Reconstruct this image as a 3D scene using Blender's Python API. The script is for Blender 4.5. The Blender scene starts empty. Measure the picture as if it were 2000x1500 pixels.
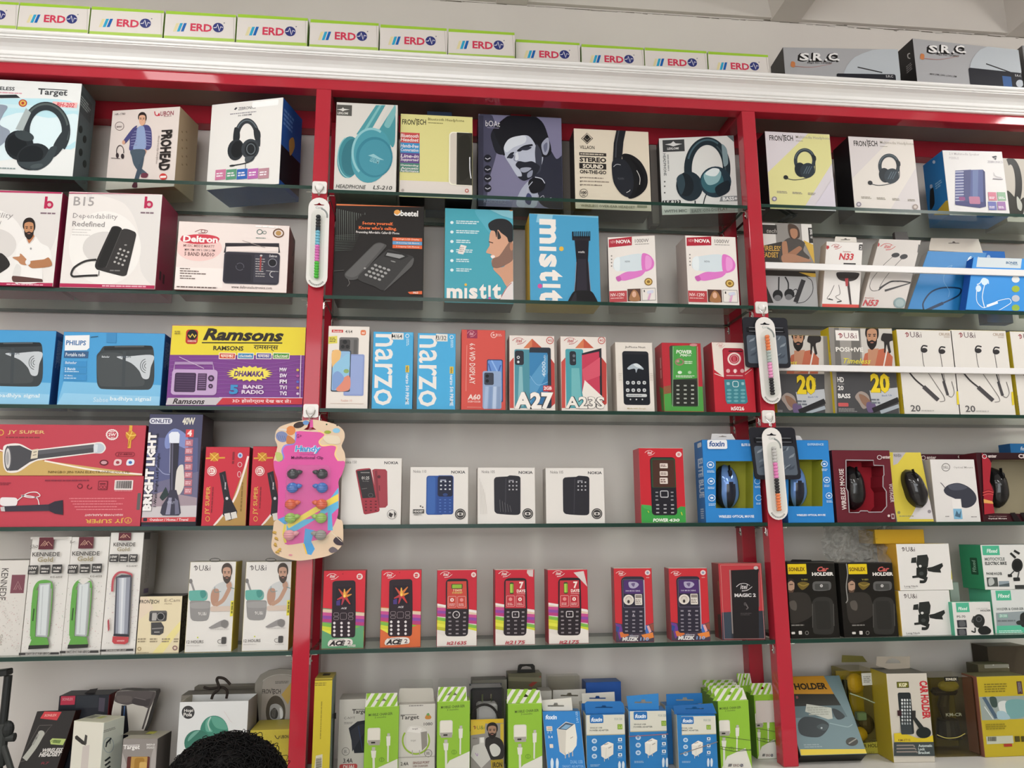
import bpy, bmesh, math, random
from mathutils import Vector, Matrix, noise
from mathutils.geometry import tessellate_polygon

scene = bpy.context.scene
COL = scene.collection
random.seed(7)

# ------------------------------------------------------------------ camera
FOC = 1537.2            # focal length in pixels of the 2000 px wide frame
CAM = Vector((0.2441, -1.6693, 1.5))
YAW, PITCH, ROLL = 0.107898, 0.182416, -0.00627
_f = Vector((math.sin(YAW)*math.cos(PITCH), math.cos(YAW)*math.cos(PITCH), math.sin(PITCH)))
_r = Vector((math.cos(YAW), -math.sin(YAW), 0))
_u = _r.cross(_f)
RGT = math.cos(ROLL)*_r + math.sin(ROLL)*_u
UPV = -math.sin(ROLL)*_r + math.cos(ROLL)*_u
FWD = _f
cam_data = bpy.data.cameras.new('camera')
cam = bpy.data.objects.new('camera', cam_data)
COL.objects.link(cam)
cam_data.sensor_fit = 'HORIZONTAL'
cam_data.sensor_width = 36.0
cam_data.lens = FOC/2000*36.0
cam_data.clip_start = 0.01
cam.matrix_world = Matrix(((RGT.x, UPV.x, -FWD.x, CAM.x), (RGT.y, UPV.y, -FWD.y, CAM.y),
                           (RGT.z, UPV.z, -FWD.z, CAM.z),(0,0,0,1)))
scene.camera = cam

# ------------------------------------------------------------------ light and exposure
vs = scene.view_settings
vs.view_transform = 'Standard'
vs.look = 'None'
vs.exposure = -0.05
vs.gamma = 1.0
vs.use_curve_mapping = False
world = bpy.data.worlds.new('daylight')
scene.world = world
world.use_nodes = True
bg = world.node_tree.nodes['Background']
bg.inputs[0].default_value = (0.965, 0.98, 1.0, 1)
bg.inputs[1].default_value = 3.9
scene.cycles.max_bounces = 7
scene.cycles.diffuse_bounces = 3
scene.cycles.glossy_bounces = 3
scene.cycles.transparent_max_bounces = 24
scene.cycles.use_denoising = True
scene.cycles.caustics_reflective = False
scene.cycles.caustics_refractive = False

LAMPS = [(-0.46,-0.95,0.17,1.2,9.0),(2.16,-0.95,0.2,1.2,24.0),(0.3,-2.3,0.3,1.2,14.0),(-1.5,-2.6,0.3,1.2,8.0)]  # the last two are fill lights, added out of view for frontal light

# ------------------------------------------------------------------ materials
def lin(c):
    c = c/255.0
    return c/12.92 if c <= 0.04045 else ((c+0.055)/1.055)**2.4

def rgb(h):
    h = h.lstrip('#')
    if len(h) == 3:
        h = ''.join(ch*2 for ch in h)
    return tuple(lin(int(h[i:i+2], 16)) for i in (0, 2, 4))

_MATS = {}
def ink(h, rough=0.4, metal=0.0,spec=0.18):
    key = (h, rough, metal, spec)
    if key not in _MATS:
        m = bpy.data.materials.new('print_'+h)
        m.use_nodes = True
        b = m.node_tree.nodes['Principled BSDF']
        b.inputs['Base Color'].default_value = (*rgb(h), 1)
        b.inputs['Roughness'].default_value = rough
        b.inputs['Metallic'].default_value = metal
        b.inputs['Specular IOR Level'].default_value = spec
        _MATS[key] = m
    return _MATS[key]

def M(c):
    return ink(c) if isinstance(c, str) else c

def noisy(name, c1, c2,scale, rough, bump=0.0,spec=0.3,stretch=(1,1,1), detail=6):
    m = bpy.data.materials.new(name)
    m.use_nodes = True
    nt = m.node_tree
    b = nt.nodes['Principled BSDF']
    tc = nt.nodes.new('ShaderNodeTexCoord')
    mp = nt.nodes.new('ShaderNodeMapping')
    mp.inputs['Scale'].default_value = stretch
    nz = nt.nodes.new('ShaderNodeTexNoise')
    nz.inputs['Scale'].default_value = scale
    nz.inputs['Detail'].default_value = detail
    cr = nt.nodes.new('ShaderNodeValToRGB')
    cr.color_ramp.elements[0].color = (*rgb(c1), 1)
    cr.color_ramp.elements[1].color = (*rgb(c2), 1)
    cr.color_ramp.elements[0].position = 0.3
    cr.color_ramp.elements[1].position = 0.7
    nt.links.new(tc.outputs['Object'], mp.inputs['Vector'])
    nt.links.new(mp.outputs['Vector'], nz.inputs['Vector'])
    nt.links.new(nz.outputs['Fac'], cr.inputs['Fac'])
    nt.links.new(cr.outputs['Color'], b.inputs['Base Color'])
    b.inputs['Roughness'].default_value = rough
    b.inputs['Specular IOR Level'].default_value = spec
    if bump:
        bp = nt.nodes.new('ShaderNodeBump')
        bp.inputs['Strength'].default_value = bump
        bp.inputs['Distance'].default_value = 0.004
        nt.links.new(nz.outputs['Fac'], bp.inputs['Height'])
        nt.links.new(bp.outputs['Normal'], b.inputs['Normal'])
    return m

def clear(name, tint, gloss=1.0,rough=0.03, ior=1.45,bump=0.0, haze=0.0):
    """thin clear sheet: see-through with a fresnel reflection"""
    m = bpy.data.materials.new(name)
    m.use_nodes = True
    nt = m.node_tree
    for n in list(nt.nodes):
        if n.type != 'OUTPUT_MATERIAL':
            nt.nodes.remove(n)
    out = nt.nodes['Material Output']
    tr = nt.nodes.new('ShaderNodeBsdfTransparent')
    tr.inputs[0].default_value = (*rgb(tint), 1)
    gl = nt.nodes.new('ShaderNodeBsdfGlossy')
    gl.inputs['Roughness'].default_value = rough
    fr = nt.nodes.new('ShaderNodeFresnel')
    fr.inputs[0].default_value = ior
    mu = nt.nodes.new('ShaderNodeMath')
    mu.operation = 'MULTIPLY'
    mu.inputs[1].default_value = gloss
    mu.use_clamp = True
    mx = nt.nodes.new('ShaderNodeMixShader')
    nt.links.new(fr.outputs[0], mu.inputs[0])
    ge = nt.nodes.new('ShaderNodeNewGeometry')
    iv = nt.nodes.new('ShaderNodeMath')
    iv.operation = 'SUBTRACT'
    iv.inputs[0].default_value = 1.0
    nt.links.new(ge.outputs['Backfacing'], iv.inputs[1])
    m2 = nt.nodes.new('ShaderNodeMath')
    m2.operation = 'MULTIPLY'
    nt.links.new(mu.outputs[0], m2.inputs[0])
    nt.links.new(iv.outputs[0], m2.inputs[1])
    nt.links.new(m2.outputs[0], mx.inputs[0])
    nt.links.new(tr.outputs[0], mx.inputs[1])
    nt.links.new(gl.outputs[0], mx.inputs[2])
    nt.links.new(mx.outputs[0], out.inputs[0])
    if haze:
        df = nt.nodes.new('ShaderNodeBsdfDiffuse')
        df.inputs[0].default_value = (0.85, 0.85, 0.83, 1)
        mh = nt.nodes.new('ShaderNodeMixShader')
        mh.inputs[0].default_value = haze
        nt.links.new(mx.outputs[0], mh.inputs[1])
        nt.links.new(df.outputs[0], mh.inputs[2])
        nt.links.new(mh.outputs[0], out.inputs[0])
    if bump:
        nz = nt.nodes.new('ShaderNodeTexNoise')
        nz.inputs['Scale'].default_value = 60
        bp = nt.nodes.new('ShaderNodeBump')
        bp.inputs['Strength'].default_value = bump
        bp.inputs['Distance'].default_value = 0.01
        nt.links.new(nz.outputs['Fac'], bp.inputs['Height'])
        nt.links.new(bp.outputs['Normal'], gl.inputs['Normal'])
        nt.links.new(bp.outputs['Normal'], fr.inputs['Normal'])
    return m

RED = ink('b22d3b',0.07,0.0,0.4)
WALLM = noisy('wall_paint', 'd8d1ca', 'dfd9d1', 3.0, 0.55)
CEILM = noisy('ceiling_paint', 'd3ccc4', 'dcd6ce', 2.0, 0.7)
CORN = noisy('cornice_paint', 'e9e8e5', 'f0efec', 6.0, 0.3, 0.0, 0.5)
PLY = noisy('grey_board', '8d8279', '988e84', 5.0, 0.5)
GLASS_FACE = clear('shelf_glass', 'f0f7f3',1.0,0.02,1.5)
GLASS_EDGE = ink('1f3a31',0.25,0.0,0.22)
METAL = ink('b9b6b0', 0.22, 1.0)
CHROME = ink('d5d2cc', 0.12, 1.0)
PLASTIC_CLEAR = clear('clear_plastic', 'fbfcfb', 0.4, 0.04, 1.45)
PLASTIC_BUBBLE = clear('clear_bubble', 'f2f3f2', 1.6, 0.05, 1.5, 0.15)

# ------------------------------------------------------------------ meshes
class MB:
    def __init__(self):
        self.v = []; self.f = []; self.mi = []; self.mats = []
    def slot(self, m):
        m = M(m)
        if m not in self.mats:
            self.mats.append(m)
        return self.mats.index(m)
    def add(self, vs_, fs, m):
        n = len(self.v); s = self.slot(m)
        self.v += [tuple(p) for p in vs_]
        for f in fs:
            self.f.append([i+n for i in f]); self.mi.append(s)
    def box(self, a, b, m, ch=0.0):
        bm = bmesh.new()
        bmesh.ops.create_cube(bm, size=1)
        for v in bm.verts:
            v.co = Vector(((a[i]+b[i])/2 + v.co[i]*(b[i]-a[i]) for i in range(3)))
        if ch:
            bmesh.ops.bevel(bm, geom=bm.edges[:], offset=ch, segments=1, affect='EDGES')
        bm.verts.index_update()
        self.add([v.co[:] for v in bm.verts], [[v.index for v in f.verts] for f in bm.faces], m)
        bm.free()
    def tube(self, pts, r, m, n=8, cap=True):
        pts = [Vector(p) for p in pts]
        rs = r if isinstance(r, (list, tuple)) else [r]*len(pts)
        vs_, fs = [], []
        prev = None
        for i, p in enumerate(pts):
            t = (pts[min(i+1, len(pts)-1)]-pts[max(i-1, 0)]).normalized()
            if prev is None:
                a = Vector((0, 0, 1)) if abs(t.z) < 0.9 else Vector((1, 0, 0))
                s = t.cross(a).normalized()
            else:
                s = (prev - t*prev.dot(t)).normalized()
            prev = s
            b = t.cross(s)
            for k in range(n):
                an = 2*math.pi*k/n
                vs_.append(p + rs[i]*(math.cos(an)*s+math.sin(an)*b))
        for i in range(len(pts)-1):
            for k in range(n):
                fs.append([i*n+k, i*n+(k+1) % n, (i+1)*n+(k+1) % n, (i+1)*n+k])
        if cap:
            fs.append(list(range(n))[::-1]); fs.append([(len(pts)-1)*n+k for k in range(n)])
        self.add(vs_, fs, m)
    def ball(self, c, r, m, seg=16,ring=10):
        r = r if isinstance(r, (list, tuple)) else (r, r, r)
        vs_, fs = [], []
        for j in range(ring+1):
            th = math.pi*j/ring
            for k in range(seg):
                ph = 2*math.pi*k/seg
                vs_.append((c[0]+r[0]*math.sin(th)*math.cos(ph), c[1]+r[1]*math.sin(th)*math.sin(ph), c[2]+r[2]*math.cos(th)))
        for j in range(ring):
            for k in range(seg):
                fs.append([j*seg+k, (j+1)*seg+k, (j+1)*seg+(k+1) % seg, j*seg+(k+1) % seg])
        self.add(vs_, fs, m)
    def prism(self, pts2, y0, y1, m, hole=None, side=None):
        """plate whose outline lies in the local x-z plane, from depth y0 to y1"""
        loops = [[Vector((p[0], p[1], 0)) for p in pts2]]
        if hole:
            loops.append([Vector((p[0], p[1], 0)) for p in hole])
        tris = tessellate_polygon(loops)
        flat = [p for l in loops for p in l]
        self.add([(p.x, y0, p.y) for p in flat], [list(t) for t in tris], m)
        self.add([(p.x, y1, p.y) for p in flat], [list(t)[::-1] for t in tris], m)
        for l in loops:
            n = len(l)
            self.add([(p.x, y0, p.y) for p in l]+[(p.x, y1, p.y) for p in l],
                     [[i, (i+1) % n, n+(i+1) % n, n+i] for i in range(n)], side or m)
    def build(self, name, parent=None, smooth=False):
        me = bpy.data.meshes.new(name)
        me.from_pydata(self.v, [], self.f)
        for m in self.mats:
            me.materials.append(m)
        me.polygons.foreach_set('material_index', self.mi)
        if smooth:
            me.polygons.foreach_set('use_smooth', [True]*len(self.f))
        me.update()
        o = bpy.data.objects.new(name, me)
        COL.objects.link(o)
        if parent:
            o.parent = parent
        return o

def tag(o, label=None, cat=None, group=None, kind=None):
    if label: o['label'] = label
    if cat: o['category'] = cat
    if group: o['group'] = group
    if kind: o['kind'] = kind
    return o

def empty(name, loc=(0,0,0)):
    o = bpy.data.objects.new(name, None)
    o.empty_display_size = 0.02
    o.location = loc
    COL.objects.link(o)
    return o

def one(name, parent, fn, smooth=False, label=None):
    b = MB(); fn(b)
    o = b.build(name, parent, smooth)
    if label: o['label'] = label
    return o

# ------------------------------------------------------------------ picture points to places
CX, CY, CS = 0.0, 0.0, 1.0
def crop(x, y, s):
    global CX, CY, CS
    CX, CY, CS = x, y, s
def ray(p):
    x = CX+p[0]/CS; y = CY+p[1]/CS
    return FWD + RGT*((x-1000)/FOC) - UPV*((y-750)/FOC)
def hit(p, o, n):
    d = ray(p)
    return CAM + d*((o-CAM).dot(n)/d.dot(n))
def at_y(p, y):
    return hit(p, Vector((0, y, 0)), Vector((0, 1, 0)))
def at_z(p, z):
    return hit(p, Vector((0, 0, z)), Vector((0, 0, 1)))

# ------------------------------------------------------------------ the room
def struct(name, fn, smooth=False):
    o = one(name, None, fn, smooth)
    o['kind'] = 'structure'
    return o
WALL_Y = 0.186
ZC = 2.866
struct('floor', lambda b: b.box((-2.6, -4.5, -0.1), (3.4, 0.4, 0), noisy('floor_tile', 'b5afa6', 'c0bab1', 4, 0.35)))
struct('wall_back', lambda b: b.box((-2.6, WALL_Y, 0), (3.4, 0.4, 3.05), WALLM))
struct('wall_left', lambda b: b.box((-2.75, -4.5, 0), (-2.6, 0.4, 3.05), WALLM))
struct('front_light_blocker', lambda b: (b.box((-2.6, -4.6, 0), (0.95, -4.5, 0.7), WALLM), b.box((0.95, -4.6, 0), (3.4, -4.5, 2.95), WALLM)))  # unseen wall, added to hold back daylight low down and on the right
struct('wall_right', lambda b: b.box((3.4, -4.5, 0), (3.55, 0.4, 3.05), WALLM))
def ceiling_mesh(b):
    b.box((-2.6, -4.5, 2.95), (3.4, WALL_Y, 3.05), CEILM)
    # ribs running away from the wall, with sloping sides, and a ledge along the wall
    for x in (-2.32,-1.63,-0.94,-0.25,0.45,1.205,1.9,2.6):
        vs_ = []
        for y in (-4.5, WALL_Y):
            vs_ += [(x-0.085, y, 2.951), (x-0.04, y, ZC), (x+0.04, y, ZC), (x+0.085, y, 2.951)]
        b.add(vs_, [[0, 1, 5, 4], [1, 2, 6, 5], [2, 3, 7, 6], [0, 3, 2, 1], [4, 5, 6, 7]], CEILM)
    vs_ = []
    for x in (-2.6,3.4):
        vs_ += [(x, WALL_Y, 2.951), (x, WALL_Y, ZC+0.003), (x, WALL_Y-0.012, ZC+0.003), (x, WALL_Y-0.06, 2.951)]
    b.add(vs_, [[0, 1, 5, 4], [1, 2, 6, 5], [2, 3, 7, 6]], CEILM)
struct('ceiling', ceiling_mesh)
def crack_mesh(b):
    rr = random.Random(4)
    x = -0.2
    dk = ink('5d5548', 0.8)
    while x < 1.95:
        ln = rr.uniform(0.008, 0.05)
        w = rr.uniform(0.0006, 0.0018) * (1.4 if x > 1.1 else 0.7)
        z = ZC-0.002+rr.uniform(-0.003, 0.002) * (1.4 if x > 1.1 else 0.5)
        b.add([(x, WALL_Y-0.0004, z), (x+ln, WALL_Y-0.0004, z+rr.uniform(-0.001, 0.001)),
               (x+ln*0.9, WALL_Y-0.0004, z+w),(x+ln*0.1, WALL_Y-0.0004, z+w)],[[0,1,2,3]], dk)
        x += ln*rr.uniform(0.6, 1.2)
    b.add([(-2.55, WALL_Y-0.0003, ZC-0.001), (3.35, WALL_Y-0.0003, ZC-0.001), (3.35, WALL_Y-0.0003, ZC), (-2.55, WALL_Y-0.0003, ZC)], [[0, 1, 2, 3]], ink('7c7468', 0.8))
struct('trim_1', crack_mesh)
for i, (lx, ly, lw, ll, lp) in enumerate(LAMPS):
    t = empty('ceiling_lamp', (lx, ly, 2.866))
    one('lamp_housing', t, lambda b: b.box((-lw/2-0.01, -ll/2-0.01, -0.085), (lw/2+0.01, ll/2+0.01, -0.06), ink('dddddd'), 0.004))
    one('mounting_plate', t, lambda b: b.box((-0.05, -0.3, -0.06), (0.05, 0.3, 0.085), ink('c8c8c8'), 0.003))
    em = bpy.data.materials.new('lit_diffuser')
    em.use_nodes = True
    pb = em.node_tree.nodes['Principled BSDF']
    pb.inputs['Base Color'].default_value = (0.8, 0.8, 0.8, 1)
    pb.inputs['Emission Color'].default_value = (1.0, 0.985, 0.965, 1)
    pb.inputs['Emission Strength'].default_value = lp
    one('diffuser', t, lambda b: b.box((-lw/2, -ll/2, -0.13), (lw/2, ll/2, -0.0852), em, 0.006))
    tag(t, ['white ceiling batten lamp above the left shelves', 'white ceiling batten lamp above the right shelves',
            'wide white fill lamp added on the ceiling behind the viewer', 'wide white fill lamp added on the ceiling near the left wall'][i], 'lamp', 'ceiling lamps')

# ------------------------------------------------------------------ the shelving
ZS = {1: (2.2461, 2.2392, 2.2449), 2: (1.9974, 1.9959, 1.9972), 3: (1.7508, 1.7488, 1.7490),
      4: (1.5061, 1.5071, 1.5058), 5: (1.2607, 1.2616, 1.2618)}
GT = 0.004
ZCTR = 1.014
PW = 0.0165
def ztop(row, bay):
    return ZCTR if row == 6 else ZS[row][bay]+GT
frame = empty('display_shelving', (0.5, 0, ZCTR))
tag(frame, 'red painted display shelving frame with white cornice along the wall', 'shelving')
def fpart(name, a, b_, m=RED, label=None, ch=0.0012):
    o = one(name, frame, lambda b: b.box([a[0]-0.5, a[1], a[2]-ZCTR], [b_[0]-0.5, b_[1], b_[2]-ZCTR], m, ch))
    if label: o['label'] = label
    return o
for px in (-1.0,0.0,1.0,2.0):
    fpart('front_post', (px-PW, 0, ZCTR), (px+PW, 0.033, 2.484))
    fpart('rear_post', (px-PW, 0.15, ZCTR), (px+PW, WALL_Y-0.0005, 2.466))
    fpart('side_rail', (px-PW, 0.0332, 2.484), (px+PW, 0.1498, 2.512))
fpart('front_rail', (-1.0165, 0, 2.4842), (2.0165, 0.033, 2.5125))
fpart('rear_rail', (-1.0165, 0.15, 2.4662), (2.0165, WALL_Y-0.0005, 2.5125))
fpart('top_panel', (-1.0165, 0.0, 2.5127), (2.0165, WALL_Y-0.0005, 2.5297), PLY, 'grey top board')
def cornice_mesh(b):
    prof = [(0.0, 2.5085), (-0.006, 2.5085), (-0.008, 2.511), (-0.008, 2.5135), (-0.011, 2.514), (-0.012, 2.5175), (-0.0105, 2.519),
            (-0.0135,2.5205),(-0.0145,2.5225),(-0.016,2.528),(-0.0205,2.534),(-0.027,2.5395),(-0.035,2.543),(-0.037,2.5438),
            (-0.037,2.546),(-0.040,2.5465),(-0.041,2.5495),(-0.0395,2.551),(-0.043,2.552),(-0.045,2.5545),(-0.045,2.558),(-0.043,2.5605),(0.012,2.5605),(0.012,2.53),(0.0,2.53)]
    n = len(prof); vs_ = []
    for x in (-1.05,2.05):
        vs_ += [(x-0.5, p[0], p[1]-ZCTR) for p in prof]
    b.add(vs_, [[i, (i+1) % n, n+(i+1) % n, n+i] for i in range(n)] + [list(range(n))[::-1], [n+i for i in range(n)]], CORN)
co = one('cornice', frame, cornice_mesh)
co['label'] = 'white moulded cornice'
one('top_shelf', frame, lambda b: b.box((-1.516, 0.0122, 2.5299-ZCTR), (1.516, WALL_Y-0.0005, 2.548-ZCTR), ink('d8d4ca')))
# glass shelves and their clips
ORD = ['topmost', 'second', 'third', 'fourth', 'lowest']
BAYN = ['left', 'middle', 'right']
for row in range(1,6):
    for bay in range(3):
        z = ZS[row][bay]
        b = MB()
        x0, x1 = bay-1+PW+0.001, bay-PW-0.001
        a = (x0, 0.0012, z-GT); c = (x1, 0.172, z+GT)
        vs_ = [(x, y, zz) for x in (a[0], c[0]) for y in (a[1], c[1]) for zz in (a[2], c[2])]
        b.add(vs_, [[1, 5, 7, 3], [0, 2, 6, 4]], GLASS_FACE)
        b.add(vs_, [[0, 4, 5, 1], [2, 3, 7, 6], [0, 1, 3, 2], [4, 6, 7, 5]], GLASS_EDGE)
        cx = (x0+x1)/2
        b.v = [(v[0]-cx, v[1], v[2]-z) for v in b.v]
        o = b.build('glass_shelf'); o.location = (cx, 0, z)
        tag(o, '%s clear glass shelf in the %s bay of the red frame' % (ORD[row-1], BAYN[bay]), 'shelf', 'glass shelves')
        for s, x in ((1,bay-1+PW),(-1,bay-PW)):
            for y in (0.012,0.155):
                b = MB()
                X = x-0.5; Z = z-GT-ZCTR-0.0008
                b.tube([(X+s*0.0012, y, Z-0.016), (X+s*0.0012, y, Z-0.003), (X+s*0.004, y, Z-0.0012), (X+s*0.014, y, Z-0.0012)], 0.0011, METAL, 6)
                b.box((X+min(0, s*0.0016), y-0.003, Z-0.02), (X+max(0, s*0.0016), y+0.003, Z-0.006), METAL)
                b.ball((X+s*0.003, y, Z-0.013), 0.0022, METAL, 8, 6)
                b.build('shelf_clip', frame)
# counter under the shelving
ct = empty('counter', (0.5, -0.1, 0))
tag(ct, 'white topped counter under the red shelving frame', 'counter')
CTM = noisy('white_laminate', 'd3d1cb', 'dcdad4', 5, 0.3, 0, 0.5)
one('worktop', ct, lambda b: b.box((-1.6, -0.19, ZCTR-0.03), (1.6, 0.2855, ZCTR-0.0003), CTM, 0.003))
for k in range(4):
    one('door', ct, lambda b: b.box((-1.55+k*0.775+0.004, -0.152, 0.1), (-1.55+(k+1)*0.775-0.004, -0.132, ZCTR-0.034), RED, 0.002))
one('cabinet_body', ct, lambda b: b.box((-1.56, -0.13, 0.0), (1.56, 0.285, ZCTR-0.031), CTM))
# ------------------------------------------------------------------ printed boxes
_TXT = {}
def text_mesh(s, bold, shear, res=2):
    key = (s, bold, shear)
    if key not in _TXT:
        c = bpy.data.curves.new('t', 'FONT')
        c.body = s
        c.resolution_u = res if len(s) < 12 else 1
        c.offset = bold*0.016
        c.shear = shear
        o = bpy.data.objects.new('t', c)
        COL.objects.link(o)
        dg = bpy.context.evaluated_depsgraph_get()
        e = o.evaluated_get(dg)
        me = e.to_mesh()
        vs_ = [(v.co.x, v.co.y) for v in me.vertices]
        fs = [list(p.vertices) for p in me.polygons]
        e.to_mesh_clear()
        bpy.data.objects.remove(o); bpy.data.curves.remove(c)
        xs = [v[0] for v in vs_]; ys = [v[1] for v in vs_]
        x0, x1, y0, y1 = min(xs), max(xs), min(ys), max(ys)
        _TXT[key] = ([((x-x0)/(x1-x0), (y-y0)/(y1-y0)) for x, y in vs_], fs)
    return _TXT[key]

EPS = 0.00004
CUR = None
class Bx:
    """an upright carton: local x along its front, y into the shelf, z up; front face at local y = 0"""
    def __init__(s, name, label, cat, tl, tr, br, bl, z, y=None, yr=None, d=0.08, c='e2dfda', side=None, left=None, right=None, top=None,
                 lean=0, group=None, ch=0.0006, back=None, skew=False):
        global CUR
        if CUR: CUR.finish()
        CUR = s
        s.name, s.label, s.cat, s.group = name, label, cat, group
        P0 = at_z(bl, z) if y is None else at_y(bl, y)
        P1 = at_z(br, z) if y is None else at_y(br, y if yr is None else yr)
        if y is None and yr == 'flat':
            ym = (P0.y+P1.y)/2; P0 = at_y(bl, ym); P1 = at_y(br, ym)
        P0.z = P1.z = z
        U = (P1-P0); s.w = U.length; U.normalize()
        N = Vector((-U.y, U.x, 0))
        an = math.radians(lean)
        V = Vector((0, 0, 1))*math.cos(an) + N*math.sin(an)
        Nb = N*math.cos(an) - Vector((0, 0, 1))*math.sin(an)
        if lean > 0: P0 = P0 + Vector((0, 0, d*math.sin(an)))
        nn = U.cross(V)
        hl = (hit(tl, P0, nn)-P0).dot(V); hr = (hit(tr, P0, nn)-P0).dot(V)
        s.h = (hl+hr)/2; s.d = d; s.kx = 0.0
        if skew:
            al = (hit(tl, P0, nn)-P0).dot(U); ar = (hit(tr, P0, nn)-P0).dot(U)-s.w
            s.kx = (al+ar)/2/s.h
        s.O = P0+U*(s.w/2); s.U, s.V, s.N = U, V, Nb
        s.M = Matrix(((U.x, Nb.x, V.x, s.O.x), (U.y, Nb.y, V.y, s.O.y), (U.z, Nb.z, V.z, s.O.z), (0, 0, 0, 1)))
        s.body = MB(); s.mb = s.body; s.parts = []; s.k = 0
        side = side or c
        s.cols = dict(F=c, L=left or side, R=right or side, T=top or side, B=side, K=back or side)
        s.ch = ch
        if c: s._carton()
        s.face('F')
    def _carton(s):
        w, d, h, c = s.w/2, s.d, s.h, s.ch
        bm = bmesh.new()
        bmesh.ops.create_cube(bm, size=1)
        for v in bm.verts:
            v.co = Vector((v.co.x*2*w, v.co.y*d+d/2, v.co.z*h+h/2))
        if c: bmesh.ops.bevel(bm, geom=bm.edges[:], offset=c, segments=1, affect='EDGES')
        bm.normal_update(); bm.verts.index_update()
        for f in bm.faces:
            n = f.normal
            ax = max(range(3), key=lambda i: abs(n[i]))
            key = ('L', 'K', 'B')[ax] if n[ax] < 0 else ('R', 'K', 'T')[ax]
            if ax == 1: key = 'F' if n[1] < 0 else 'K'
            s.body.add([v.co[:] for v in f.verts], [list(range(len(f.verts)))], s.cols[key])
        bm.free()
    def face(s, key, off=0.0):
        w, d, h = s.w, s.d, s.h
        s.key = key
        X, Y, Z = Vector((1, 0, 0)), Vector((0, 1, 0)), Vector((0, 0, 1))
        o, u, v, n, fw, fh = {'F': ((-w/2, off, 0), X, Z, -Y, w, h), 'R': ((w/2+off, 0, 0), Y, Z, X, d, h), 'L': ((-w/2-off, d, 0), -Y, Z, -X, d, h),
                              'T': ((-w/2, 0, h+off), X, Y, Z, w, d), 'B': ((-w/2, d, -off), X, -Y, -Z, w, d)}[key]
        s.fo, s.fu, s.fv, s.fn, s.fw, s.fh = Vector(o), u, v, n, fw, fh
        R3 = s.M.to_3x3()
        s.wo, s.wn = s.M @ Vector(o), R3 @ n
        s.wu, s.wv = R3 @ u, R3 @ v
        s.k = 0
        s.clampf = True
    def uv(s, p, clamp=None):
        P = hit(p, s.wo, s.wn)-s.wo
        u, v = P.dot(s.wu), P.dot(s.wv)
        if s.kx and s.key == 'F': u -= s.kx*v
        if s.clampf if clamp is None else clamp:
            u = min(max(u, s.ch), s.fw-s.ch); v = min(max(v, s.ch), s.fh-s.ch)
        return u, v
    def put(s, uvs, faces, col):
        s.k += 1
        o = s.fo + s.fn*(EPS*(s.k+1))
        s.mb.add([o+s.fu*u+s.fv*v for u, v in uvs], faces, col)
    def part(s, name, label=None):
        mb = MB(); s.parts.append((name, mb, label)); s.mb = mb; s.k = 0
        return mb
    def base(s):
        s.mb = s.body
    def finish(s):
        global CUR
        CUR = None
        if s.kx:
            for mb in [s.body]+[p[1] for p in s.parts]:
                mb.v = [(v[0]+s.kx*v[2], v[1], v[2]) for v in mb.v]
        o = s.body.build(s.name)
        o.matrix_world = s.M
        tag(o, s.label, s.cat, s.group)
        for name, mb, label in s.parts:
            if mb.v:
                c = mb.build(name, o)
                if label: c['label'] = label
        s.o = o
        return o

def dup(b, label, tl, tr, br, bl, z, y=None, yr=None, lean=0):
    """a copy of a finished carton and its parts, standing in another place"""
    global CUR
    if CUR: CUR.finish()
    n = Bx('tmp', None, None, tl, tr, br, bl, z, y, yr, d=b.d, c=None, lean=lean)
    CUR = None
    o = b.o.copy(); COL.objects.link(o)
    o.matrix_world = n.M @ Matrix.Diagonal((n.w/b.w, 1, n.h/b.h, 1))
    o['label'] = label
    for c in b.o.children:
        k = c.copy(); COL.objects.link(k); k.parent = o
    n.o = o
    return n

def F(key, off=0.0): CUR.face(key, off)
def PART(name, label=None): return CUR.part(name, label)
def BASE(): CUR.base(); CUR.k = 60
def FREE(): CUR.clampf = False

def _span(x0, y0, x1, y1, clamp=None):
    xm, ym = (x0+x1)/2, (y0+y1)/2
    a, b = CUR.uv((x0, ym), clamp), CUR.uv((x1, ym), clamp)
    c, d = CUR.uv((xm, y0), clamp), CUR.uv((xm, y1), clamp)
    return (a[0]+b[0])/2, (c[1]+d[1])/2, abs(b[0]-a[0]), abs(c[1]-d[1])

def T(t, x0, y0, x1, y1, col, b=0, i=0,r=0,a=0):
    """text filling the box; r turns it (90 reads downwards, -90 upwards, 180 upside down), a tilts it"""
    cu, cv, w, h = _span(x0, y0, x1, y1)
    vs_, fs = text_mesh(t, b, i)
    if r in (90, -90): w, h = h, w
    an = math.radians(-r+a)
    ca, sa = math.cos(an), math.sin(an)
    uvs = []
    for x, y in vs_:
        X, Y = (x-0.5)*w, (y-0.5)*h
        uvs.append((cu+X*ca-Y*sa, cv+X*sa+Y*ca))
    CUR.put(uvs, fs, col)

def R(x0, y0, x1, y1, col, rad=0):
    cu, cv, w, h = _span(x0, y0, x1, y1)
    CUR.put(*_rr(cu, cv, w, h, rad*w/max(1e-6, abs(x1-x0))), col)

def _rr(cu, cv, w, h, r):
    r = min(r, w/2-1e-6, h/2-1e-6)
    if r <= 0:
        pts = [(cu-w/2, cv-h/2), (cu+w/2, cv-h/2), (cu+w/2, cv+h/2), (cu-w/2, cv+h/2)]
    else:
        pts = []
        for (sx, sy, a0) in ((1,1,0),(-1,1,90),(-1,-1,180),(1,-1,270)):
            for k in range(5):
                an = math.radians(a0+k*22.5)
                pts.append((cu+sx*(w/2-r)+r*math.cos(an), cv+sy*(h/2-r)+r*math.sin(an)))
    return pts, [list(range(len(pts)))]

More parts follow.
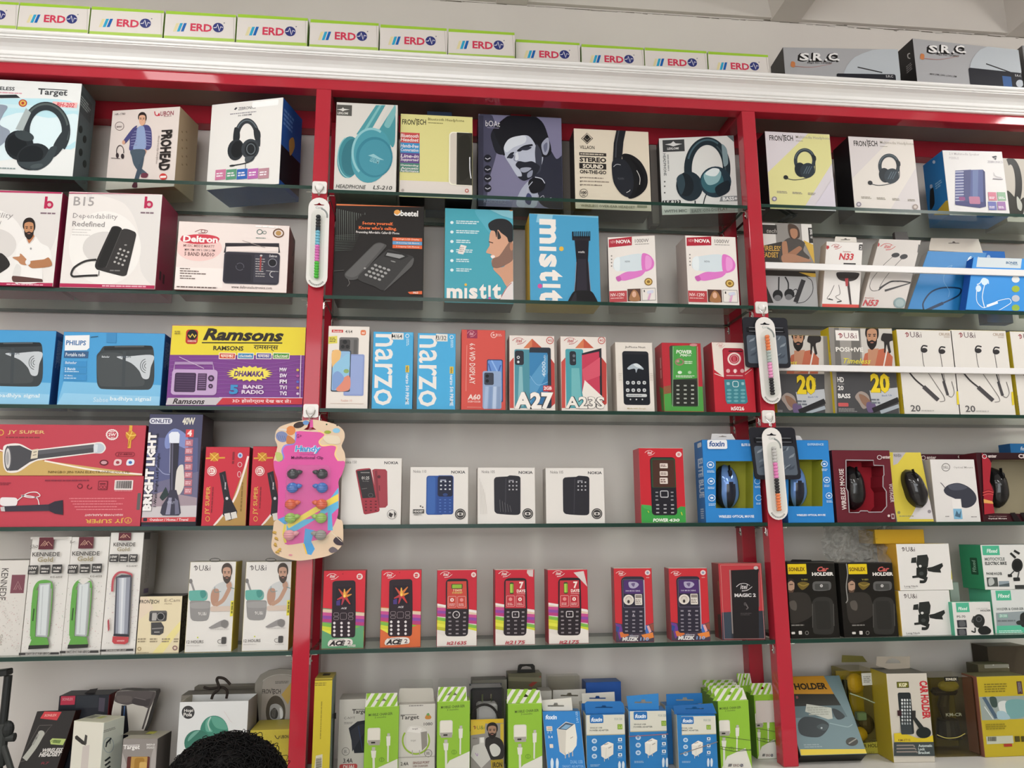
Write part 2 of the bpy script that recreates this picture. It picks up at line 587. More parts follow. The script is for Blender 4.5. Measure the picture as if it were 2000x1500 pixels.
def RO(x0, y0, x1, y1, t, col, rad=0):
    """outlined rectangle"""
    cu, cv, w, h = _span(x0, y0, x1, y1)
    s = w/max(1e-6, abs(x1-x0)); t *= s
    a, _ = _rr(cu, cv, w, h, max(rad*s, t*1.1)); b, _ = _rr(cu, cv, w-2*t, h-2*t, max(rad*s-t, 1e-5))
    n = len(a)
    if len(b) == n:
        CUR.put(a+b, [[i, (i+1) % n, n+(i+1) % n, n+i] for i in range(n)], col)

def _tess(uvs):
    tr = tessellate_polygon([[Vector((p[0], p[1], 0)) for p in uvs]])
    return [list(t) for t in tr]

def PG(pts, col):
    uvs = [CUR.uv(p) for p in pts]
    CUR.put(uvs, _tess(uvs) if len(uvs) > 4 else [list(range(len(uvs)))], col)

def smooth(pts, closed, n=5):
    out = []
    N, D = len(pts), len(pts[0])
    for i in range(N if closed else N-1):
        p = [pts[(i+k-1) % N] for k in range(4)] if closed else [pts[max(i-1, 0)], pts[i], pts[i+1], pts[min(i+2, N-1)]]
        ln = math.dist(p[1], p[2])
        ms = []
        for q, r in ((p[0], p[2]),(p[1], p[3])):
            m = [(r[j]-q[j])/2 for j in range(D)]
            l = math.hypot(*m)
            k = 1.0 if l <= ln or l == 0 else ln/l
            ms.append([c*k for c in m])
        for e, q in ((0,(p[0], p[1])),(1,(p[2], p[3]))):   # a short neighbour must not make a long run overshoot
            l2 = math.dist(*q)
            if 0 < l2 < ln: ms[e] = [c*min(1.0, 2*l2/ln) for c in ms[e]]
        for k in range(n):
            t = k/n
            h0, h1, h2, h3 = 2*t**3-3*t*t+1, t**3-2*t*t+t, -2*t**3+3*t*t, t**3-t*t
            out.append(tuple(h0*p[1][j]+h1*ms[0][j]+h2*p[2][j]+h3*ms[1][j] for j in range(D)))
    if not closed: out.append(tuple(pts[-1]))
    return out

def S(pts, col):
    PG(smooth(pts, True), col)

def E(cx, cy, rx, ry, col, n=20,a=0):
    ca, sa = math.cos(math.radians(a)), math.sin(math.radians(a))
    pts = []
    for k in range(n):
        x, y = rx*math.cos(2*math.pi*k/n), ry*math.sin(2*math.pi*k/n)
        pts.append((cx+x*ca-y*sa, cy+x*sa+y*ca))
    uvs = [CUR.uv(p) for p in pts]
    CUR.put(uvs, [list(range(n))], col)

def O(cx, cy, rx, ry, t, col, n=24,a0=0,a1=360):
    """ring or arc, clockwise degrees from 3 o'clock"""
    m = n if a1-a0 >= 360 else n+1
    A, B = [], []
    for k in range(m):
        an = math.radians(a0+(a1-a0)*k/n)
        A.append(CUR.uv((cx+rx*math.cos(an), cy+ry*math.sin(an))))
        B.append(CUR.uv((cx+(rx-t)*math.cos(an), cy+(ry-t)*math.sin(an))))
    q = [[i, (i+1) % m, m+(i+1) % m, m+i] for i in range(m if m == n else n)]
    CUR.put(A+B, q, col)

def L(pts, w, col, sm=False, taper=0):
    if sm: pts = smooth(pts, False)
    A, B = [], []
    n = len(pts)
    for i in range(n):
        p, q = pts[max(i-1, 0)], pts[min(i+1, n-1)]
        dx, dy = q[0]-p[0], q[1]-p[1]
        l = math.hypot(dx, dy) or 1
        k = w/2*(1-taper*i/(n-1))
        A.append(CUR.uv((pts[i][0]-dy/l*k, pts[i][1]+dx/l*k)))
        B.append(CUR.uv((pts[i][0]+dy/l*k, pts[i][1]-dx/l*k)))
    CUR.put(A+B, [[i, i+1, n+i+1, n+i] for i in range(n-1)], col)

_gr = random.Random(11)
def G(x0, y0, x1, y1, n, col, fill=0.55, v=False):
    """rows of small print too fine to read"""
    cu, cv, w, h = _span(x0, y0, x1, y1)
    uvs, fs = [], []
    W, H = (h, w) if v else (w, h)
    if H < 2e-4 or W < 2e-4: return
    for r in range(n):
        t = 0.0
        end = W*_gr.uniform(0.75, 1.0)
        while t < end:
            l = min(_gr.uniform(1.2, 4.5)*H/n*fill, end-t)
            b0 = -H/2+H*(r+0.5-fill/2)/n; b1 = b0+H/n*fill
            q = [(t-W/2, b0), (t+l-W/2, b0), (t+l-W/2, b1), (t-W/2, b1)]
            if v: q = [(y, -x) for x, y in q]
            k = len(uvs)
            uvs += [(cu+x, cv+y) for x, y in q]; fs.append([k, k+1, k+2, k+3])
            t += l+H/n*fill*0.45
    CUR.put(uvs, fs, col)

def PLATE(pts, y0, y1, col, hole=None):
    """solid plate in the plane of the front face, between two depths"""
    CUR.face('F', y0)
    f = lambda ps: [(CUR.uv(p, False)[0]-CUR.w/2, CUR.uv(p, False)[1]) for p in ps]
    CUR.mb.prism(f(pts), y0, y1, col, f(hole) if hole else None)
def ell(cx, cy, rx, ry, n=20):
    return [(cx+rx*math.cos(2*math.pi*k/n), cy+ry*math.sin(2*math.pi*k/n)) for k in range(n)]
def slot(cx, cy, w, h):
    """euro hanging slot outline"""
    a = h*0.28
    return [(cx-w/2, cy+a), (cx-w/2, cy-a*0.2), (cx-w*0.14, cy-a*0.2), (cx-w*0.1, cy-a*2.0), (cx+w*0.1, cy-a*2.0), (cx+w*0.14, cy-a*0.2), (cx+w/2, cy-a*0.2), (cx+w/2, cy+a)]
def TAB(pts, col, y0=0.0, y1=0.0008, hole=None, name='hang_tab', label=None):
    PART(name, label);PLATE(pts, y0, y1, col, hole)

# ---- repeated pictures
def keys(x0, y0, x1, y1, nx, ny, col, rx=0.3,ry=0.25):
    for j in range(ny):
        for i in range(nx):
            cx = x0+(x1-x0)*(i+0.5)/nx; cy = y0+(y1-y0)*(j+0.5)/ny
            E(cx, cy, (x1-x0)/nx*rx, (y1-y0)/ny*ry, col, 8)
def keymarks(x0, y0, x1, y1, nx, ny, col):
    for j in range(ny):
        for i in range(nx):
            cx = x0+(x1-x0)*(i+0.5)/nx; cy = y0+(y1-y0)*(j+0.5)/ny
            w, h = (x1-x0)/nx*0.2, (y1-y0)/ny*0.17
            R(cx-w, cy-h, cx+w, cy+h, col)
def swirl(x0, y0, x1, y1, col):
    """the looping script mark with sweep lines"""
    w, h = x1-x0, y1-y0
    L([(x0, y0+h*0.45),(x0+w*0.25, y0+h*0.08),(x0+w*0.6, y0+h*0.05),(x0+w*0.85, y0+h*0.3)], w*0.045, col, True, 0.5)
    T('itel', x0+w*0.25, y0+h*0.15, x0+w*0.72, y0+h*0.72, col, b=1, i=0.25)
    L([(x0+w*0.35, y0+h*0.95),(x0+w*0.7, y0+h*0.85),(x0+w, y0+h*0.42)], w*0.05, col, True, 0.4)
def frontech(x0, y0, x1, y1, col):
    w, h = x1-x0, y1-y0
    T('FRON', x0, y0+h*0.15, x0+w*0.52, y0+h*0.85, col, b=1)
    L([(x0+w*0.56, y0),(x0+w*0.59, y0+h*0.5),(x0+w*0.63, y0+h)], w*0.025, col)
    R(x0+w*0.57, y0+h*0.15, x0+w*0.68, y0+h*0.25, col)
    T('ECH', x0+w*0.64, y0+h*0.15, x1, y0+h*0.85, col, b=1)
def uandi(x0, y0, x1, y1, c1, c2):
    w, h = x1-x0, y1-y0
    O(x0+w*0.14, y0+h*0.5, w*0.12, h*0.42, w*0.045, c1,16,200,470)
    L([(x0+w*0.14, y0+h*0.05),(x0+w*0.14, y0+h*0.7)], w*0.045, c1)
    T('U&i', x0+w*0.34, y0, x1, y1, c2)
def badge(cx, cy, r, c1, c2):
    E(cx, cy, r, r, c1,14);E(cx, cy, r*0.55,r*0.55, c2,10);E(cx, cy, r*0.3,r*0.3, c1,8)
def face_man(cx, cy, w, h, skin, hair, beard=True, tilt=0):
    """a printed head and its hair seen from the front; cx, cy the middle of the face"""
    S([(cx-w*0.52, cy-h*0.1),(cx-w*0.5, cy-h*0.5),(cx-w*0.2, cy-h*0.72),(cx+w*0.25, cy-h*0.72),(cx+w*0.54, cy-h*0.45),(cx+w*0.5, cy),(cx, cy+h*0.2)], hair)
    S([(cx-w*0.42, cy-h*0.2),(cx-w*0.36, cy-h*0.4),(cx, cy-h*0.48),(cx+w*0.36, cy-h*0.4),(cx+w*0.42, cy-h*0.1),(cx+w*0.36, cy+h*0.28),(cx, cy+h*0.52),(cx-w*0.36, cy+h*0.28)],skin)
    if beard:
        S([(cx-w*0.42, cy+h*0.0),(cx-w*0.28, cy+h*0.16),(cx, cy+h*0.1),(cx+w*0.28, cy+h*0.16),(cx+w*0.42, cy+h*0.0),(cx+w*0.36, cy+h*0.36),(cx, cy+h*0.6),(cx-w*0.36, cy+h*0.36)], hair)
        E(cx, cy+h*0.23, w*0.15, h*0.035,'a06a5c',8)
    for s in (-1,1):
        E(cx+s*w*0.2, cy-h*0.1, w*0.1, h*0.03, hair, 8)
        L([(cx+s*w*0.08, cy-h*0.18),(cx+s*w*0.32, cy-h*0.19)], h*0.045, hair)
    L([(cx, cy-h*0.1),(cx+w*0.04, cy+h*0.06)], w*0.05,'b08468')
def erd_logo(x0, y0, x1, y1, c1='2f9fc4', c2='1c5fa8', red='c93b55', nv='333a74'):
    w, h = x1-x0, y1-y0
    for i, c in enumerate(('d9cfa0' if c1 == '2f9fc4' else c1, c1, c2)):
        a = x0+w*0.075*i
        PG([(a, y0+h*0.9),(a+w*0.055, y0+h*0.9),(a+w*0.125, y0+h*0.02),(a+w*0.07, y0+h*0.02)], c)
    T('ERD', x0+w*0.34, y0+h*0.1, x0+w*0.76, y0+h*0.9,red, b=2)
    E(x0+w*0.88, y0+h*0.5, w*0.105, h*0.5, nv)
    L([(x0+w*0.79, y0+h*0.52),(x0+w*0.84, y0+h*0.5),(x0+w*0.87, y0+h*0.15),(x0+w*0.9, y0+h*0.85),(x0+w*0.93, y0+h*0.4),(x0+w*0.97, y0+h*0.5)], w*0.014,'e8e6ea')
    E(x0+w*1.0, y0+h*0.02, w*0.013, h*0.06,'666677',8)
# ------------------------------------------------------------------ on top of the cornice
ZT = 2.5607
crop(0, 0, 3.3333)
e1 = Bx('charger_carton', 'white charger carton with green edges on the cornice, first whole one from the left', 'box',
        (108,14),(580,41),(572,204),(110,184), ZT, y=-0.028, yr=-0.028, d=0.09, c='d9d3cd', side='9cc24a', group='charger cartons on the cornice')
PG([(100,8),(590,36),(585,60),(100,34)],'9cc43c')
PG([(100,172),(590,196),(590,215),(100,192)],'a8c65a')
erd_logo(172, 94, 508, 154)
L([(570,60),(566,200)],3,'b8b2aa')
NTH = ['cut off at the photo left edge', '', 'second', 'third', 'fourth', 'fifth', 'sixth', 'seventh']
def erd_front(i, tl, tr, br, bl):
    w = NTH[i]
    lab = 'white green-edged charger carton on the cornice, ' + (w if i == 0 else w+' whole one from the left')
    dup(e1, lab, tl, tr, br, bl, ZT, -0.028+0.001*i, -0.028+0.001*i)
erd_front(0, (-370, -14), (103, 14), (106, 184), (-366, 160))
erd_front(2, (590, 40), (1064, 68), (1056, 235), (580, 205))
erd_front(3, (1074, 68), (1530, 95), (1528, 262), (1066, 235))
erd_front(4, (1540, 90), (2000, 116), (1998, 290), (1537, 258))
crop(600, 0, 3.125)
erd_front(5, (15, 108), (438, 148), (434, 300), (12, 272))
erd_front(6, (445, 145), (855, 175), (852, 325), (442, 300))
erd_front(7, (862, 172), (1266, 200), (1268, 352), (860, 326))
def on_top(b, label, tl, tr, z):
    P0 = at_z(tl, z+b.h); P1 = at_z(tr, z+b.h)
    y = (P0.y+P1.y)/2
    P0, P1 = at_y(tl, y), at_y(tr, y)
    o = b.o.copy(); COL.objects.link(o)
    o.matrix_world = Matrix.Translation(((P0.x+P1.x)/2, y, z)) @ Matrix.Diagonal(((P1.x-P0.x)/b.w, 1, 1, 1))
    o['label'] = label
    return o
on_top(e1, 'white charger carton set back on the cornice beside the taller row of cartons', (1272, 235), (1664, 264), ZT)
crop(1100, 0, 3.5717)
on_top(e1, 'white charger carton set back on the cornice, second of the sunken row', (126, 309), (561, 329), ZT)
on_top(e1, 'white charger carton set back on the cornice, third of the sunken row', (567, 330), (1001, 356), ZT)
on_top(e1, 'white charger carton set back on the cornice next to the grey radio boxes', (1009, 356), (1430, 384), ZT)

crop(1440, 0, 3.5714)
def src_box(label, tl, tr, br, bl, y, yr, dx, dy, radio, sx):
    b = Bx('radio_box', label, 'box', tl, tr, br, bl, ZT, y=y, yr=yr, d=0.085, c='a6a6a8', side='2a2727', top='6c6864', group='grey radio boxes on the cornice')
    X = lambda x: 332+(x-332)*sx+dx
    for k, (c, o) in enumerate((('1d1b1b',-9),('1d1b1b',-4),('e6e4e2',0))):
        for t, x in (('S',432),('.',505),('R',524),('.',612),('C',634),('.',698)):
            if t == '.': R(X(x+o), dy+413-o, X(x+14+o), dy+425-o, c)
            else: T(t, X(x+o-(0 if k == 2 else 5)), dy+370-o*0.6-(0 if k == 2 else 4), X(x+68+o+(0 if k == 2 else 4)), dy+424-o*0.8, c, b=(2.2 if k == 2 else 8), i=0.1)
    T('Regd. No. 1318847', X(488), dy+432,X(660), dy+450,'3a3433',b=0.5)
    S([(X(372), dy+462),(X(378), dy+430),(X(402), dy+438),(X(398), dy+470)],'c07a4c')
    L([(X(398), dy+462),(X(520), dy+470),(X(660), dy+445)],4,'a8746c',True, 0.6)
    S([(X(760), dy+560),(X(820), dy+400),(X(1135), dy+327),(X(1135), dy+560)],'b5bbc0')
    if radio:
        L([(X(860), dy+500),(X(1040), dy+560)],8,'2b2a2c')
        R(X(745), dy+548,X(1150), dy+760,'23242b',14)
        R(X(985), dy+588,X(1050), dy+660,'3e5f92');E(X(1110), dy+638,26,26,'b9bfc6')
        T('S.R.C', X(1075), dy+576,X(1120), dy+590,'c6c6c8',b=1)
        T('MW | FM | SW1 | SW2 | FM', X(446), dy+574,X(640), dy+590,'4a4747',b=0.5)
    else:
        L([(X(838), dy+470),(X(1010), dy+508)],8,'2b2a2c')
        R(X(700), dy+517,X(1112), dy+720,'23242b',12)
        T('S.R.C', X(1035), dy+526,X(1085), dy+542,'c6c6c8',b=1)
    F('L')
    for k, t in enumerate('SRC'):
        pass
    return b
b1 = src_box('grey radio box with its antenna picture, left one on the cornice', (332, 347), (1135, 327), (1146, 600), (338, 600), 0.035, 0.015, 0, 0, False, 1.0)
b2 = src_box('grey radio box showing a blue radio screen, right one on the cornice', (1240, 290), (1985, 331), (2000, 640), (1262, 640), 0.02, 0.04, 905, -54, True, 0.94)
F('L');L([(1205,372),(1190,380),(1192,402),(1207,408)],7,'d0cdca',True);G(1178,440,1226,500,4,'8f8a88')
Bx('radio_box', 'edge of a third grey radio box at the far right end of the cornice', 'box',(2010,330),(2700,350),(2720,640),(2030,640), ZT, y=0.045, d=0.085, c='8f9092', side='6d6a68', group='grey radio boxes on the cornice')

# ------------------------------------------------------------------ first shelf, left bay
z = ztop(1, 0)
crop(0, 0, 3.125)
Bx('headphone_box', 'white and sky blue headphone box at the left end of the top shelf', 'box',
   (-190,462),(480,521),(440,1100),(-240,1082), z, y=0.012, d=0.075, c='e3e6e4', side='5b696c', group='headphone boxes on the top shelf')
S([(-190,700),(-100,620),(120,600),(478,640),(470,900),(200,880),(-200,940)],'b9dfe8')
S([(-190,830),(100,690),(300,720),(474,700),(468,860),(150,960),(-200,980)],'d8eaee')
R(-200,640,478,662,'c9e4ea')
T('ELESS',0,530,90,552,'3c4146',b=1.5)
PG([(-60,580),(100,578),(124,598),(-60,600)],'2f3336')
G(0,562,145,574,1,'d79aa6')
T('Target',232,545,412,592,'45484a',b=1.4)
L([(234,541),(412,552)],5,'45484a')
E(140,630,26,23,'b24436');E(140,630,19,17,'d8b35a');E(140,630,9,9,'b24436')
PG([(322,620),(474,628),(470,660),(322,652)],'efb9b6');T('BH-202',345,628,455,655,'c94f5a',b=1.5, i=0.2)
S([(-190,690),(-20,640),(46,650),(20,700),(0,760),(60,800),(40,860),(-190,1000)],'8f9aa8')
O(280,800,150,178,52,'30373b',30,150,400)
O(280,800,142,170,12,'56605f',30,180,380)
PG([(95,790),(160,660),(190,690),(140,800)],'a9b4b4')
S([(330,880),(420,760),(400,880),(330,960)],'30373b')
E(118,888,88,92,'23292d',24,-20);E(105,890,60,70,'171c20',20,-20);E(150,830,60,30,'3a4346',18,15)
E(205,958,105,80,'272d31',24,-18);E(190,950,78,58,'191e22',20,-18)
S([(110,990),(140,1020),(230,1040),(310,990),(350,900),(310,900),(250,980)],'3a4347')
E(225,1015,40,14,'4b5557',16,-10)
G(0,1022,120,1036,1,'8a9a9a')
F('R');R(480,585,560,720,'4c5a5c');G(490,610,555,680,4,'9fb0b0')
for i, yy in enumerate((790,850,930,1000)): E(492+(i % 2)*24, yy, 12,24,'27302f');
Bx('headset_box', 'pinkish white headset box with a man in a checked shirt, on the top shelf', 'box',
   (680,668),(1088,658),(1062,1138),(642,1160), z, yr=None, d=0.085, c='ddd2cb', side='b8a486', group='headphone boxes on the top shelf')
T('HR-1780',702,690,765,703,'4b3d3a',b=1)
L([(944,680),(948,700),(962,706),(972,690)],6,'c2293f',True);E(970,702,8,6,'c2293f',10)
T('UBON',980,678,1060,706,'8c3a47',b=1.2);G(1000,707,1056,713,1,'8c6a66')
O(730,770,28,27,3,'5a4b48');G(712,768,748,780,2,'5a4b48')
S([(858,770),(905,765),(925,800),(926,890),(905,915),(795,920),(792,880),(800,810)],'4b4a7c')
S([(840,780),(880,775),(890,905),(815,915),(830,850)],'8fa2c6')
for k in range(6): L([(800,805+k*17),(838,800+k*17)],4,'8c8fb4');L([(885,800+k*17),(922,806+k*17)],4,'8c8fb4')
S([(810,785),(838,770),(790,850),(760,880),(752,862)],'4b4a7c')
E(756,870,10,13,'cf9f85',10);E(885,925,11,14,'cf9f85',10)
S([(800,918),(885,915),(880,960),(850,1010),(900,1060),(872,1078),(820,1010),(806,960)],'4c5a66')
S([(848,1010),(880,960),(862,1050),(832,1130),(815,1120)],'445260')
S([(870,1058),(905,1062),(895,1085),(862,1082)],'6d3947');S([(815,1120),(835,1115),(838,1145),(808,1143)],'5b3340')
face_man(870, 735, 46, 66, 'd9a98c', '2c2220', False)
O(735,925,24,38,4,'3a3134',20,160,380);E(718,950,9,16,'3a3134',10);E(750,955,10,16,'3a3134',10);L([(735,970),(680,966)],3,'3a3134')
T('PROHEAD',978,795,1046,1042,'2b2625',b=2.5,r=90)
T('Wired Over-Ear Headphone',955,830,972,1000,'8c7f78',r=90)
E(998,1080,23,20,'c8413c');R(980,1075,1016,1088,'efe6e2',3)
F('R')
for i in range(5):
    for j in range(2): R(1108+j*26,800+i*50,1116+j*26,810+i*50,'8f7c5f')
Bx('headset_box', 'white headset box with blue side, next to the red post on the top shelf', 'box',
   (1285,630),(1718,605),(1702,1122),(1258,1160), z, d=0.1, c='e6e4df', side='20539e', left='e0ded9', group='headphone boxes on the top shelf')
T('ZEBRONICS',1455,650,1560,668,'4c4b52',b=0.8);PG([(1428,668),(1440,655),(1450,658),(1438,672)],'3a3a42')
G(1405,684,1565,694,1,'8a888e');T('H-100HM',1455,697,1535,708,'5c5a60',b=1)
R(1540,615,1700,650,'f4f4f2',8)
O(1508,860,82,138,32,'2e3338',28,165,375)
O(1508,860,76,130,8,'59636a',28,200,340)
S([(1432,780),(1460,790),(1462,850),(1424,862)],'22272b');S([(1550,780),(1586,800),(1588,850),(1556,850)],'22272b')
E(1440,915,50,66,'2a2f33',24,12);E(1448,912,36,52,'15181b',20,12)
E(1528,910,54,62,'353b40',24,14);E(1532,910,38,46,'1d2124',20,14);O(1532,910,28,34,5,'666f74')
S([(1500,960),(1555,955),(1540,985),(1500,990)],'4a5054')
L([(1560,950),(1520,990),(1440,1008),(1408,1012)],7,'2b2f33',True);E(1418,1012,18,6,'23272a',12,-6)
L([(1500,985),(1498,1040)],3,'2b2f33')
for k, c in enumerate(('cc7a9c', '5f9a7a', '3768b4', 'b868ae', 'b78a94')):
    R(1315+k*66,1036-k*2,1378+k*66,1098-k*2, c);G(1322+k*66,1052-k*2,1370+k*66,1082-k*2,2,'ece4ea')
F('R');R(1700,930,1830,1150,'15171f');S([(1765,860),(1790,840),(1798,900),(1770,950)],'b08a4a');G(1730,690,1800,800,4,'5f8cc9')

# ------------------------------------------------------------------ first shelf, middle bay
z = ztop(1, 1)
crop(600, 0, 3.125)
Bx('headphone_box', 'white headphone box with big teal headphones, right of the left red post', 'box',
   (163,622),(540,640),(541,1180),(160,1172), z, y=0.012, d=0.08, c='d6d3cc', side='a9a9a2', group='headphone boxes on the top shelf')
R(163,640,273,706,'55544f')
PG([(180,668),(212,664),(218,655),(225,664),(260,668),(228,674),(218,680),(208,674)],'d8d6d0');T('LEXLOMI',186,684,250,698,'d8d6d0',b=2, i=0.1)
PG([(300,820),(420,642),(478,642),(370,830)],'4f979f');PG([(330,820),(440,642),(455,642),(345,825)],'7cb8ba')
S([(440,780),(530,650),(536,860),(520,900),(490,850),(450,800)],'4a929b');S([(470,760),(532,640),(538,700),(500,780)],'7ab3b6')
PG([(420,790),(500,645),(532,645),(440,790)],'d0d0ca')
E(255,960,72,128,'3f8691',26,6);E(270,960,60,112,'35737f',24,6);O(258,960,74,128,7,'86bcc0',30,90,250)
E(390,950,120,168,'4c97a5',30,12);O(392,935,122,155,14,'8bc0c6',30,130,300)
E(410,960,112,124,'3a8193',30);E(414,962,98,110,'4790a1',30)
PG([(372,950),(405,940),(440,962),(470,978),(440,975),(420,968)],'8fc0c8');T('LEXLOMI',384,968,440,995,'8fc0c8',b=1.5,a=-18)
T('HEADPHONE',175,1128,358,1152,'3d3f3b',b=0.3, i=0.2);T('LS-210',402,1134,518,1158,'3d3f3b',b=0.5, i=0.2)
F('L');G(147,800,160,1140,1,'565751',0.5, True)
Bx('headphone_box', 'pale yellow headphone box with feature stripes and a dark side window', 'box',
   (565,702),(1015,705),(1008,1214),(560,1204), z, yr='flat', d=0.07, c='d9d38f', side='2c2a30', left='cfc98a', group='headphone boxes on the top shelf')
R(560,1108,1010,1204,'dcd4cc')
frontech(580, 722, 725, 768, '2c2a22'); T('Bluetooth Headphone', 738, 724, 958, 745, '6b663f', b=0.4); G(738, 748, 850, 756, 1, '8a8455')
for k, (c, n) in enumerate((('c5504e',('Bluetooth', 'Headset')),('3f8dc0',('Hands-free', 'Conversation')),('644a84',('Line-in', 'Supported')),('4d8272',('Outstanding', 'Acoustic', 'Performance')))):
    y0 = 810+k*62; R(562, y0, 686, y0+62 if k < 3 else 1052, c)
    for q, t in enumerate(n): T(t, 570, y0+8+q*(42/len(n)+(4 if len(n) < 3 else 2)),680, y0+6+(q+1)*(44/len(n)+2),'e8e2e0',b=1, i=0.15)
R(865,808,1012,1132,'f0edd8',26);R(872,814,1012,1126,'cfc7ba',22);R(912,812,1012,1130,'2f2e28')
S([(925,850),(985,830),(1000,940),(990,1070),(930,1100)],'26251f');L([(992,960),(993,1040),(1000,1090)],5,'f0f0f4',True)
E(974,1165,12,12,'b4655a');E(974,1165,6,6,'e8d8d2');E(583,1162,9,9,'b3a6a0')
Bx('headphone_box', 'dark blue grey headphone box with a bearded man face filling it', 'box',
   (1046,706),(1550,708),(1562,1278),(1044,1256), z, yr='flat', d=0.055, c='7c7a96', side='26252e', group='headphone boxes on the top shelf')
S([(1046,706),(1130,706),(1160,900),(1110,1100),(1090,1256),(1046,1256)],'4a4a60')
R(1046,706,1076,1256,'3a3a4c')
S([(1270,1000),(1370,1080),(1420,1240),(1562,1278),(1562,950),(1520,970),(1440,880)],'2a2c3a')
S([(1280,1256),(1310,1150),(1390,1090),(1400,1256)],'a9aec0')
S([(1190,860),(1280,810),(1390,840),(1420,900),(1440,960),(1420,1030),(1380,1070),(1330,1100),(1290,1085),(1240,1010),(1200,940)],'b6bccb')
S([(1200,880),(1260,835),(1330,830),(1330,870),(1260,900),(1215,930)],'d2d8e0')
S([(1120,830),(1150,770),(1240,700),(1340,690),(1430,740),(1470,830),(1490,930),(1450,960),(1410,940),(1390,880),(1350,830),(1290,830),(1230,850),(1200,900),(1205,950),(1150,910)],'17181f')
S([(1120,830),(1135,800),(1160,860),(1200,940),(1150,930)],'1e2028')
S([(1430,880),(1470,840),(1478,900),(1462,945),(1440,940)],'9ba0b2');S([(1442,890),(1464,870),(1464,910),(1450,930)],'6c7086')
S([(1400,880),(1432,940),(1425,1040),(1400,1060),(1395,1000),(1390,930)],'3c3f4c')
S([(1280,920),(1320,890),(1372,880),(1376,890),(1330,905),(1300,925)],'1f212b');S([(1218,965),(1240,935),(1264,930),(1240,960)],'262833')
S([(1295,912),(1330,898),(1370,900),(1340,918)],'2f3240');S([(1225,962),(1246,945),(1262,948),(1250,968)],'2f3240')
L([(1278,930),(1262,975),(1290,985)],6,'7f8496',True);S([(1270,940),(1284,930),(1290,970),(1272,980)],'d5dae2')
S([(1272,1010),(1290,985),(1330,990),(1370,985),(1400,1000),(1420,1020),(1400,1060),(1360,1090),(1320,1104),(1285,1080),(1310,1075),(1300,1040)],'22242e')
S([(1300,1030),(1335,1022),(1368,1028),(1340,1050),(1312,1052)],'9da2b2');S([(1345,1058),(1375,1040),(1370,1075),(1345,1085)],'8c91a3')
S([(1350,1110),(1400,1080),(1450,1110),(1440,1160),(1370,1180)],'14151c');L([(1390,1082),(1430,1092),(1450,1120)],5,'c8ccd8',True)
L([(1375,1110),(1345,1150),(1345,1195),(1365,1230)],5,'b8bcc8',True);S([(1345,1180),(1370,1200),(1360,1250),(1330,1230)],'3e4468')
T('bOAt',1088,738,1176,774,'d9d8dc',b=0.4);R(1098,780,1170,784,'8886a0')
for yy in (968,1034,1090,1150): E(1101, yy, 23,24,'1d1e28',16);L([(1086, yy-2),(1100, yy+6),(1118, yy-3)],6,'b9b9c4');
T('ROCKERZ',1078,1222,1215,1243,'9090a4',b=0.4)
L([(1410,1190),(1415,1210),(1440,1195),(1450,1215),(1490,1208)],3,'b6b8c4',True)
crop(1100, 0, 3.5717)
Bx('headphone_box', 'cream headphone box with one large black ear cup and a black diamond mark', 'box',
   (82,905),(608,910),(616,1466),(86,1462), z, yr='flat', d=0.075, c='ddd3bf', side='3a3633', left='2f2c2c', group='headphone boxes on the top shelf')
PG([(125,966),(166,926),(208,966),(167,1006)],'1e1c1a');PG([(131,966),(167,930),(202,966),(167,1000)],'ddd3bf');PG([(146,957),(166,936),(187,957),(167,976)],'1e1c1a');PG([(138,968),(146,958),(167,978),(187,958),(196,968),(167,996)],'3a342f')
T('VILLAON',116,1016,218,1040,'2b2724',b=0.8)
R(112,1066,300,1088,'36312e');G(120,1070,292,1084,1,'cfc6b4')
T('STEREO',114,1098,300,1132,'2a2624',b=2.5);R(112,1140,300,1180,'2a2624');T('SOUND',136,1146,280,1176,'e2d9c8',b=2.5);T('ON-THE-GO',116,1188,300,1214,'2a2624',b=2.2)
for i in range(3): G(116,1236+i*25,320,1248+i*25,1,'8d8174');E(122,1242+i*25,5,5,'6d635a',8);E(226,1242+i*25,5,5,'6d635a',8)
O(142,1348,30,30,3,'3a3431');T('100',122,1334,162,1354,'2f2a28',b=2);T('HRS',130,1358,154,1368,'2f2a28',b=1)
PG([(345,1140),(352,1000),(370,909),(436,910),(420,990),(412,1080),(400,1150)],'1f2126');PG([(360,1100),(366,1000),(384,909),(392,909),(374,1000),(370,1100)],'40434a')
S([(410,1085),(470,1080),(540,1130),(585,1220),(580,1310),(520,1370),(450,1378)],'17181b')
S([(338,1150),(360,1110),(430,1120),(480,1200),(490,1300),(460,1375),(400,1350),(350,1270)],'23262d')
S([(470,1110),(530,1160),(562,1230),(550,1320),(500,1365),(530,1270),(520,1190)],'101114')
L([(512,1190),(534,1240),(532,1290)],4,'d8d6d0',True);T('VILLAON',378,1240,422,1254,'5a5d66');L([(440,1345),(460,1335),(466,1325)],4,'c9c9c9',True);L([(350,1165),(372,1148),(400,1152)],4,'b9bcc2',True)
T('WIRELESS OVER-EAR HEADSET',122,1432,500,1450,'6a6c55',b=0.5);R(515,1434,584,1450,'8f9078')
Bx('headphone_box', 'shiny white headphone box with black wired headphones beside the right red post', 'box',
   (680,970),(1200,937),(1222,1482),(690,1500), z, d=0.085, c='d9dad6', side='4a4644', left='3d3a3a', group='headphone boxes on the top shelf')
R(694,975,846,1058,'3f4142');PG([(710,1008),(752,1000),(768,985),(784,1000),(830,1004),(790,1014),(768,1022),(746,1014)],'d5d6d4');T('LEXLOMI',725,1028,806,1044,'d5d6d4',b=2, i=0.1)
T('HEADPHONE',699,1072,718,1226,'4a4d4d',b=0.8,r=90);G(724,1078,742,1200,1,'9a9c9a',0.5, True)
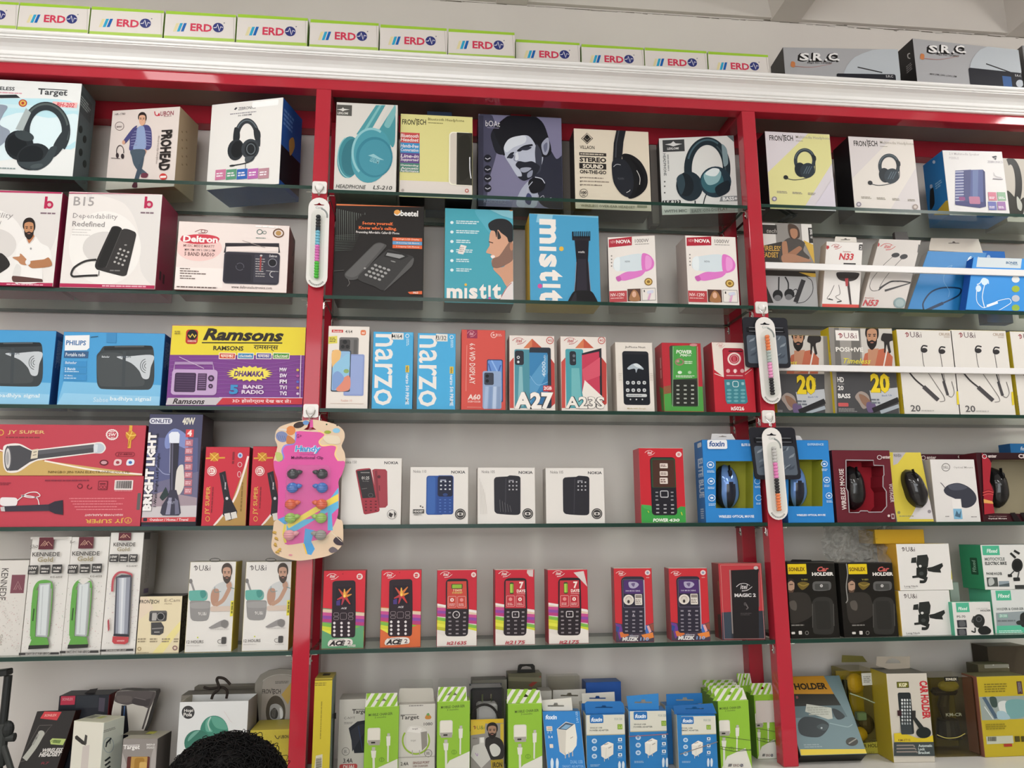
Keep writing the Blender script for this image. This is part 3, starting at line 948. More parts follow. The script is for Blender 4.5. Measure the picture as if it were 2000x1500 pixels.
for yy in (1268,1300,1345): E(708, yy, 6,6,'5b5d5d',8)
PG([(1140,942),(1200,937),(1203,990)],'5d6b6d')
O(1005,1180,162,222,54,'1e2b33',34,165,372);O(1008,1178,150,208,12,'47606a',34,200,300);O(1008,1178,128,186,10,'3a4a50',34,300,372)
S([(1105,1010),(1140,1040),(1150,1140),(1120,1160)],'7f969b')
E(880,1300,92,104,'1f2d36',26,-14);E(850,1290,60,82,'141d24',24,-10);S([(790,1250),(830,1215),(850,1290),(820,1360)],'31444d')
E(1062,1270,110,108,'213541',28,-14);E(1040,1265,78,82,'35626c',26,-14);S([(980,1220),(1040,1180),(1100,1200),(1080,1270),(1010,1290)],'8fb4b8');S([(990,1215),(1040,1175),(1090,1185),(1060,1230)],'dde6e6');S([(1060,1310),(1150,1260),(1160,1330),(1090,1370)],'16222b')
L([(1000,1350),(985,1390),(978,1425)],7,'1a2228',True);L([(920,1400),(920,1422)],8,'1a2228')
PG([(1100,1372),(1222,1366),(1222,1402),(1090,1406)],'85898a');T('BASS+',1112,1374,1216,1400,'e6e8e6',b=2)
R(692,1398,820,1426,'25282a',8);T('LS-812',704,1400,812,1424,'dfe0dc',b=2)
T('WITH MIC',704,1462,864,1484,'7e8480',b=2);PG([(884,1455),(1222,1440),(1222,1475),(884,1490)],'a9aca8');T('EASY ON-DISPLAY',896,1455,1150,1476,'5d625f',b=1,a=2)
crop(600, 0, 3.125)
Bx('headphone_box', 'blue grey box top just showing behind the pale yellow headphone box', 'box',(728,680),(870,682),(880,1150),(725,1150), z, y=0.098, d=0.045, c='4a5a78', side='3b465c', group='headphone boxes on the top shelf')
Bx('headphone_box', 'red topped box just showing behind the man face headphone box', 'box',(1245,684),(1362,684),(1372,1150),(1245,1150), z, y=0.118, d=0.02, c='a8323f', side='8a2a35', group='headphone boxes on the top shelf')
crop(1100, 0, 3.5717)
Bx('headphone_box', 'plain dark box standing behind and between the cream and the shiny headphone boxes', 'box',(0,985),(80,985),(80,1430),(0,1430), z, y=0.115, d=0.05, c='6b645e', side='5a544f', group='headphone boxes on the top shelf')
Bx('headphone_box', 'plain grey brown box behind the gap left of the shiny headphone box', 'box',(618,1010),(668,1010),(668,1430),(618,1430), z, y=0.13, d=0.04, c='857d76', side='6b6560', group='headphone boxes on the top shelf')

# ------------------------------------------------------------------ first shelf, right bay
z = ztop(1, 2)
crop(1440, 0, 3.5714)
def multimedia(label, tl, tr, br, bl, bg, c2, dx, dy):
    b = Bx('headset_box', label, 'box', tl, tr, br, bl, z, yr='flat', d=0.075, c=bg, side='1d1b1d', right='26242a', group='headphone boxes on the top shelf')
    PG([(tl[0], tl[1]+290),(tl[0]+290, tl[1]), tr, (tr[0]+10, tr[1]+200),(bl[0]+230,bl[1]),(bl[0],bl[1])], c2)
    frontech(224+dx, 936+dy, 388+dx, 990+dy, '2a2622'); T('Multimedia Headphone', 408+dx, 950+dy, 645+dx, 976+dy, 'a59f92', b=0.3); G(408+dx, 980+dy, 460+dx, 988+dy, 1, 'a59f92')
    O(470+dx, 1120+dy, 76,86,24,'333c42',26,150,390);O(470+dx, 1120+dy, 70,80,6,'5b676c',26,190,330)
    E(440+dx, 1185+dy, 40,52,'20272d',20,-16);E(488+dx, 1190+dy, 50,54,'2c363e',22,30)
    for k in range(3): L([(462+dx+k*16,1212+dy),(488+dx+k*16,1160+dy)],6,'56656f')
    S([(520+dx, 1080+dy),(545+dx, 1090+dy),(548+dx, 1120+dy),(528+dx, 1120+dy)],'252c31')
    L([(540+dx, 1130+dy),(540+dx, 1200+dy),(500+dx, 1238+dy),(400+dx, 1256+dy),(340+dx, 1244+dy)],5,'3a3f42',True)
    E(338+dx, 1238+dy, 17,15,'2a2c2e',14,20)
    for k in range(4): G(276+dx+k*108,1332+dy+k*6,350+dx+k*102,1350+dy+k*6,2,'9a9486')
    E(258+dx, 1388+dy, 18,17,'8c8590');E(258+dx, 1388+dy, 9,9,'d0cad0');E(652+dx, 1406+dy, 20,19,'9a8c84');E(652+dx, 1406+dy, 11,10,'c9bfb8')
    return b
multimedia('yellow and white headset box, first one in the right bay of the top shelf', (203, 912), (652, 940), (690, 1476), (230, 1458), 'd4ced2', 'd9d596', 0, 0)
PG([(520,1476),(688,1240),(690,1476)],'d2ccd6')
multimedia('all white headset box, second one in the right bay of the top shelf', (785, 955), (1243, 968), (1283, 1496), (822, 1487), 'd2cccb', 'dcd6ce', 588, 38)
Bx('speaker_box', 'white speaker box with blue left side, picture of tall blue speakers', 'box',
   (1447,1045),(1863,1060),(1904,1508),(1482,1500), z, d=0.085, c='dcdad8', side='2a78bc', left='2a7cc0', right='c9c7c5', group='headphone boxes on the top shelf')
T('2.0 Multimedia Speaker',1478,1066,1688,1088,'a8a2a4',b=0.4);T('PEBBLE',1478,1094,1545,1110,'b4aeb0');
PG([(1775,1092),(1805,1086),(1812,1096),(1785,1104)],'3b3a40');PG([(1785,1108),(1808,1100),(1804,1116)],'3b3a40');T('ZEBRONICS',1745,1122,1850,1138,'96919a')
PG([(1520,1190),(1620,1184),(1612,1420),(1518,1424)],'5a5f8c')
for k in range(11): L([(1520,1200+k*20),(1580,1198+k*20)],7,'b4b8cc')
PG([(1580,1188),(1628,1184),(1624,1420),(1580,1422)],'484c78')
PG([(1628,1186),(1712,1184),(1726,1200),(1730,1410),(1715,1430),(1622,1420)],'515b8c');PG([(1640,1190),(1680,1188),(1676,1410),(1640,1410)],'6675a0');PG([(1712,1184),(1726,1200),(1734,1440),(1716,1425)],'353a66')
PG([(1520,1404),(1716,1410),(1734,1442),(1690,1452),(1520,1430)],'3d3f70');R(1616,1372,1692,1424,'b0748e',8);R(1545,1374,1588,1400,'8c4d80',6)
for k, c in enumerate(('c77a8c', '8fb094', '6c70aa', '9c74a6')): R(1750+(k % 2)*64,1342+(k//2)*66,1806+(k % 2)*64,1400+(k//2)*66, c);G(1756+(k % 2)*64,1372+(k//2)*66,1800+(k % 2)*64,1390+(k//2)*66,2,'e4dce2')
L([(1785,1205),(1800,1230),(1840,1240)],3,'b4aeb0',True);L([(1780,1248),(1850,1252)],6,'8d8890')
F('L');PG([(1455,1400),(1480,1390),(1482,1500),(1370,1500)],'d3b23e');S([(1345,1330),(1368,1310),(1376,1420),(1345,1460)],'1d2026');S([(1345,1290),(1360,1288),(1360,1310),(1345,1312)],'b9c8de');G(1380,1260,1430,1310,3,'8fc0e4');E(1372,1130,10,12,'c9dcf0')
Bx('headphone_box', 'pale box with black headphones at the right end of the top shelf', 'box',
   (1850,1106),(2290,1118),(2330,1520),(1880,1500), z, y=0.05, d=0.08, c='b9b3a8', side='8d8880', group='headphone boxes on the top shelf')
O(1905,1290,82,190,48,'24231f',30,250,440);S([(1880,1330),(1960,1400),(2000,1380),(1990,1500),(1900,1500)],'2c2b24');S([(1950,1370),(1985,1420),(1980,1470),(1955,1450)],'b4b5ac')
# ------------------------------------------------------------------ second shelf, left bay
z = ztop(2, 0)
crop(0, 350, 3.125)
GR2 = 'telephone and radio boxes on the second shelf'
def beetel_mark(x0, y0, x1, y1):
    w, h = x1-x0, y1-y0
    R(x0, y0, x0+w*0.3, y1,'b52a52');O(x0+w*0.55, y0+h*0.68, w*0.45, h*0.32, w*0.26,'b52a52');E(x0+w*0.55, y0+h*0.68, w*0.2, h*0.14,'e8e4e0');O(x0+w*0.55, y0+h*0.68, w*0.14, h*0.1, w*0.06,'b52a52',12)
    G(x0-w*0.45, y1+h*0.28, x1+w*0.45, y1+h*0.5,1,'7d6670')
Bx('telephone_box', 'white and crimson telephone box with a pointing man in white polo shirt', 'box',
   (-330,55),(378,80),(322,655),(-380,640), z, d=0.1, c='e6e2dd', side='8f2044', group=GR2)
S([(-330,55),(378,80),(360,300),(250,500),(-100,620),(-370,600)],'dcd8d4')
E(-60,420,220,240,'e9e6e2',36);E(-40,400,140,100,'d6d2ce',30)
PG([(-330,60),(378,76),(377,90),(-330,72)],'b33a62');PG([(-380,625),(325,634),(322,655),(-380,645)],'b02a52');G(40,638,318,650,1,'e2a8b8')
beetel_mark(272, 106, 326, 180)
T('bility',-40,205,82,246,'9a9694',i=0.2);T('ned',-60,255,8,280,'9a9694',i=0.2)
S([(-60,540),(0,450),(62,520),(0,575),(-60,600)],'2c2a29')
S([(110,400),(150,360),(210,345),(250,390),(300,420),(315,500),(255,500),(250,625),(80,625),(90,520)],'eceae6')
S([(75,600),(100,520),(130,540),(110,640)],'dcdad6');S([(80,590),(255,610),(260,628),(85,628)],'5c3f3a')
S([(160,345),(200,335),(212,360),(180,395)],'b4764f');L([(160,360),(180,395),(215,350)],6,'d3d0cc',True)
face_man(178, 310, 68, 100, 'c08a64', '2a2220')
S([(300,480),(315,530),(200,545),(170,520),(190,500),(270,490)],'b07a54');S([(78,478),(120,472),(125,455),(140,465),(170,500),(165,525),(130,520),(110,500)],'b98460');E(172,508,16,18,'e6e6e6',12)
E(190,425,6,7,'9a9a9a',8)
Bx('telephone_box', 'white telephone box with crimson side and a black desk phone on a pale disc', 'box',
   (408,82),(978,84),(945,672),(362,660), z, d=0.105, c='e6e1dc', side='932146', left='d8d4d0', group=GR2)
S([(600,84),(978,84),(950,640),(860,560),(840,300),(760,150)],'ddd9d5');R(528,86,560,130,'ddd9d6')
E(640,420,220,225,'ece9e4',40);E(640,420,135,100,'d4d0cc',30)
T('B15',450,108,575,163,'a49f9d',b=0.8);T('Dependability',445,210,718,250,'9a9593',b=0.4);T('Redefined',442,258,640,290,'8d8886',b=0.8)
for k in range(3): G(440,305+k*16,560,313+k*16,1,'c9c4c0')
beetel_mark(882, 106, 934, 178)
S([(682,295),(720,288),(745,310),(640,540),(600,555),(580,530),(600,470)],'2b2928');S([(745,310),(820,320),(832,345),(775,580),(745,592),(605,555),(640,540)],'343231')
S([(690,300),(742,312),(650,530),(596,528)],'1f1e1d');L([(742,312),(648,540)],4,'4d4b4a')
for j in range(4):
    for i in range(3): E(735+i*24-j*11,428+i*9+j*26,8,7,'b5b2ae',8)
E(768,403,9,5,'8f8c8a',8);G(672,552,740,566,1,'7c7a78')
L([(590,492),(520,502),(455,540),(436,580),(450,595),(530,590),(598,588)],12,'2e2c2b',True);L([(604,590),(606,560)],4,'2e2c2b')
PG([(362,636),(950,650),(945,672),(362,658)],'b32c54');G(625,648,925,662,1,'e6b4c2');PG([(408,82),(978,83),(978,90),(408,88)],'b33a62')
F('R');G(965,570,1010,640,2,'3a1222',0.5, True)
Bx('radio_box', 'pinkish white five band radio box with a black handled radio and red name oval', 'box',
   (1088,268),(1752,270),(1748,694),(1062,672), z, d=0.09, c='e9dcd6', side='7e4a4a', left='ddd2cc', group=GR2)
E(1215,420,140,80,'ecc9c3',32);R(1066,540,1360,660,'efe6e0')
E(1220,366,120,30,'cb3f4d',30);R(1105,345,1335,388,'cb3f4d',20);T('Deltron',1118,346,1330,386,'f2ebe8',b=2.4)
L([(1190,322),(1225,308),(1265,314),(1258,328),(1210,330)],4,'8c5a56',True);O(1240,318,14,11,4,'8c5a56')
T('MUSIC MEIDE MARTT',1120,400,1310,416,'8c5f5a',b=0.5);T('MW / FM / SW 1 / SW 2 / FM',1128,426,1312,440,'4c3533',b=1);T('5 BAND RADIO',1126,446,1310,470,'6c4d48',b=0.8)
for k in range(5): G(1098,541+k*15,1180+(k % 3)*40,552+k*15,1,'6c5b56')
T('www.deltronelectronics.com',1412,652,1660,670,'55433f',b=0.3);G(1078,654,1375,668,1,'6c5b56')
O(1585,322,18,16,4,'4a6a62');O(1615,326,12,10,3,'4a6a62');G(1562,356,1632,364,1,'5f7a72');O(1700,330,34,28,7,'6b4a34');E(1700,330,17,15,'b89058');G(1560,284,1730,300,1,'f4efec')
L([(1372,450),(1380,400),(1700,400),(1704,450)],12,'2c2730');PG([(1375,390),(1704,392),(1704,414),(1540,408),(1375,412)],'28242b');PG([(1390,412),(1700,416),(1700,444),(1388,442)],'e9dcd6')
R(1364,448,1706,642,'2c2a33',22);R(1376,460,1534,626,'24222b',14);RO(1364,448,1706,642,4,'47454f',22)
O(1465,535,26,24,4,'55545e',18,40,200);O(1465,535,26,24,4,'55545e',18,220,380)
R(1550,462,1700,634,'3a3843',6)
for k in range(8): G(1560,484+k*15,1620,494+k*15,1,'a9a4a4')
R(1586,474,1596,560,'9a4040');E(1664,512,27,26,'17161c');O(1664,512,27,26,4,'8d8c94');O(1668,582,22,20,4,'c9c6c6',16,90,300);L([(1625,560),(1700,566)],3,'b5b2b2');T('Deltron',1645,464,1692,478,'d8d5d5',b=1);E(1595,468,8,6,'c0bcbc',8)
L([(1480,376),(1620,420)],3,'9c8f8b')
F('R');L([(1785,470),(1800,400),(1790,360)],8,'4f2a2c',True);L([(1788,560),(1800,600),(1780,630)],8,'4f2a2c',True)

# ------------------------------------------------------------------ second shelf, middle bay
z = ztop(2, 1)
crop(600, 380, 3.3333)
Bx('telephone_box', 'black telephone box with a grey desk phone and orange writing beside the left red post', 'box',
   (172,66),(748,72),(752,672),(166,664), z, y=0.012, d=0.09, c='1e1a18', side='191614', left='3c3836', group=GR2)
PG([(172,60),(748,64),(748,74),(172,70)],'d9794a')
E(586,118,21,19,'e0a050',18);S([(566,122),(586,132),(606,118),(600,136),(574,136)],'e6e2de');T('beetel',608,104,722,142,'eceae7',b=1.6)
T('Secure yourself.',358,178,560,204,'e8743e',b=1.6);T("Know who's calling.", 336,208,584,236,'e8743e',b=1.6);T('Presenting Affordable Caller-ID Phone',318,240,600,260,'e4e0dc',b=1)
for k, (c, t) in enumerate((('d9653a', '14 Digit LCD Display'),('5f97c4', '20 Incoming Calls Memory'),('d9653a', '5 Outgoing Calls Memory'))):
    R(556,282+k*24,748,304+k*24, c);T(t, 580,287+k*24,730,299+k*24,'f0dcd0',b=0.6)
for k in range(15): L([(180+k*14,90+k*3),(181+k*14,300-(k*13 if k > 9 else 0))],4.5,'5f6660' if k % 2 else '6d746d', False, 0.7)
for k in range(10): L([(180,268+k*11),(340-k*5,262+k*11)],4,'5a615b',True, 0.8)
S([(244,520),(290,470),(430,330),(470,314),(515,330),(505,352),(400,470),(330,548),(270,556)],'4e4d4c');S([(250,518),(440,328),(500,334),(330,525),(290,540)],'5c5b5a')
S([(330,548),(400,470),(520,362),(560,366),(688,405),(680,440),(560,560),(500,625),(440,600)],'353433');S([(560,560),(688,415),(680,470),(500,630)],'545352')
PG([(520,366),(640,385),(660,405),(610,430),(500,405)],'232221');PG([(522,380),(616,394),(636,404),(600,418),(512,398)],'8f908f')
for j in range(4):
    for i in range(4): E(446+i*28-j*20,462+i*10+j*21,12,8,'9c9b99',10,20)
E(376,482,8,6,'9c9b99',8);E(560,438,18,4,'8d8c8a',8,15)
L([(160,500),(240,495)],4,'55524f');L([(268,556),(276,580),(262,600)],4,'6a6764',True)
PG([(655,636),(748,630),(748,652),(668,650)],'d9653a');T('M63',690,634,722,648,'f0e0d8',b=1)
TEAL = '4aa3b4'
Bx('trimmer_box', 'teal trimmer box with a smiling man in profile and white lower case letters', 'box',
   (900,92),(1338,98),(1344,712),(892,704), z, yr='flat', d=0.075, c=TEAL, side='3a3231', left='c9a23c', group='trimmer boxes on the second shelf')
S([(1100,92),(1338,98),(1342,420),(1230,300),(1150,200)],'5aadc0')
for k, w in enumerate((150,160,100,110,90,100)):
    yy = 172+k*62; G(970, yy-3, 970+w, yy+22, 2, 'cfe3e6'); E(942, yy+10, 11, 10, 'dcebec', 10)
PG([(980,384),(1000,326),(1038,336),(1016,390)],'e8e0da');G(990,340,1026,376,3,'b8aaa4')
S([(1210,480),(1280,470),(1344,400),(1344,600),(1300,600),(1262,540)],'cf9c80');S([(1255,680),(1300,600),(1344,570),(1344,700),(1250,690)],'e4dad8');L([(1250,690),(1300,605),(1330,575)],5,'b86a6a',True)
S([(1195,240),(1230,220),(1300,240),(1340,300),(1340,430),(1290,460),(1235,478),(1206,462),(1200,430),(1208,416),(1192,402),(1200,390),(1166,380),(1170,362),(1188,330),(1184,300)],'d6a488')
S([(1208,420),(1250,400),(1300,330),(1330,300),(1340,420),(1290,460),(1235,480),(1204,466)],'8a6a5c');S([(1196,400),(1216,396),(1222,408),(1202,416)],'efe4e0')
S([(1180,190),(1230,160),(1300,165),(1340,210),(1340,300),(1312,310),(1300,280),(1262,250),(1240,230),(1232,280),(1220,240),(1190,230)],'26272a');S([(1240,235),(1262,280),(1240,290)],'3a3533')
L([(1182,308),(1210,316)],6,'4a352d');E(1330,340,12,26,'b98368',12)
PG([(1190,100),(1338,102),(1338,160),(1270,140)],'88c2d0')
def misfit(x0, y0, x1, y1,r):
    """white letters with a yellow and a pink dot; r = 0 reads across, 90 reads down"""
    def seg(t, a, b_, c0, c1,bold=2.6):
        if r == 0: T(t, x0+(x1-x0)*a, y0+(y1-y0)*c0, x0+(x1-x0)*b_, y0+(y1-y0)*c1, 'efe9e2', b=bold)
        else: T(t, x1-(x1-x0)*c1, y0+(y1-y0)*a, x1-(x1-x0)*c0, y0+(y1-y0)*b_, 'efe9e2', b=bold, r=90)
    def dot(a, c, col):
        if r == 0: E(x0+(x1-x0)*a, y0+(y1-y0)*c, (y1-y0)*0.09, (y1-y0)*0.09, col, 14)
        else: E(x1-(x1-x0)*c, y0+(y1-y0)*a, (x1-x0)*0.1, (x1-x0)*0.1, col, 14)
    seg('m', 0, 0.29, 0.28, 1); seg('\u0131', 0.325, 0.375, 0.28, 1, 3.5); seg('s', 0.41, 0.57, 0.26, 1.02); seg('t', 0.6, 0.73, 0.0, 1); seg('\u0131', 0.765, 0.81, 0.1, 0.86, 3.5); seg('t', 0.84, 1.0, 0.0, 1)
    dot(0.35, 0.06, 'e2b84c'); dot(0.79, 0.98, 'd0569a')
misfit(908, 582, 1262, 680, 0)
E(1328,102,12,8,'d98a4a',8)
Bx('trimmer_box', 'blue trimmer box with yellow side and letters reading downwards beside a black trimmer', 'box',
   (1476,118),(1896,144),(1912,718),(1452,704), z, yr='flat', d=0.08, c='4d9fc8', side='d9b54a', left='dcb43e', right='3d3735', group='trimmer boxes on the second shelf')
PG([(1476,118),(1896,144),(1896,152),(1480,128)],'7fbcd8');PG([(1500,125),(1600,130),(1590,190),(1490,180)],'8cc4dc')
misfit(1512, 160, 1664, 712, 90)
T('TRIM BOX',1548,684,1614,698,'d8e6ec',b=0.5)
PG([(1728,262),(1838,262),(1834,290),(1828,430),(1838,560),(1845,660),(1735,660),(1748,560),(1752,430),(1740,290)],'211f26');PG([(1760,420),(1815,420),(1822,640),(1752,640)],'2f2c36')
R(1724,245,1842,300,'26242a',3)
for k in range(10): R(1728+k*12,240,1734+k*12,284,'6fa6be' if k % 1 else '17161a')
for k in range(9): R(1735+k*12,242,1740+k*12,272,'4d9fc8')
T('misfit',1764,368,1806,382,'d0ced0',b=1);L([(1752,440),(1745,560),(1738,640)],3,'8f8a94',True);L([(1830,440),(1838,560),(1846,640)],3,'8f8a94',True)
S([(1700,718),(1715,660),(1745,628),(1840,628),(1868,655),(1884,718)],'1b1a1d');S([(1715,705),(1735,655),(1750,640),(1750,700)],'2f2d33')
crop(1000, 380, 3.3327)
b = Bx('hair_dryer_box', 'white hair dryer box with a pink dryer, standing next to the blue trimmer box', 'box',
   (630,290),(938,252),(948,712),(634,706), z, y=0.03, yr=0.008, d=0.07, c='e9e3dc', side='b5a8a2', top='a84a44', group='hair dryer boxes on the second shelf')
def nova(dx, dy):
    X = lambda x: x+dx
    PG([(X(630),292+dy),(X(780),274+dy),(X(780),330+dy),(X(630),345+dy)],'b02c3c');T('NEW', X(640),300+dy, X(676),318+dy, 'd9a0a0',b=0.5, i=0.2);T('NOVA', X(678),294+dy, X(772),318+dy, 'f0e8e4',b=2.6)
    T('1000W', X(800),288+dy, X(890),312+dy, '7d7772',b=0.4);G(X(800),318+dy, X(915),326+dy, 1,'9a948f')
    S([(X(665),425+dy),(X(690),410+dy),(X(846),388+dy),(X(850),495+dy),(X(670),490+dy)],'d3dfe4');S([(X(665),425+dy),(X(700),410+dy),(X(700),495+dy),(X(668),488+dy)],'e4ecee');T('NOVA', X(735),430+dy, X(768),442+dy, '6d7a82',b=1)
    S([(X(846),388+dy),(X(895),395+dy),(X(925),440+dy),(X(910),485+dy),(X(850),496+dy)],'dd78c4');S([(X(870),400+dy),(X(905),415+dy),(X(905),470+dy),(X(870),485+dy)],'e79ad4')
    S([(X(680),540+dy),(X(740),505+dy),(X(800),500+dy),(X(868),492+dy),(X(840),530+dy),(X(740),560+dy),(X(700),556+dy)],'dc7cc6');S([(X(676),540+dy),(X(700),530+dy),(X(712),556+dy),(X(690),566+dy)],'c763ae')
    for k in range(4): E(X(648),400+dy+k*22,5,5,'8d8781',8)
    E(X(888),568+dy, 27,25,'8c6a30');E(X(888),568+dy, 20,18,'d9b868');E(X(888),568+dy, 11,10,'8c6a30')
    R(X(632),628+dy, X(748),700+dy, 'b84348');T('NV-1290', X(642),642+dy, X(732),664+dy, 'f0dcd8',b=1);G(X(642),670+dy, X(735),680+dy, 1,'e0b8b4')
    R(X(752),614+dy, X(838),694+dy, '55382e');S([(X(765),690+dy),(X(775),640+dy),(X(795),620+dy),(X(820),640+dy),(X(830),690+dy)],'a5744c');E(X(795),650+dy, 14,20,'dcae94',14)
    RO(X(845),610+dy, X(935),690+dy, 2,'4a4644');S([(X(880),630+dy),(X(915),622+dy),(X(918),640+dy),(X(885),645+dy)],'cfd2e2');S([(X(895),645+dy),(X(905),645+dy),(X(895),685+dy),(X(882),684+dy)],'d9a8c8');T('1', X(858),622+dy, X(864),636+dy, '2c2a2a',b=2)
nova(0, 0)
dup(b, 'white hair dryer box with red dented top, beside the right red post', (1142, 272), (1470, 270), (1482, 722), (1148, 714), z, 0.012, 0.012)

# ------------------------------------------------------------------ second shelf, right bay
z = ztop(2, 2)
crop(1440, 400, 3.3339)
GR2R = 'earphone packs behind the upper white rail'
Bx('headset_pack', 'sports wireless headset pack with an exercising woman, first in the right bay second shelf', 'box',
   (150,118),(540,122),(528,668),(165,664), z, y=0.03, d=0.035, c='8a8681', side='5c5a58', right='b49a4a', group=GR2R)
R(140,122,250,270,'cfccc6');R(150,130,258,190,'2e2b28');T('tech',190,156,256,184,'8f8a84',b=1.5, i=0.3)
R(420,122,538,262,'d9d6d0');R(464,150,526,250,'2a2826');T('30',472,158,518,196,'cfccc8',b=2);T('HRS',476,205,516,220,'cfccc8',b=1);PG([(430,230),(540,262),(540,380),(500,380)],'c9a548')
PG([(148,270),(290,240),(330,378),(150,378)],'3a3632');T('WIRELESS',96,266,286,300,'c9a04a',b=1);T('HEADSET',110,308,268,342,'c9a04a',b=1)
S([(300,240),(340,215),(400,225),(440,250),(430,300),(470,350),(380,378),(280,370),(280,280)],'4b4642');S([(330,130),(370,130),(400,160),(402,215),(345,215)],'4a3a30');S([(345,160),(385,160),(392,200),(372,222),(350,205)],'a5785c')
S([(290,250),(320,240),(330,330),(300,360)],'a5785c');S([(300,340),(400,270),(420,290),(330,370)],'9a6e54');S([(290,330),(350,320),(420,340),(480,370),(300,376)],'a87c62')
R(160,430,528,466,'35312d');PG([(400,440),(528,448),(520,490),(480,470)],'c9a548')
R(160,466,528,666,'a5a5a5');PG([(165,470),(235,640),(165,640)],'2d2b2a')
L([(270,470),(268,560)],9,'2a2a2c');E(262,590,33,36,'1e1e20');E(262,608,24,20,'6c6c6e');L([(310,470),(330,510),(330,560)],9,'2a2a2c',True);E(338,582,33,34,'1e1e20');E(334,602,24,19,'6c6c6e')
L([(430,490),(378,635)],30,'2e2d2f');L([(450,470),(485,500),(488,570),(440,630),(380,642)],4,'2a2a2c',True);L([(350,570),(380,550),(395,575),(365,600)],5,'2a2a2c',True)
TAB([(262,110),(358,48),(398,52),(390,70),(330,112)],'1e1d1c',0.012,0.016,[(290,104),(360,68),(372,72),(322,106)], label='black hanging tab')
Bx('earphone_box', 'white slim earphone box with red model letters, second in the right bay second shelf', 'box',
   (578,238),(822,246),(792,672),(548,660), z, y=0.02, yr=0.02, d=0.03, lean=5,skew=True, c='e3dfda', side='c9bdb4', group=GR2R)
L([(582,262),(580,285),(590,290)],5,'b03a3c');E(590,276,9,11,'b03a3c',10); swirl(612,256,680,290,'b03a3c');R(792,258,818,296,'3a3836',3);T('2',798,268,812,290,'e0dcd8',b=1)
T('Earphone',688,300,740,312,'b86a60',b=0.3);T('N33',662,316,758,360,'c23038',b=2, i=0.15)
S([(650,440),(790,444),(775,485),(720,500),(660,485)],'3a3634');PG([(712,500),(728,500),(745,655),(733,655)],'3a2f2e');PG([(700,480),(722,478),(720,530),(706,530)],'b04044');R(690,380,770,412,'2c2a29')
L([(630,525),(605,580),(585,610),(620,620)],3,'4a4644',True);L([(660,522),(668,580),(640,600),(680,628)],3,'4a4644',True);L([(595,612),(622,620)],6,'2c2a29');L([(648,634),(678,628)],7,'2c2a29')
R(548,648,806,672,'cf4a40')
TAB([(632,240),(640,206),(775,212),(778,244)],'d8d2c8',0.012,0.0128,slot(705,226,60,14))
Bx('earphone_box', 'pale grey leaning earphone box with red model letters and a small tan bag tab', 'box',
   (905,212),(1218,240),(1090,682),(806,668), z, y=0.012, yr=0.012, d=0.03, lean=8,skew=True, c='c9c3bd', side='9c9288', left='b8aea4', group=GR2R)
L([(912,240),(908,268),(920,272)],5,'b03a3c');E(918,258,9,12,'b03a3c',10); swirl(932,252,1030,296,'b8433f');PG([(1180,258),(1225,262),(1214,315),(1172,308)],'4c4a4a');T('2',1186,272,1206,302,'dcdad8',b=2)
E(1030,328,27,15,'232122',14,-8);E(1084,338,26,16,'232122',14,-12);L([(1010,340),(955,390),(880,480),(862,530),(880,560),(925,555)],3,'4a4644',True);L([(1070,352),(1020,405),(960,480),(930,530),(925,555)],3,'4a4644',True)
L([(920,555),(990,505),(1060,498),(1135,508)],8,'2a2829',True);L([(925,545),(1000,500),(1050,500)],12,'2a2829',True, 0.5);L([(960,560),(1060,530),(1135,508)],14,'302e2f',True, 0.7)
T('Earphone',832,602,890,614,'b86a60',b=0.3);T('N53',818,618,918,660,'b83a40',b=2.2, i=0.2);E(1056,640,40,36,'7d9394',24);E(1056,640,28,25,'96a8a8',20)
TAB([(1030,226),(1024,176),(1105,176),(1118,228)],'4a4443',0.02,0.03, label='dark pouch tab')
Bx('earphone_box', 'bright blue leaning earphone box with a dark cable loop behind the upper white rail', 'box',
   (1240,296),(1628,316),(1500,705),(1102,682), z, y=0.036, yr=0.036, d=0.028, lean=8,skew=True, c='2b7ebc', side='d5cfc8', top='dcd6cf', group=GR2R)
T('foxin',1500,336,1588,368,'dceaf2',b=2.2, i=0.25)
L([(1215,690),(1210,640),(1260,570),(1340,540),(1452,546),(1440,590),(1340,640),(1230,690)],10,'15304f',True);L([(1340,640),(1225,692)],20,'15304f');L([(1360,410),(1400,395),(1350,450),(1345,500),(1380,560),(1375,600)],3,'6ba3cc',True)
TAB([(1250,268),(1262,216),(1570,222),(1592,290),(1600,316),(1250,296)],'d3c8bc',0.026,0.0268,slot(1410,248,70,16), label='pale card hanging tab')
Bx('earphone_box', 'royal blue earphone box with white wired buds, right end behind the upper white rail', 'box',
   (1625,345),(1840,346),(1885,712),(1490,704), z, y=0.002, d=0.026, lean=4,skew=True, c='3b8fd8', side='2d62b8', group=GR2R)
R(1560,346,1850,410,'c8d2d6');T('BONER',1750,370,1826,386,'2f5f86',b=2);G(1775,388,1828,394,1,'4a748f')
E(1610,500,22,24,'cfe3f2',14);E(1570,545,18,22,'cfe3f2',14);L([(1560,520),(1580,510),(1600,480),(1630,490),(1635,515)],7,'cfe3f2',True);L([(1610,520),(1595,600),(1610,670)],5,'e4eef5',True);L([(1558,560),(1560,630),(1600,670),(1640,655),(1700,625),(1770,612),(1780,640),(1700,690)],4,'e4eef5',True);L([(1625,660),(1695,635)],16,'eef3f6')
for k, c in enumerate(('d9dcdc', '9cb03c', 'b9bcc4', '8fae48')): E(1812,486+k*62,26,22, c, 16)
Bx('earphone_box', 'blue box edge behind the royal blue earphone box, second shelf right', 'box',(1620,300),(1785,305),(1790,690),(1620,690), z, y=0.1, d=0.03, c='2f6fc0', side='2a5fae', group=GR2R)
E(1636,340,12,14,'a9c4e2',12)
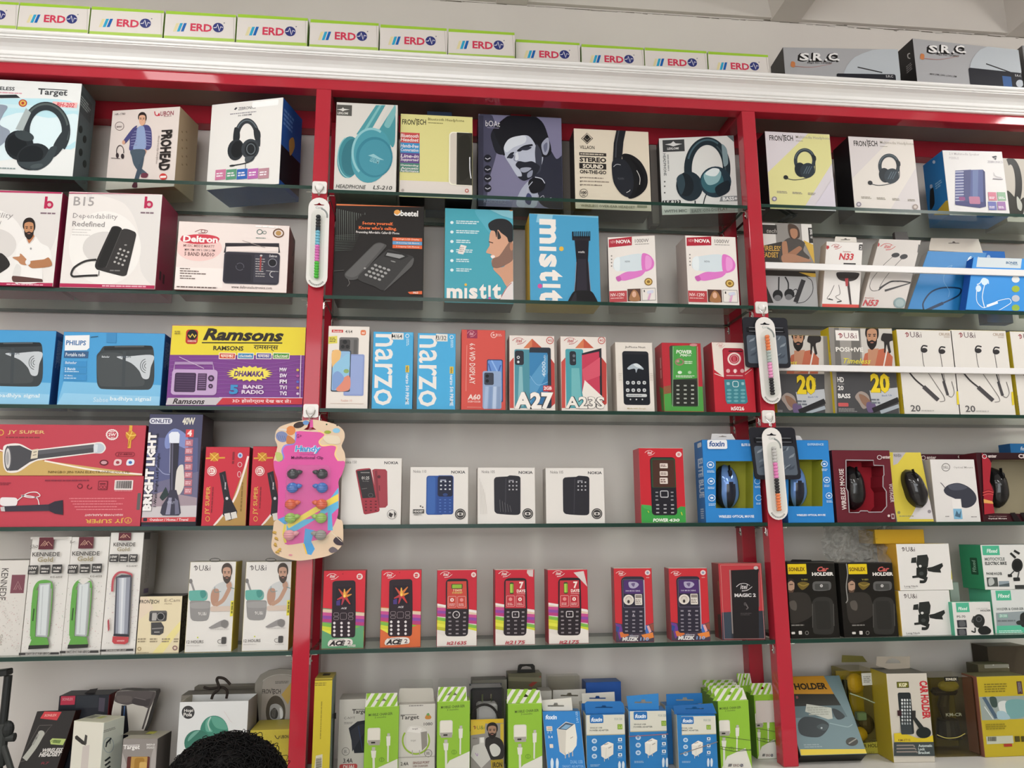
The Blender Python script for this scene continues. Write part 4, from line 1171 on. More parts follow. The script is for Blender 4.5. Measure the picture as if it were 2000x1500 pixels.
Bx('earphone_box', 'green edged box cut off at the photo right edge, second shelf', 'box',(1850,480),(2200,480),(2210,712),(1892,712), z, y=0.03, d=0.03, c='7fae3c', side='6c9a34', group=GR2R)
if CUR: CUR.finish()
def rail(label, p0, p1, y):
    b = MB()
    za = at_y(p0, y).z; zb = at_y(p1, y).z
    zc, hh = (za+zb)/2, abs(za-zb)/2
    b.box((-0.5+PW+0.002, -0.003, -hh), (0.5-PW-0.002, 0.003, hh), ink('e6e4e2', 0.3, 0, 0.5), 0.001)
    o = b.build('retaining_rail'); o.location = (1.5, y, zc)
    tag(o, label, 'rail', 'white retaining rails')
rail('white retaining rail across the second shelf of the right bay', (900, 396), (900, 438), 0.006)
rail('white retaining rail across the third shelf of the right bay', (900, 1050), (900, 1090), 0.006)
# ------------------------------------------------------------------ third shelf, left bay
z = ztop(3, 0)
crop(0, 350, 3.125)
GR3 = 'radio boxes on the third shelf'
def blue_radio(label, tl, tr, br, bl, dx, dy, full):
    Bx('radio_box', label, 'box', tl, tr, br, bl, z, y=0.012, d=0.085, c='4a9bd0', side='2f64a8', right='2c60a4', group=GR3)
    PG([(tl[0], tl[1]+300),(tr[0], tr[1]+320),br, bl],'7cbbe0');PG([(tl[0], tl[1]+370),(tr[0], tr[1]+390),br, bl],'93c8e6')
    X = lambda x: x+dx
    Y = lambda y: y+dy
    S([(X(590),Y(1080)),(X(610),Y(1050)),(X(640),Y(1018)),(X(920),Y(1016)),(X(940),Y(1070)),(X(940),Y(1230)),(X(905),Y(1285)),(X(620),Y(1280)),(X(592),Y(1240))],'3a4043')
    S([(X(640),Y(1025)),(X(920),Y(1016)),(X(930),Y(1040)),(X(640),Y(1045))],'25292b');L([(X(700),Y(1022)),(X(880),Y(1020))],8,'52585b')
    S([(X(600),Y(1080)),(X(720),Y(1060)),(X(820),Y(1110)),(X(868),Y(1180)),(X(870),Y(1262)),(X(620),Y(1264)),(X(600),Y(1230))],'474c4e')
    PG(smooth([(X(712),Y(1085)),(X(800),Y(1080)),(X(935),Y(1076)),(X(920),Y(1150)),(X(908),Y(1215)),(X(872),Y(1215)),(X(850),Y(1170)),(X(800),Y(1122))], True),'c3c9cd')
    for r in (16,30,44): O(X(895),Y(1140),r*0.9,r, 4,'4a5052',14,100,260)
    L([(X(760),Y(1050)),(X(752),Y(1270))],20,'40464a');T('PHILIPS', X(740),Y(1079),X(800),Y(1091),'55606a',b=1)
    T('badhiya signal', X(672),Y(1328),X(922),Y(1360),'dcecf4',b=1.6)
    if full:
        T('Sabse', X(570),Y(1332),X(662),Y(1360),'c8e0ee',b=0.6);T('Bahadur', X(622),Y(1078),X(670),Y(1090),'c9d0d4',b=1)
        PG([(398,955),(548,952),(546,1030),(530,1044),(396,1046)],'e9ebec');T('PHILIPS',404,984,526,1014,'4a76a6',b=2)
        R(392,1050,540,1092,'3c5f86');T('Portable radio',402,1060,522,1082,'dfe8ee',b=0.8)
        for k in range(3): R(388,1110+k*42,530,1146+k*42,'3d8cc4')
        T('Bahadur',400,1112,470,1128,'d4e4ee',b=0.6);T('2 Bands',396,1150,462,1166,'dceaf2',b=1);G(396,1170,488,1180,1,'b9d6e8');T('AC, Battery',394,1194,446,1206,'dceaf2',b=0.5);G(392,1210,480,1220,1,'b9d6e8')
        PG([(652,940),(712,940),(710,1000),(650,998)],'3f88bc');L([(555,965),(600,960)],5,'3a5a72')
    F('R');G(tr[0]+12, tr[1]+60, tr[0]+42, tr[1]+240,6,'9cb9d8',0.6, True)
blue_radio('sky blue radio box cut off by the photo left edge', (-300, 915), (332, 924), (298, 1381), (-340, 1376), -680, -20, False)
blue_radio('sky blue portable radio box with white corner logo plate', (388, 935), (994, 937), (974, 1384), (345, 1380), 0, 0, True)
Bx('radio_box', 'yellow and purple five band radio box beside the left red post', 'box',
   (1052,895),(1866,896),(1848,1386),(1012,1382), z, y=0.012, d=0.085, c='7a3f8a', side='5d4a7a', top='c9b23a', group=GR3)
PG([(1052,893),(1872,893),(1864,1075),(1038,1072)],'e2cf3c');
R(1134,918,1208,1006,'b8352f',18);E(1174,950,32,32,'1d1a1c');L([(1152,950),(1160,965),(1174,945),(1188,965),(1196,950)],8,'e0c44a');T('RAMSONS',1146,982,1198,994,'f0d8c8',b=1)
T('Ramsons',1240,914,1732,988,'2c2620',b=2.6, i=0.28);L([(1232,998),(1724,1000)],7,'2c2620');T('RAMSONS',1302,1018,1486,1046,'3d3424',b=1.8);T('रामसन्स',1548,1014,1698,1050,'3d3424',b=1)
for k, (x0, x1, c, t) in enumerate(((1336,1438,'c8452e', 'धमाका'),(1450,1550,'3f86b4', 'ಧಮಾಕಾ'),(1563,1658,'4a4a94', 'धमाका'),(1665,1768,'4f9440', 'ದಮಾಕ'))):
    R(x0,1060, x1,1098,'efe6d8');R(x0+4,1064, x1-4,1094, c);T(t, x0+12,1070, x1-12,1089,'efe6d8',b=1)
for k in range(9): L([(1040,1110+k*24),(1300,1095+k*26),(1600,1130+k*20),(1850,1100+k*24)],2.2,'9463a4',True)
L([(1062,1168),(1068,1128),(1300,1128),(1306,1166)],7,'b89ac0');L([(1068,1122),(1300,1122)],14,'a88bb2');L([(1095,1085),(1246,1156)],4,'c9b0cc')
R(1048,1162,1326,1318,'bda0c6',22);R(1066,1182,1196,1300,'3f2a48',12);R(1206,1186,1262,1290,'4c3452',4)
for k in range(7): L([(1076,1195+k*15),(1188,1198+k*15)],3,'5d4668');L([(1212,1196+k*13),(1256,1196+k*13)],4,'8d6f98')
E(1290,1216,19,19,'3a2540');E(1290,1216,9,9,'8a6a92');E(1287,1264,14,14,'3a2540');E(1287,1264,6,6,'8a6a92')
pts = []
for k in range(44):
    an = 2*math.pi*k/44; q = 1.0 if k % 2 else 0.78
    pts.append((1525+142*q*math.cos(an), 1188+48*q*math.sin(an)))
PG(pts, 'e9d95a');T('DHAMAKA',1430,1172,1612,1206,'5a3574',b=2.6, i=0.15)
T('5',1402,1256,1456,1314,'3f8cc0',b=3.5);T('BAND',1485,1258,1608,1280,'e4d6e4',b=2);T('RADIO',1476,1288,1612,1312,'e4d6e4',b=2)
for k, t in enumerate(('MW', 'SW', 'FM', 'TV1', 'TV2')): T(t, 1708,1152+k*36,1752,1176+k*36,'e8dcea',b=2.4)
L([(1838,1075),(1832,1335)],5,'d9c4dc');L([(1815,1335),(1860,1335)],3,'d9c4dc')
for k, c in enumerate(('c9b24a', 'b05a9a', '5a6ac0', 'c98a4a', 'd9c4dc')): E(1818,1166+k*36,9,8, c, 8)
PG([(1026,1336),(1362,1334),(1320,1380),(1014,1378)],'c3bcc0');T('Ramsons',1056,1340,1252,1374,'3a3034',b=2, i=0.28)
PG([(1362,1336),(1850,1338),(1858,1376),(1322,1378)],'c2353f');L([(1340,1334),(1850,1336)],4,'d9c4dc');T('3D होलोग्राम देख कर लें।',1420,1342,1776,1372,'ecd6d4',b=1.2)
G(1068,925,1110,950,2,'9a8a3a')

# ------------------------------------------------------------------ third shelf, middle bay
z = ztop(3, 1)
crop(600, 380, 3.3333)
GP = 'phone boxes on the third shelf'
Bx('phone_box', 'white slim phone box with three overlapping smartphones, beside the left red post', 'box',
   (136,854),(404,860),(392,1394),(120,1388), z, y=0.012, d=0.05, c='e4ddd4', side='bdb2a6', group=GP)
R(160,880,234,898,'c2433f');T('Redmi',170,884,224,895,'e8d8d0',b=1);T('4/64',248,882,294,902,'4a443f',b=0.5);R(348,882,382,916,'d9764a',10);T('mi',356,892,374,908,'efe0d4',b=2)
PG([(140,925),(196,920),(196,968),(136,972)],'d9cf5a');G(146,930,190,962,3,'7d7430')
R(205,930,332,1208,'6f6d6b',12);R(212,944,280,1012,'3f3d3d',10);E(246,960,15,14,'222');E(232,990,12,12,'222');E(262,990,12,12,'222');R(300,945,322,1200,'5c5a58',5)
R(240,1040,370,1310,'8a9ac8',10);R(250,1050,360,1300,'93a4d0',8)
R(158,1014,282,1284,'3a4350',10);R(163,1020,276,1276,'8fb6d8',8);S([(163,1022),(220,1022),(200,1110),(165,1130)],'e6b877');S([(165,1130),(230,1060),(274,1040),(272,1160),(220,1190)],'8fc0dc');S([(190,1276),(220,1210),(274,1180),(274,1270)],'d98a74');S([(166,1180),(200,1150),(240,1200),(180,1270),(166,1270)],'7f9ccc');E(255,1150,18,14,'8aa86a',12)
T('Redmi 10',220,1334,292,1348,'d9b0a4',b=0.3);R(150,1358,368,1362,'d5c5ba')
def narzo(dx, dy):
    X = lambda x: x+dx
    T('narzo', X(438),908+dy, X(556),1372+dy, 'e6e2dd',b=0.5,r=90)
    T('narzo 50i PRIME', X(640),1166+dy, X(664),1368+dy, 'dfe6ea',b=1.2,r=90);R(X(640),1112+dy, X(664),1158+dy, 'd9bc4a');T('realme', X(645),1118+dy, X(660),1154+dy, '4a4a30',b=1,r=90)
    O(X(652),920+dy, 13,13,4,'dbe8ee');G(X(645),938+dy, X(664),990+dy, 2,'bfe0ee',0.5, True)
BL = '4aa8d8'
b = Bx('phone_box', 'sky blue phone box with big sideways letters and paper price sticker, left of two', 'box',
       (428,888),(682,900),(684,1396),(418,1394), z, y=0.012, d=0.05, c=BL, side='3385b8', group=GP)
narzo(0, 0)
PG([(570,896),(582,888),(686,892),(686,920),(640,900)],'5cb4de')
PART('price_sticker', 'white paper sticker');R(550,900,628,944,'dcdad4');T('4/64',558,910,618,936,'4a4a48',b=0.5)
n2 = Bx('phone_box', 'sky blue phone box with big sideways letters and paper price sticker, right of two', 'box',
       (716,900),(966,906),(964,1400),(712,1396), z, y=0.012, d=0.05, c=BL, side='3385b8', group=GP)
narzo(288, 8)
PART('price_sticker', 'white paper sticker');R(838,908,914,956,'dcdad4');T('3/32',846,920,906,948,'4a4a48',b=0.5)
Bx('phone_box', 'coral red slim phone box with a silver blue smartphone at its lower right', 'box',
   (1006,878),(1290,884),(1292,1400),(1002,1394), z, y=0.012, d=0.05, c='cd5249', side='a53f3a', group=GP)
R(1040,880,1108,936,'94304f'); swirl(1042,886,1100,928,'e0a8b0');O(1214,914,20,20,5,'ecc4bc',20,-30,280);E(1214,914,7,7,'ecc4bc');G(1234,906,1268,924,2,'e0a8a0')
T('6.6 WD DISPLAY',1056,968,1094,1234,'e8d4cc',b=0.8,r=90);L([(1040,980),(1034,1230),(1034,1280)],3,'e0988c')
T('A60',1044,1300,1128,1336,'e8d0c8',b=2.2, i=0.1);T('2GB+32GB',1044,1342,1128,1354,'e8c4bc',b=1);L([(1040,1384),(1134,1386)],3,'e0988c')
R(1170,1074,1274,1352,'2c3f66',10);R(1176,1080,1268,1346,'6a92d0',8);L([(1180,1100),(1220,1200),(1260,1110)],8,'3f62a8',True);L([(1200,1080),(1240,1160),(1262,1240)],8,'91b4e4',True);L([(1262,1200),(1240,1280),(1264,1340)],8,'2f549c',True)
R(1142,1150,1264,1396,'8fa4c4',12); for_cols = ('a3b6d2', '7e96bc', 'b4c4dc', '8398b8')
for k in range(4): PG([(1150+k*28,1396),(1160+k*26,1250),(1180+k*26,1250),(1172+k*28,1396)], for_cols[k])
R(1152,1160,1214,1240,'3a3f4c',10);E(1172,1182,11,11,'15171c');E(1172,1214,11,11,'15171c')
def itel_smart(dx, scr, t, red_tag):
    X = lambda x: x+dx
    PG([(X(1318),1090),(X(1345),1060),(X(1345),1390),(X(1318),1390)],'c25048');PG([(X(1580),1060),(X(1614),1100),(X(1614),1360),(X(1580),1390)],'b8443f')
    PG([(X(1408),1000),(X(1464),938),(X(1530),1000)],'d07a56');PG([(X(1464),938),(X(1530),1000),(X(1464),1000)],'c05a44')
    swirl(X(1336),932,X(1425),976,'b04a4c');O(X(1580),950,24,24,5,'c25a54');T('4G', X(1566),942,X(1594),958,'c25a54',b=1)
itel_parts = []
Bx('phone_box', 'white and red smartphone box with teal phone and the large figures 27', 'box',
   (1320,916),(1612,920),(1616,1402),(1318,1400), z, y=0.012, d=0.05, c='e2dad2', side='b9a49c', group=GP)
itel_smart(0, '', '', True)
R(1350,1008,1470,1390,'4f8e9c',12);PG([(1380,1120),(1400,1120),(1410,1380),(1370,1380)],'86b6bd');R(1352,1016,1410,1110,'2d3038',14);E(1374,1060,10,10,'cfd4d8');E(1374,1060,5,5,'222');E(1374,1090,8,8,'cfd4d8')
R(1448,996,1588,1390,'2a3440',12);R(1448,1030,1566,1366,'3c80b0',3);PG([(1448,1366),(1448,1200),(1566,1040),(1566,1160)],'5796c0');PG([(1470,1366),(1566,1220),(1566,1366)],'2f6a9c');L([(1450,1180),(1500,1240),(1566,1220)],3,'8cb8d8',True)
T('4000',1528,1088,1552,1186,'c9dce8',b=0.6,r=-90);T('mAh',1538,1046,1552,1084,'c9dce8',r=-90)
R(1536,1244,1606,1282,'b8393f');T('2GB',1540,1250,1592,1272,'f0e0dc',b=2)
T('A27',1346,1284,1604,1402,'4a4a4c',b=5);T('A27',1348,1286,1602,1400,'efe9e2',b=2.8)
Bx('phone_box', 'white and red smartphone box with crimson screen and the large figures 23', 'box',
   (1656,924),(1946,926),(1958,1408),(1656,1404), z, y=0.012, d=0.05, c='e2dad2', side='b9a49c', group=GP)
itel_smart(336, '', '', False)
R(1684,1006,1800,1390,'4c9aa4',12);PG([(1720,1130),(1770,1130),(1790,1380),(1720,1380)],'6fb2b6');R(1708,1020,1750,1112,'2d3038',14);E(1736,1050,9,10,'6a6f78');E(1736,1080,7,8,'6a6f78')
PG([(1788,1034),(1915,1000),(1920,1320),(1790,1300)],'2a2c32');PG([(1788,1046),(1900,1022),(1906,1300),(1790,1290)],'c04058');PG([(1790,1140),(1906,1060),(1906,1180),(1800,1220)],'d0566a');PG([(1790,1290),(1806,1208),(1926,1320),(1920,1350),(1800,1340)],'e6dfd6')
T('A23S',1680,1314,1938,1396,'3a3a3c',b=4);T('A23S',1682,1316,1936,1394,'e9e3da',b=1.8)
crop(1000, 380, 3.3327)
Bx('phone_box', 'plain white phone box with a front view black smartphone', 'box',
   (678,962),(916,962),(930,1412),(684,1408), z, y=0.012, d=0.045, c='e0d9cf', side='c2b8ac', group=GP)
T('JioPhone Next',736,986,868,1004,'4a4440',b=0.7);R(722,1020,894,1370,'26282e',18);R(728,1040,888,1362,'1b1e25',8)
S([(750,1130),(780,1105),(815,1100),(850,1125),(855,1140),(820,1134),(808,1160),(798,1134),(760,1140)],'a9b4bc');S([(790,1105),(815,1100),(845,1125),(815,1125)],'d3dadd')
for j in range(2):
    for i in range(4): R(742+i*36,1214+j*49,764+i*36,1236+j*49,'cfd2d2',8);E(753+i*36,1225+j*49,6,6,'7d8488',8)
R(742,1298,878,1318,'c5c8c8',9);G(752,1304,870,1313,1,'7d8488')
for i in range(3): E(770+i*39,1334,5,5,'cfd2d2',8)
T('Made with Google',750,1388,872,1400,'b5a46a',b=0.3);G(694,1160,716,1214,4,'d0c8bd');G(898,1160,918,1214,4,'d0c8bd')
Bx('phone_box', 'red and green keypad phone box with a green screen, under a shiny clear film', 'box',
   (976,968),(1242,964),(1250,1412),(992,1410), z, y=0.012, d=0.055, c='b3303a', side='9c2a34', left='b23a42', group=GP)
PG([(985,1250),(1248,1250),(1250,1412),(990,1410)],'4e9a48');PG([(985,1250),(1060,1235),(1100,1280),(990,1300)],'8c5a40')
R(1032,984,1205,1380,'3a4a3a',14);PG([(1044,986),(1200,980),(1205,1196),(1046,1204)],'4d9c4a')
T('POWER',1068,1012,1170,1036,'dfe6d8',b=2.4, i=0.15);T('700',1092,1038,1142,1054,'dfe6d8',b=2, i=0.15);T('new',1144,1042,1166,1053,'dfe6d8',i=0.15)
O(1090,1090,30,24,9,'9a7a6a');E(1080,1085,10,9,'b8908a');G(1122,1082,1186,1104,2,'cfe0c8');E(1092,1158,14,10,'d9e6d4');E(1156,1158,12,10,'a4c49c');G(1066,1176,1190,1192,2,'cfe0c8')
R(1050,1206,1204,1374,'2a2c28',10); keymarks(1056,1230,1198,1370,3,5,'a9ada4')
L([(1048,990),(1044,1380)],3,'9cb89a');L([(1206,990),(1212,1376)],3,'9cb89a');E(1180,980,26,9,'c98a8c',12)
F('L');PG([(960,1250),(992,1260),(992,1410),(975,1405)],'4a8a44');G(962,1060,975,1200,1,'d9a0a0',0.5, True)
Bx('phone_box', 'red and white keypad phone box with teal keypad, beside the right red post', 'box',
   (1296,958),(1500,966),(1590,1420),(1322,1414), z, y=0.004, d=0.055, c='bb2c38', side='a5303a', left='a42a36', group=GP)
E_ = None
CUR.h = CUR.h
PG([(1296,958),(1560,962),(1550,1130),(1480,1180),(1380,1190),(1316,1140)],'e0d6cc');L([(1318,1165),(1400,1190),(1500,1180),(1560,1140)],5,'e0d6cc',True);PG([(1380,1196),(1500,1186),(1560,1140),(1580,1380),(1390,1400)],'bb2c38')
swirl(1330,966,1385,1000,'c98a88');R(1374,1000,1512,1205,'9c2434',18);R(1378,1010,1512,1196,'ab2c3c',14)
O(1446,1070,44,42,11,'e6d2cc');O(1446,1070,26,26,4,'d99aa0');R(1436,1052,1456,1090,'c0505c',8);R(1408,1016,1500,1024,'4a1820',4)
for k in range(3): E(1406+k*46,1148,13,13,'d9a8a8',12);T('1',1446,1140,1456,1162,'f0e0dc',b=3);G(1395,1174,1510,1184,1,'d9a8a8')
PG([(1380,1204),(1514,1204),(1534,1350),(1520,1362),(1400,1362),(1390,1340)],'40818c');RO(1434,1214,1474,1254,4,'cfe0e2',12);R(1396,1222,1416,1240,'8fbac0',4);R(1492,1222,1510,1240,'8fbac0',4); keys(1390,1262,1524,1356,3,4,'6ba4ac',0.36,0.34)
T('it5026',1424,1380,1510,1406,'f0e2de',b=2)

# ------------------------------------------------------------------ third shelf, right bay
z = ztop(3, 2)
crop(1440, 400, 3.3339)
GU = 'neckband packs behind the lower white rail'
def positive(label, tl, tr, br, bl, dx, dy, y):
    Bx('neckband_pack', label, 'box', tl, tr, br, bl, z, y=y, d=0.04, c='8b8781', side='d2b92c', left='dcc42e', group=GU)
    X = lambda x: x+dx
    Y = lambda q: q+dy
    PG([(X(630),Y(800)),(X(800),Y(800)),(X(800),Y(1090)),(X(640),Y(1090))],'6d6a66');PG([(X(660),Y(800)),(X(740),Y(800)),(X(745),Y(1030)),(X(680),Y(1060))],'9a9690');PG([(X(800),Y(808)),(X(1035),Y(808)),(X(1045),Y(1090)),(X(820),Y(1090))],'c5c0b8')
    R(X(640),Y(818),X(790),Y(884),'e9e4de'); uandi(X(652),Y(834),X(776),Y(870),'8c2f38', '8a6a6c')
    PG([(X(800),Y(1090)),(X(830),Y(970)),(X(880),Y(950)),(X(960),Y(935)),(X(1012),Y(990)),(X(1005),Y(1090))],'b5654c');PG([(X(850),Y(940)),(X(920),Y(935)),(X(890),Y(1080)),(X(850),Y(1090))],'b8866a');L([(X(975),Y(940)),(X(945),Y(1090))],9,'d9d4cc')
    face_man(X(876), Y(868), 78, 128, 'b88a6c', '221d1c')
    S([(X(935),Y(880)),(X(945),Y(840)),(X(970),Y(838)),(X(1020),Y(845)),(X(1020),Y(880)),(X(990),Y(895)),(X(1000),Y(960)),(X(985),Y(965)),(X(972),Y(910)),(X(962),Y(965)),(X(955),Y(960)),(X(955),Y(895))],'2b2827')
    T('POSI+IVE', X(640),Y(928),X(818),Y(958),'ece8e0',b=2);T('Timeless', X(690),Y(1000),X(868),Y(1035),'d9cc4a',b=0.8, i=0.4)
    PG([(X(645),Y(1090)),(X(1045),Y(1095)),(X(1052),Y(1360)),(X(650),Y(1360))],'4a4a4c');PG([(X(860),Y(1210)),(X(1045),Y(1190)),(X(1052),Y(1260)),(X(880),Y(1320))],'b9bcc0')
    T('20', X(862),Y(1096),X(990),Y(1228),'4a4218',b=5, i=0.05);T('20', X(864),Y(1098),X(988),Y(1226),'e4c930',b=2.8, i=0.05);T('HOURS', X(976),Y(1120),X(990),Y(1190),'e4c930',b=1,r=-90);T('Back Up', X(940),Y(1236),X(1005),Y(1250),'5a6a94',b=0.5,a=4)
    T('HD', X(650),Y(1122),X(692),Y(1156),'e6e4e0',b=2);T('20', X(652),Y(1178),X(690),Y(1208),'e6e4e0',b=1.5);T('BASS', X(654),Y(1230),X(735),Y(1260),'e6e4e0',b=2);R(X(652),Y(1166),X(694),Y(1169),'b0aeac')
    R(X(655),Y(1290),X(722),Y(1314),'c05a5a',6);G(X(658),Y(1324),X(780),Y(1350),3,'9a9896')
    S([(X(765),Y(1250)),(X(800),Y(1215)),(X(850),Y(1240)),(X(860),Y(1300)),(X(820),Y(1330)),(X(790),Y(1290))],'9c9088');S([(X(790),Y(1235)),(X(830),Y(1245)),(X(870),Y(1290)),(X(850),Y(1320)),(X(810),Y(1290))],'8a6a58');S([(X(840),Y(1290)),(X(890),Y(1290)),(X(900),Y(1340)),(X(850),Y(1350))],'6a5a7c')
    L([(X(880),Y(1340)),(X(1048),Y(1268))],34,'2a2a2c');L([(X(930),Y(1352)),(X(1050),Y(1310))],24,'a4acb4');G(X(870),Y(1260),X(935),Y(1300),2,'6a7078')
    F('L');L([(X(600),Y(880)),(X(604),Y(960))],5,'a8962c')
positive('bearded man neckband pack partly hidden behind the hanging pen card', (216, 846), (520, 852), (640, 1350), (262, 1348), -480, 10, 0.03)
positive('yellow sided neckband pack with bearded man and the figures 20', (636, 796), (1034, 806), (1060, 1362), (640, 1360), 0, 0, 0.02)
b0 = Bx('neckband_pack', 'white neckband pack with black cable buds, left one of the plain white packs', 'box',
   (1070,812),(1400,818),(1455,1364),(1090,1362), z, y=0.015, d=0.045, c='dbd7d0', side='cdb538', left='d5bd34', right='8d8a84', group=GU)
uandi(1088,828,1198,864,'8c2f38', '6a5a5c');T('CRUISE',1312,834,1384,852,'a08a72',b=0.8);T('SERIES',1345,857,1384,865,'a08a72',b=0.3)
for dx, dy in ((0,0),(116,8)):
    L([(1238+dx, 922+dy),(1210+dx, 918+dy),(1198+dx, 940+dy),(1206+dx, 960+dy)],9,'2f2d2e',True);E(1216+dx, 948+dy, 22,16,'353334',14)
L([(1204,964),(1216,1050),(1260,1120),(1340,1240),(1350,1275),(1318,1282)],4,'6d6a68',True);L([(1322,970),(1334,1050),(1352,1150)],4,'6d6a68',True)
L([(1118,1090),(1160,1140),(1215,1186)],10,'3f3d3e',True);L([(1212,1184),(1308,1272)],26,'4a484a');L([(1325,1080),(1345,1150)],7,'3f3d3e');L([(1342,1148),(1370,1240)],17,'4a484a');L([(1370,1240),(1395,1252),(1412,1220),(1395,1150)],4,'6d6a68',True)
T('20',1128,1304,1192,1346,'5a5858',b=0.8);T('HOURS BACK UP',1198,1336,1280,1346,'8a8886',b=0.3)
PG([(1425,1216),(1440,1214),(1444,1300),(1430,1302)],'dcc736');
F('L');T('BREEZE',1078,1230,1100,1330,'3c3a20',b=1.5,r=90)
dup(b0, 'white neckband pack with black cable buds, right one of the plain white packs', (1400, 814), (1756, 820), (1815, 1370), (1446, 1366), z, 0.015)
dup(b0, 'white neckband pack cut off by the photo right edge, third shelf', (1800, 826), (2150, 830), (2200, 1374), (1842, 1370), z, 0.015)
# ------------------------------------------------------------------ fourth shelf, left bay
z = ztop(4, 0)
crop(0, 780, 3.3333)
GT4 = 'torch boxes on the fourth shelf'
CR = 'bd4351'
lowb = Bx('torch_box', 'long red torch box lying upside down under another long red torch box', 'box',
   (-260,500),(924,498),(912,838),(-262,838), z, y=0.012, d=0.08, c=CR, side='7f2430', right='5c1a24', group=GT4)
T('JY SUPER',556,772,806,806,'d9b04a',b=1,r=180);O(834,788,24,20,4,'d9b04a');T('Y',824,778,844,798,'d9b04a',b=1.5,r=180);T('HIGH POWER FLASHLIGHT',552,746,800,760,'ecd0cc',b=1,r=180)
for k in range(5): G(450+k*12,640+k*18,830,650+k*18,1,'dc8088')
R(746,526,866,590,'e6dcd8',3)
for k in range(22): R(754+k*4.8,531,756+k*4.8+(k % 3),580,'4a4444')
G(748,592,862,600,1,'dc8a90');R(640,530,702,590,'7a2430',6);R(646,536,696,584, CR, 4);O(660,572,12,11,4,'7a2430');O(682,572,12,11,4,'7a2430');R(652,545,690,556,'7a2430')
O(522,565,17,16,4,'5a1c26',14,20,200);O(522,565,17,16,4,'5a1c26',14,220,380);O(584,570,16,16,4,'5a1c26',14,0,250);G(295,520,620,536,1,'8a3040');G(-200,540,130,560,2,'8a3040')
S([(5,648),(20,638),(100,640),(116,652),(112,685),(90,696),(10,690)],'e4dede');L([(115,660),(180,612),(240,605),(262,630),(200,640),(140,625),(240,640),(258,690)],6,'e4dede',True)
PG([(20,696),(320,684),(322,726),(30,730)],'3a3440');PG([(318,684),(360,664),(412,656),(414,752),(360,744),(322,726)],'2f2a36');PG([(5,702),(32,698),(36,730),(10,728)],'c5c0c0')
PART('tuck_tab', 'grey closing tab'); F('F');R(892,610,914,720,'5f5a5a',6)
topb = Bx('torch_box', 'long red and gold torch box lying on top of another long red torch box', 'box',
   (-258,163),(940,166),(928,496),(-262,494), z+lowb.h+0.0005, y=0.014, d=0.078, c=CR, side='8f2a36', right='7a2430', group=GT4)
PG([(-260,300),(60,350),(300,400),(930,485),(928,496),(-262,496)],'c9a866');L([(-260,250),(0,330),(220,400)],9,'efe6da');L([(290,400),(620,462),(925,488)],10,'efe6da',True)
O(6,216,20,20,5,'d9b04a');T('JY SUPER',52,202,292,230,'d9b878',b=1);G(38,240,285,256,1,'8c3a40')
S([(22,310),(60,290),(130,290),(210,330),(250,325),(610,282),(665,280),(690,316),(665,350),(610,352),(250,398),(200,420),(120,472),(50,475),(22,430)],'e8e2dc')
PG([(60,302),(130,300),(205,335),(260,332),(612,292),(614,345),(250,388),(195,408),(115,462),(60,466)],'4a4a4e');PG([(250,332),(612,292),(613,315),(250,360)],'5d5d62');E(52,384,24,82,'5a5a5e',24);E(52,384,17,66,'cfccc8',20);E(50,384,10,44,'a8a6a6',16)
PG([(210,328),(250,322),(245,382),(200,388)],'d9ceb8');L([(218,345),(240,340)],6,'8d8676');L([(214,365),(238,360)],6,'8d8676');S([(614,294),(660,288),(682,316),(660,345),(616,346)],'bcc6ce');R(612,294,636,344,'d5dade')
pts = []
for k in range(40):
    an = 2*math.pi*k/40; q = 1.0 if k % 2 else 0.88
    pts.append((731+43*q*math.cos(an), 230+38*q*math.sin(an)))
PG(pts, 'ece2de');E(731,230,32,28, CR);T('NEW',714,206,748,216,'ece2de',b=1.5);T('2W',706,220,756,240,'ece2de',b=2);T('LED',714,246,748,256,'ece2de',b=1.5)
R(838,166,858,318,'d9a83c');S([(820,225),(850,205),(885,225),(875,255),(845,268),(825,250)],'c98a2c');L([(822,215),(848,236),(888,232)],7,'e6c25a',True);L([(838,262),(850,236),(862,208)],6,'e6c25a',True);L([(836,310),(845,270)],8,'b87a28')
RO(752,344,878,372,3,'7a2430',14);T('JY-8890',768,351,862,366,'7a2430',b=1)
O(678,412,28,18,5,'4a2028');E(678,412,20,11,'c99aa0'); for_i = [(768,'e0c4c4', '9a3a44'),(850,'dfe4ee', '3f6ab0')]
for xx, c1, c2 in for_i: S([(xx-24,405),(xx-10,390),(xx+24,395),(xx+20,425),(xx-22,430)], c1);E(xx, 411,12,10, c2)
T('NINGBO JIN-YAN ELECTRONIC CO.,LTD',316,466,850,486,'6a5428',b=0.5)
Bx('torch_box', 'tall dark blue torch box with sideways white letters and an upright torch', 'box',
   (958,94),(1296,98),(1276,824),(918,818), z, y=0.012, d=0.085, c='4a4a66', side='2b2830', top='1f1e24', right='3a2a30', group=GT4)
PG([(948,250),(1290,250),(1280,700),(930,700)],'5a5e86');PG([(940,560),(1290,470),(1278,760),(925,760)],'6d6a86');PG([(935,640),(1060,600),(1282,640),(1278,760),(925,760)],'a08f98');PG([(925,700),(1280,690),(1276,770),(922,770)],'c9c2c4')
L([(940,330),(1060,480),(1140,486)],6,'8f94b8',True);S([(1080,240),(1140,190),(1220,240),(1220,320),(1150,300),(1080,320)],'7f8cc0')
R(972,122,1122,160,'dcdce4',20);T('ONLITE',982,128,1112,154,'3f3f66',b=1.5);T('40W',1188,118,1270,166,'dcd8c8',b=2.5)
R(1210,196,1262,246,'d0484c');T('4',1220,200,1250,240,'f0dcd8',b=3);
for k in range(7): R(1206-k, 262+k*52,1256-k, 306+k*52,'b8727e');G(1212-k, 272+k*52,1250-k, 296+k*52,2,'e6c4c8')
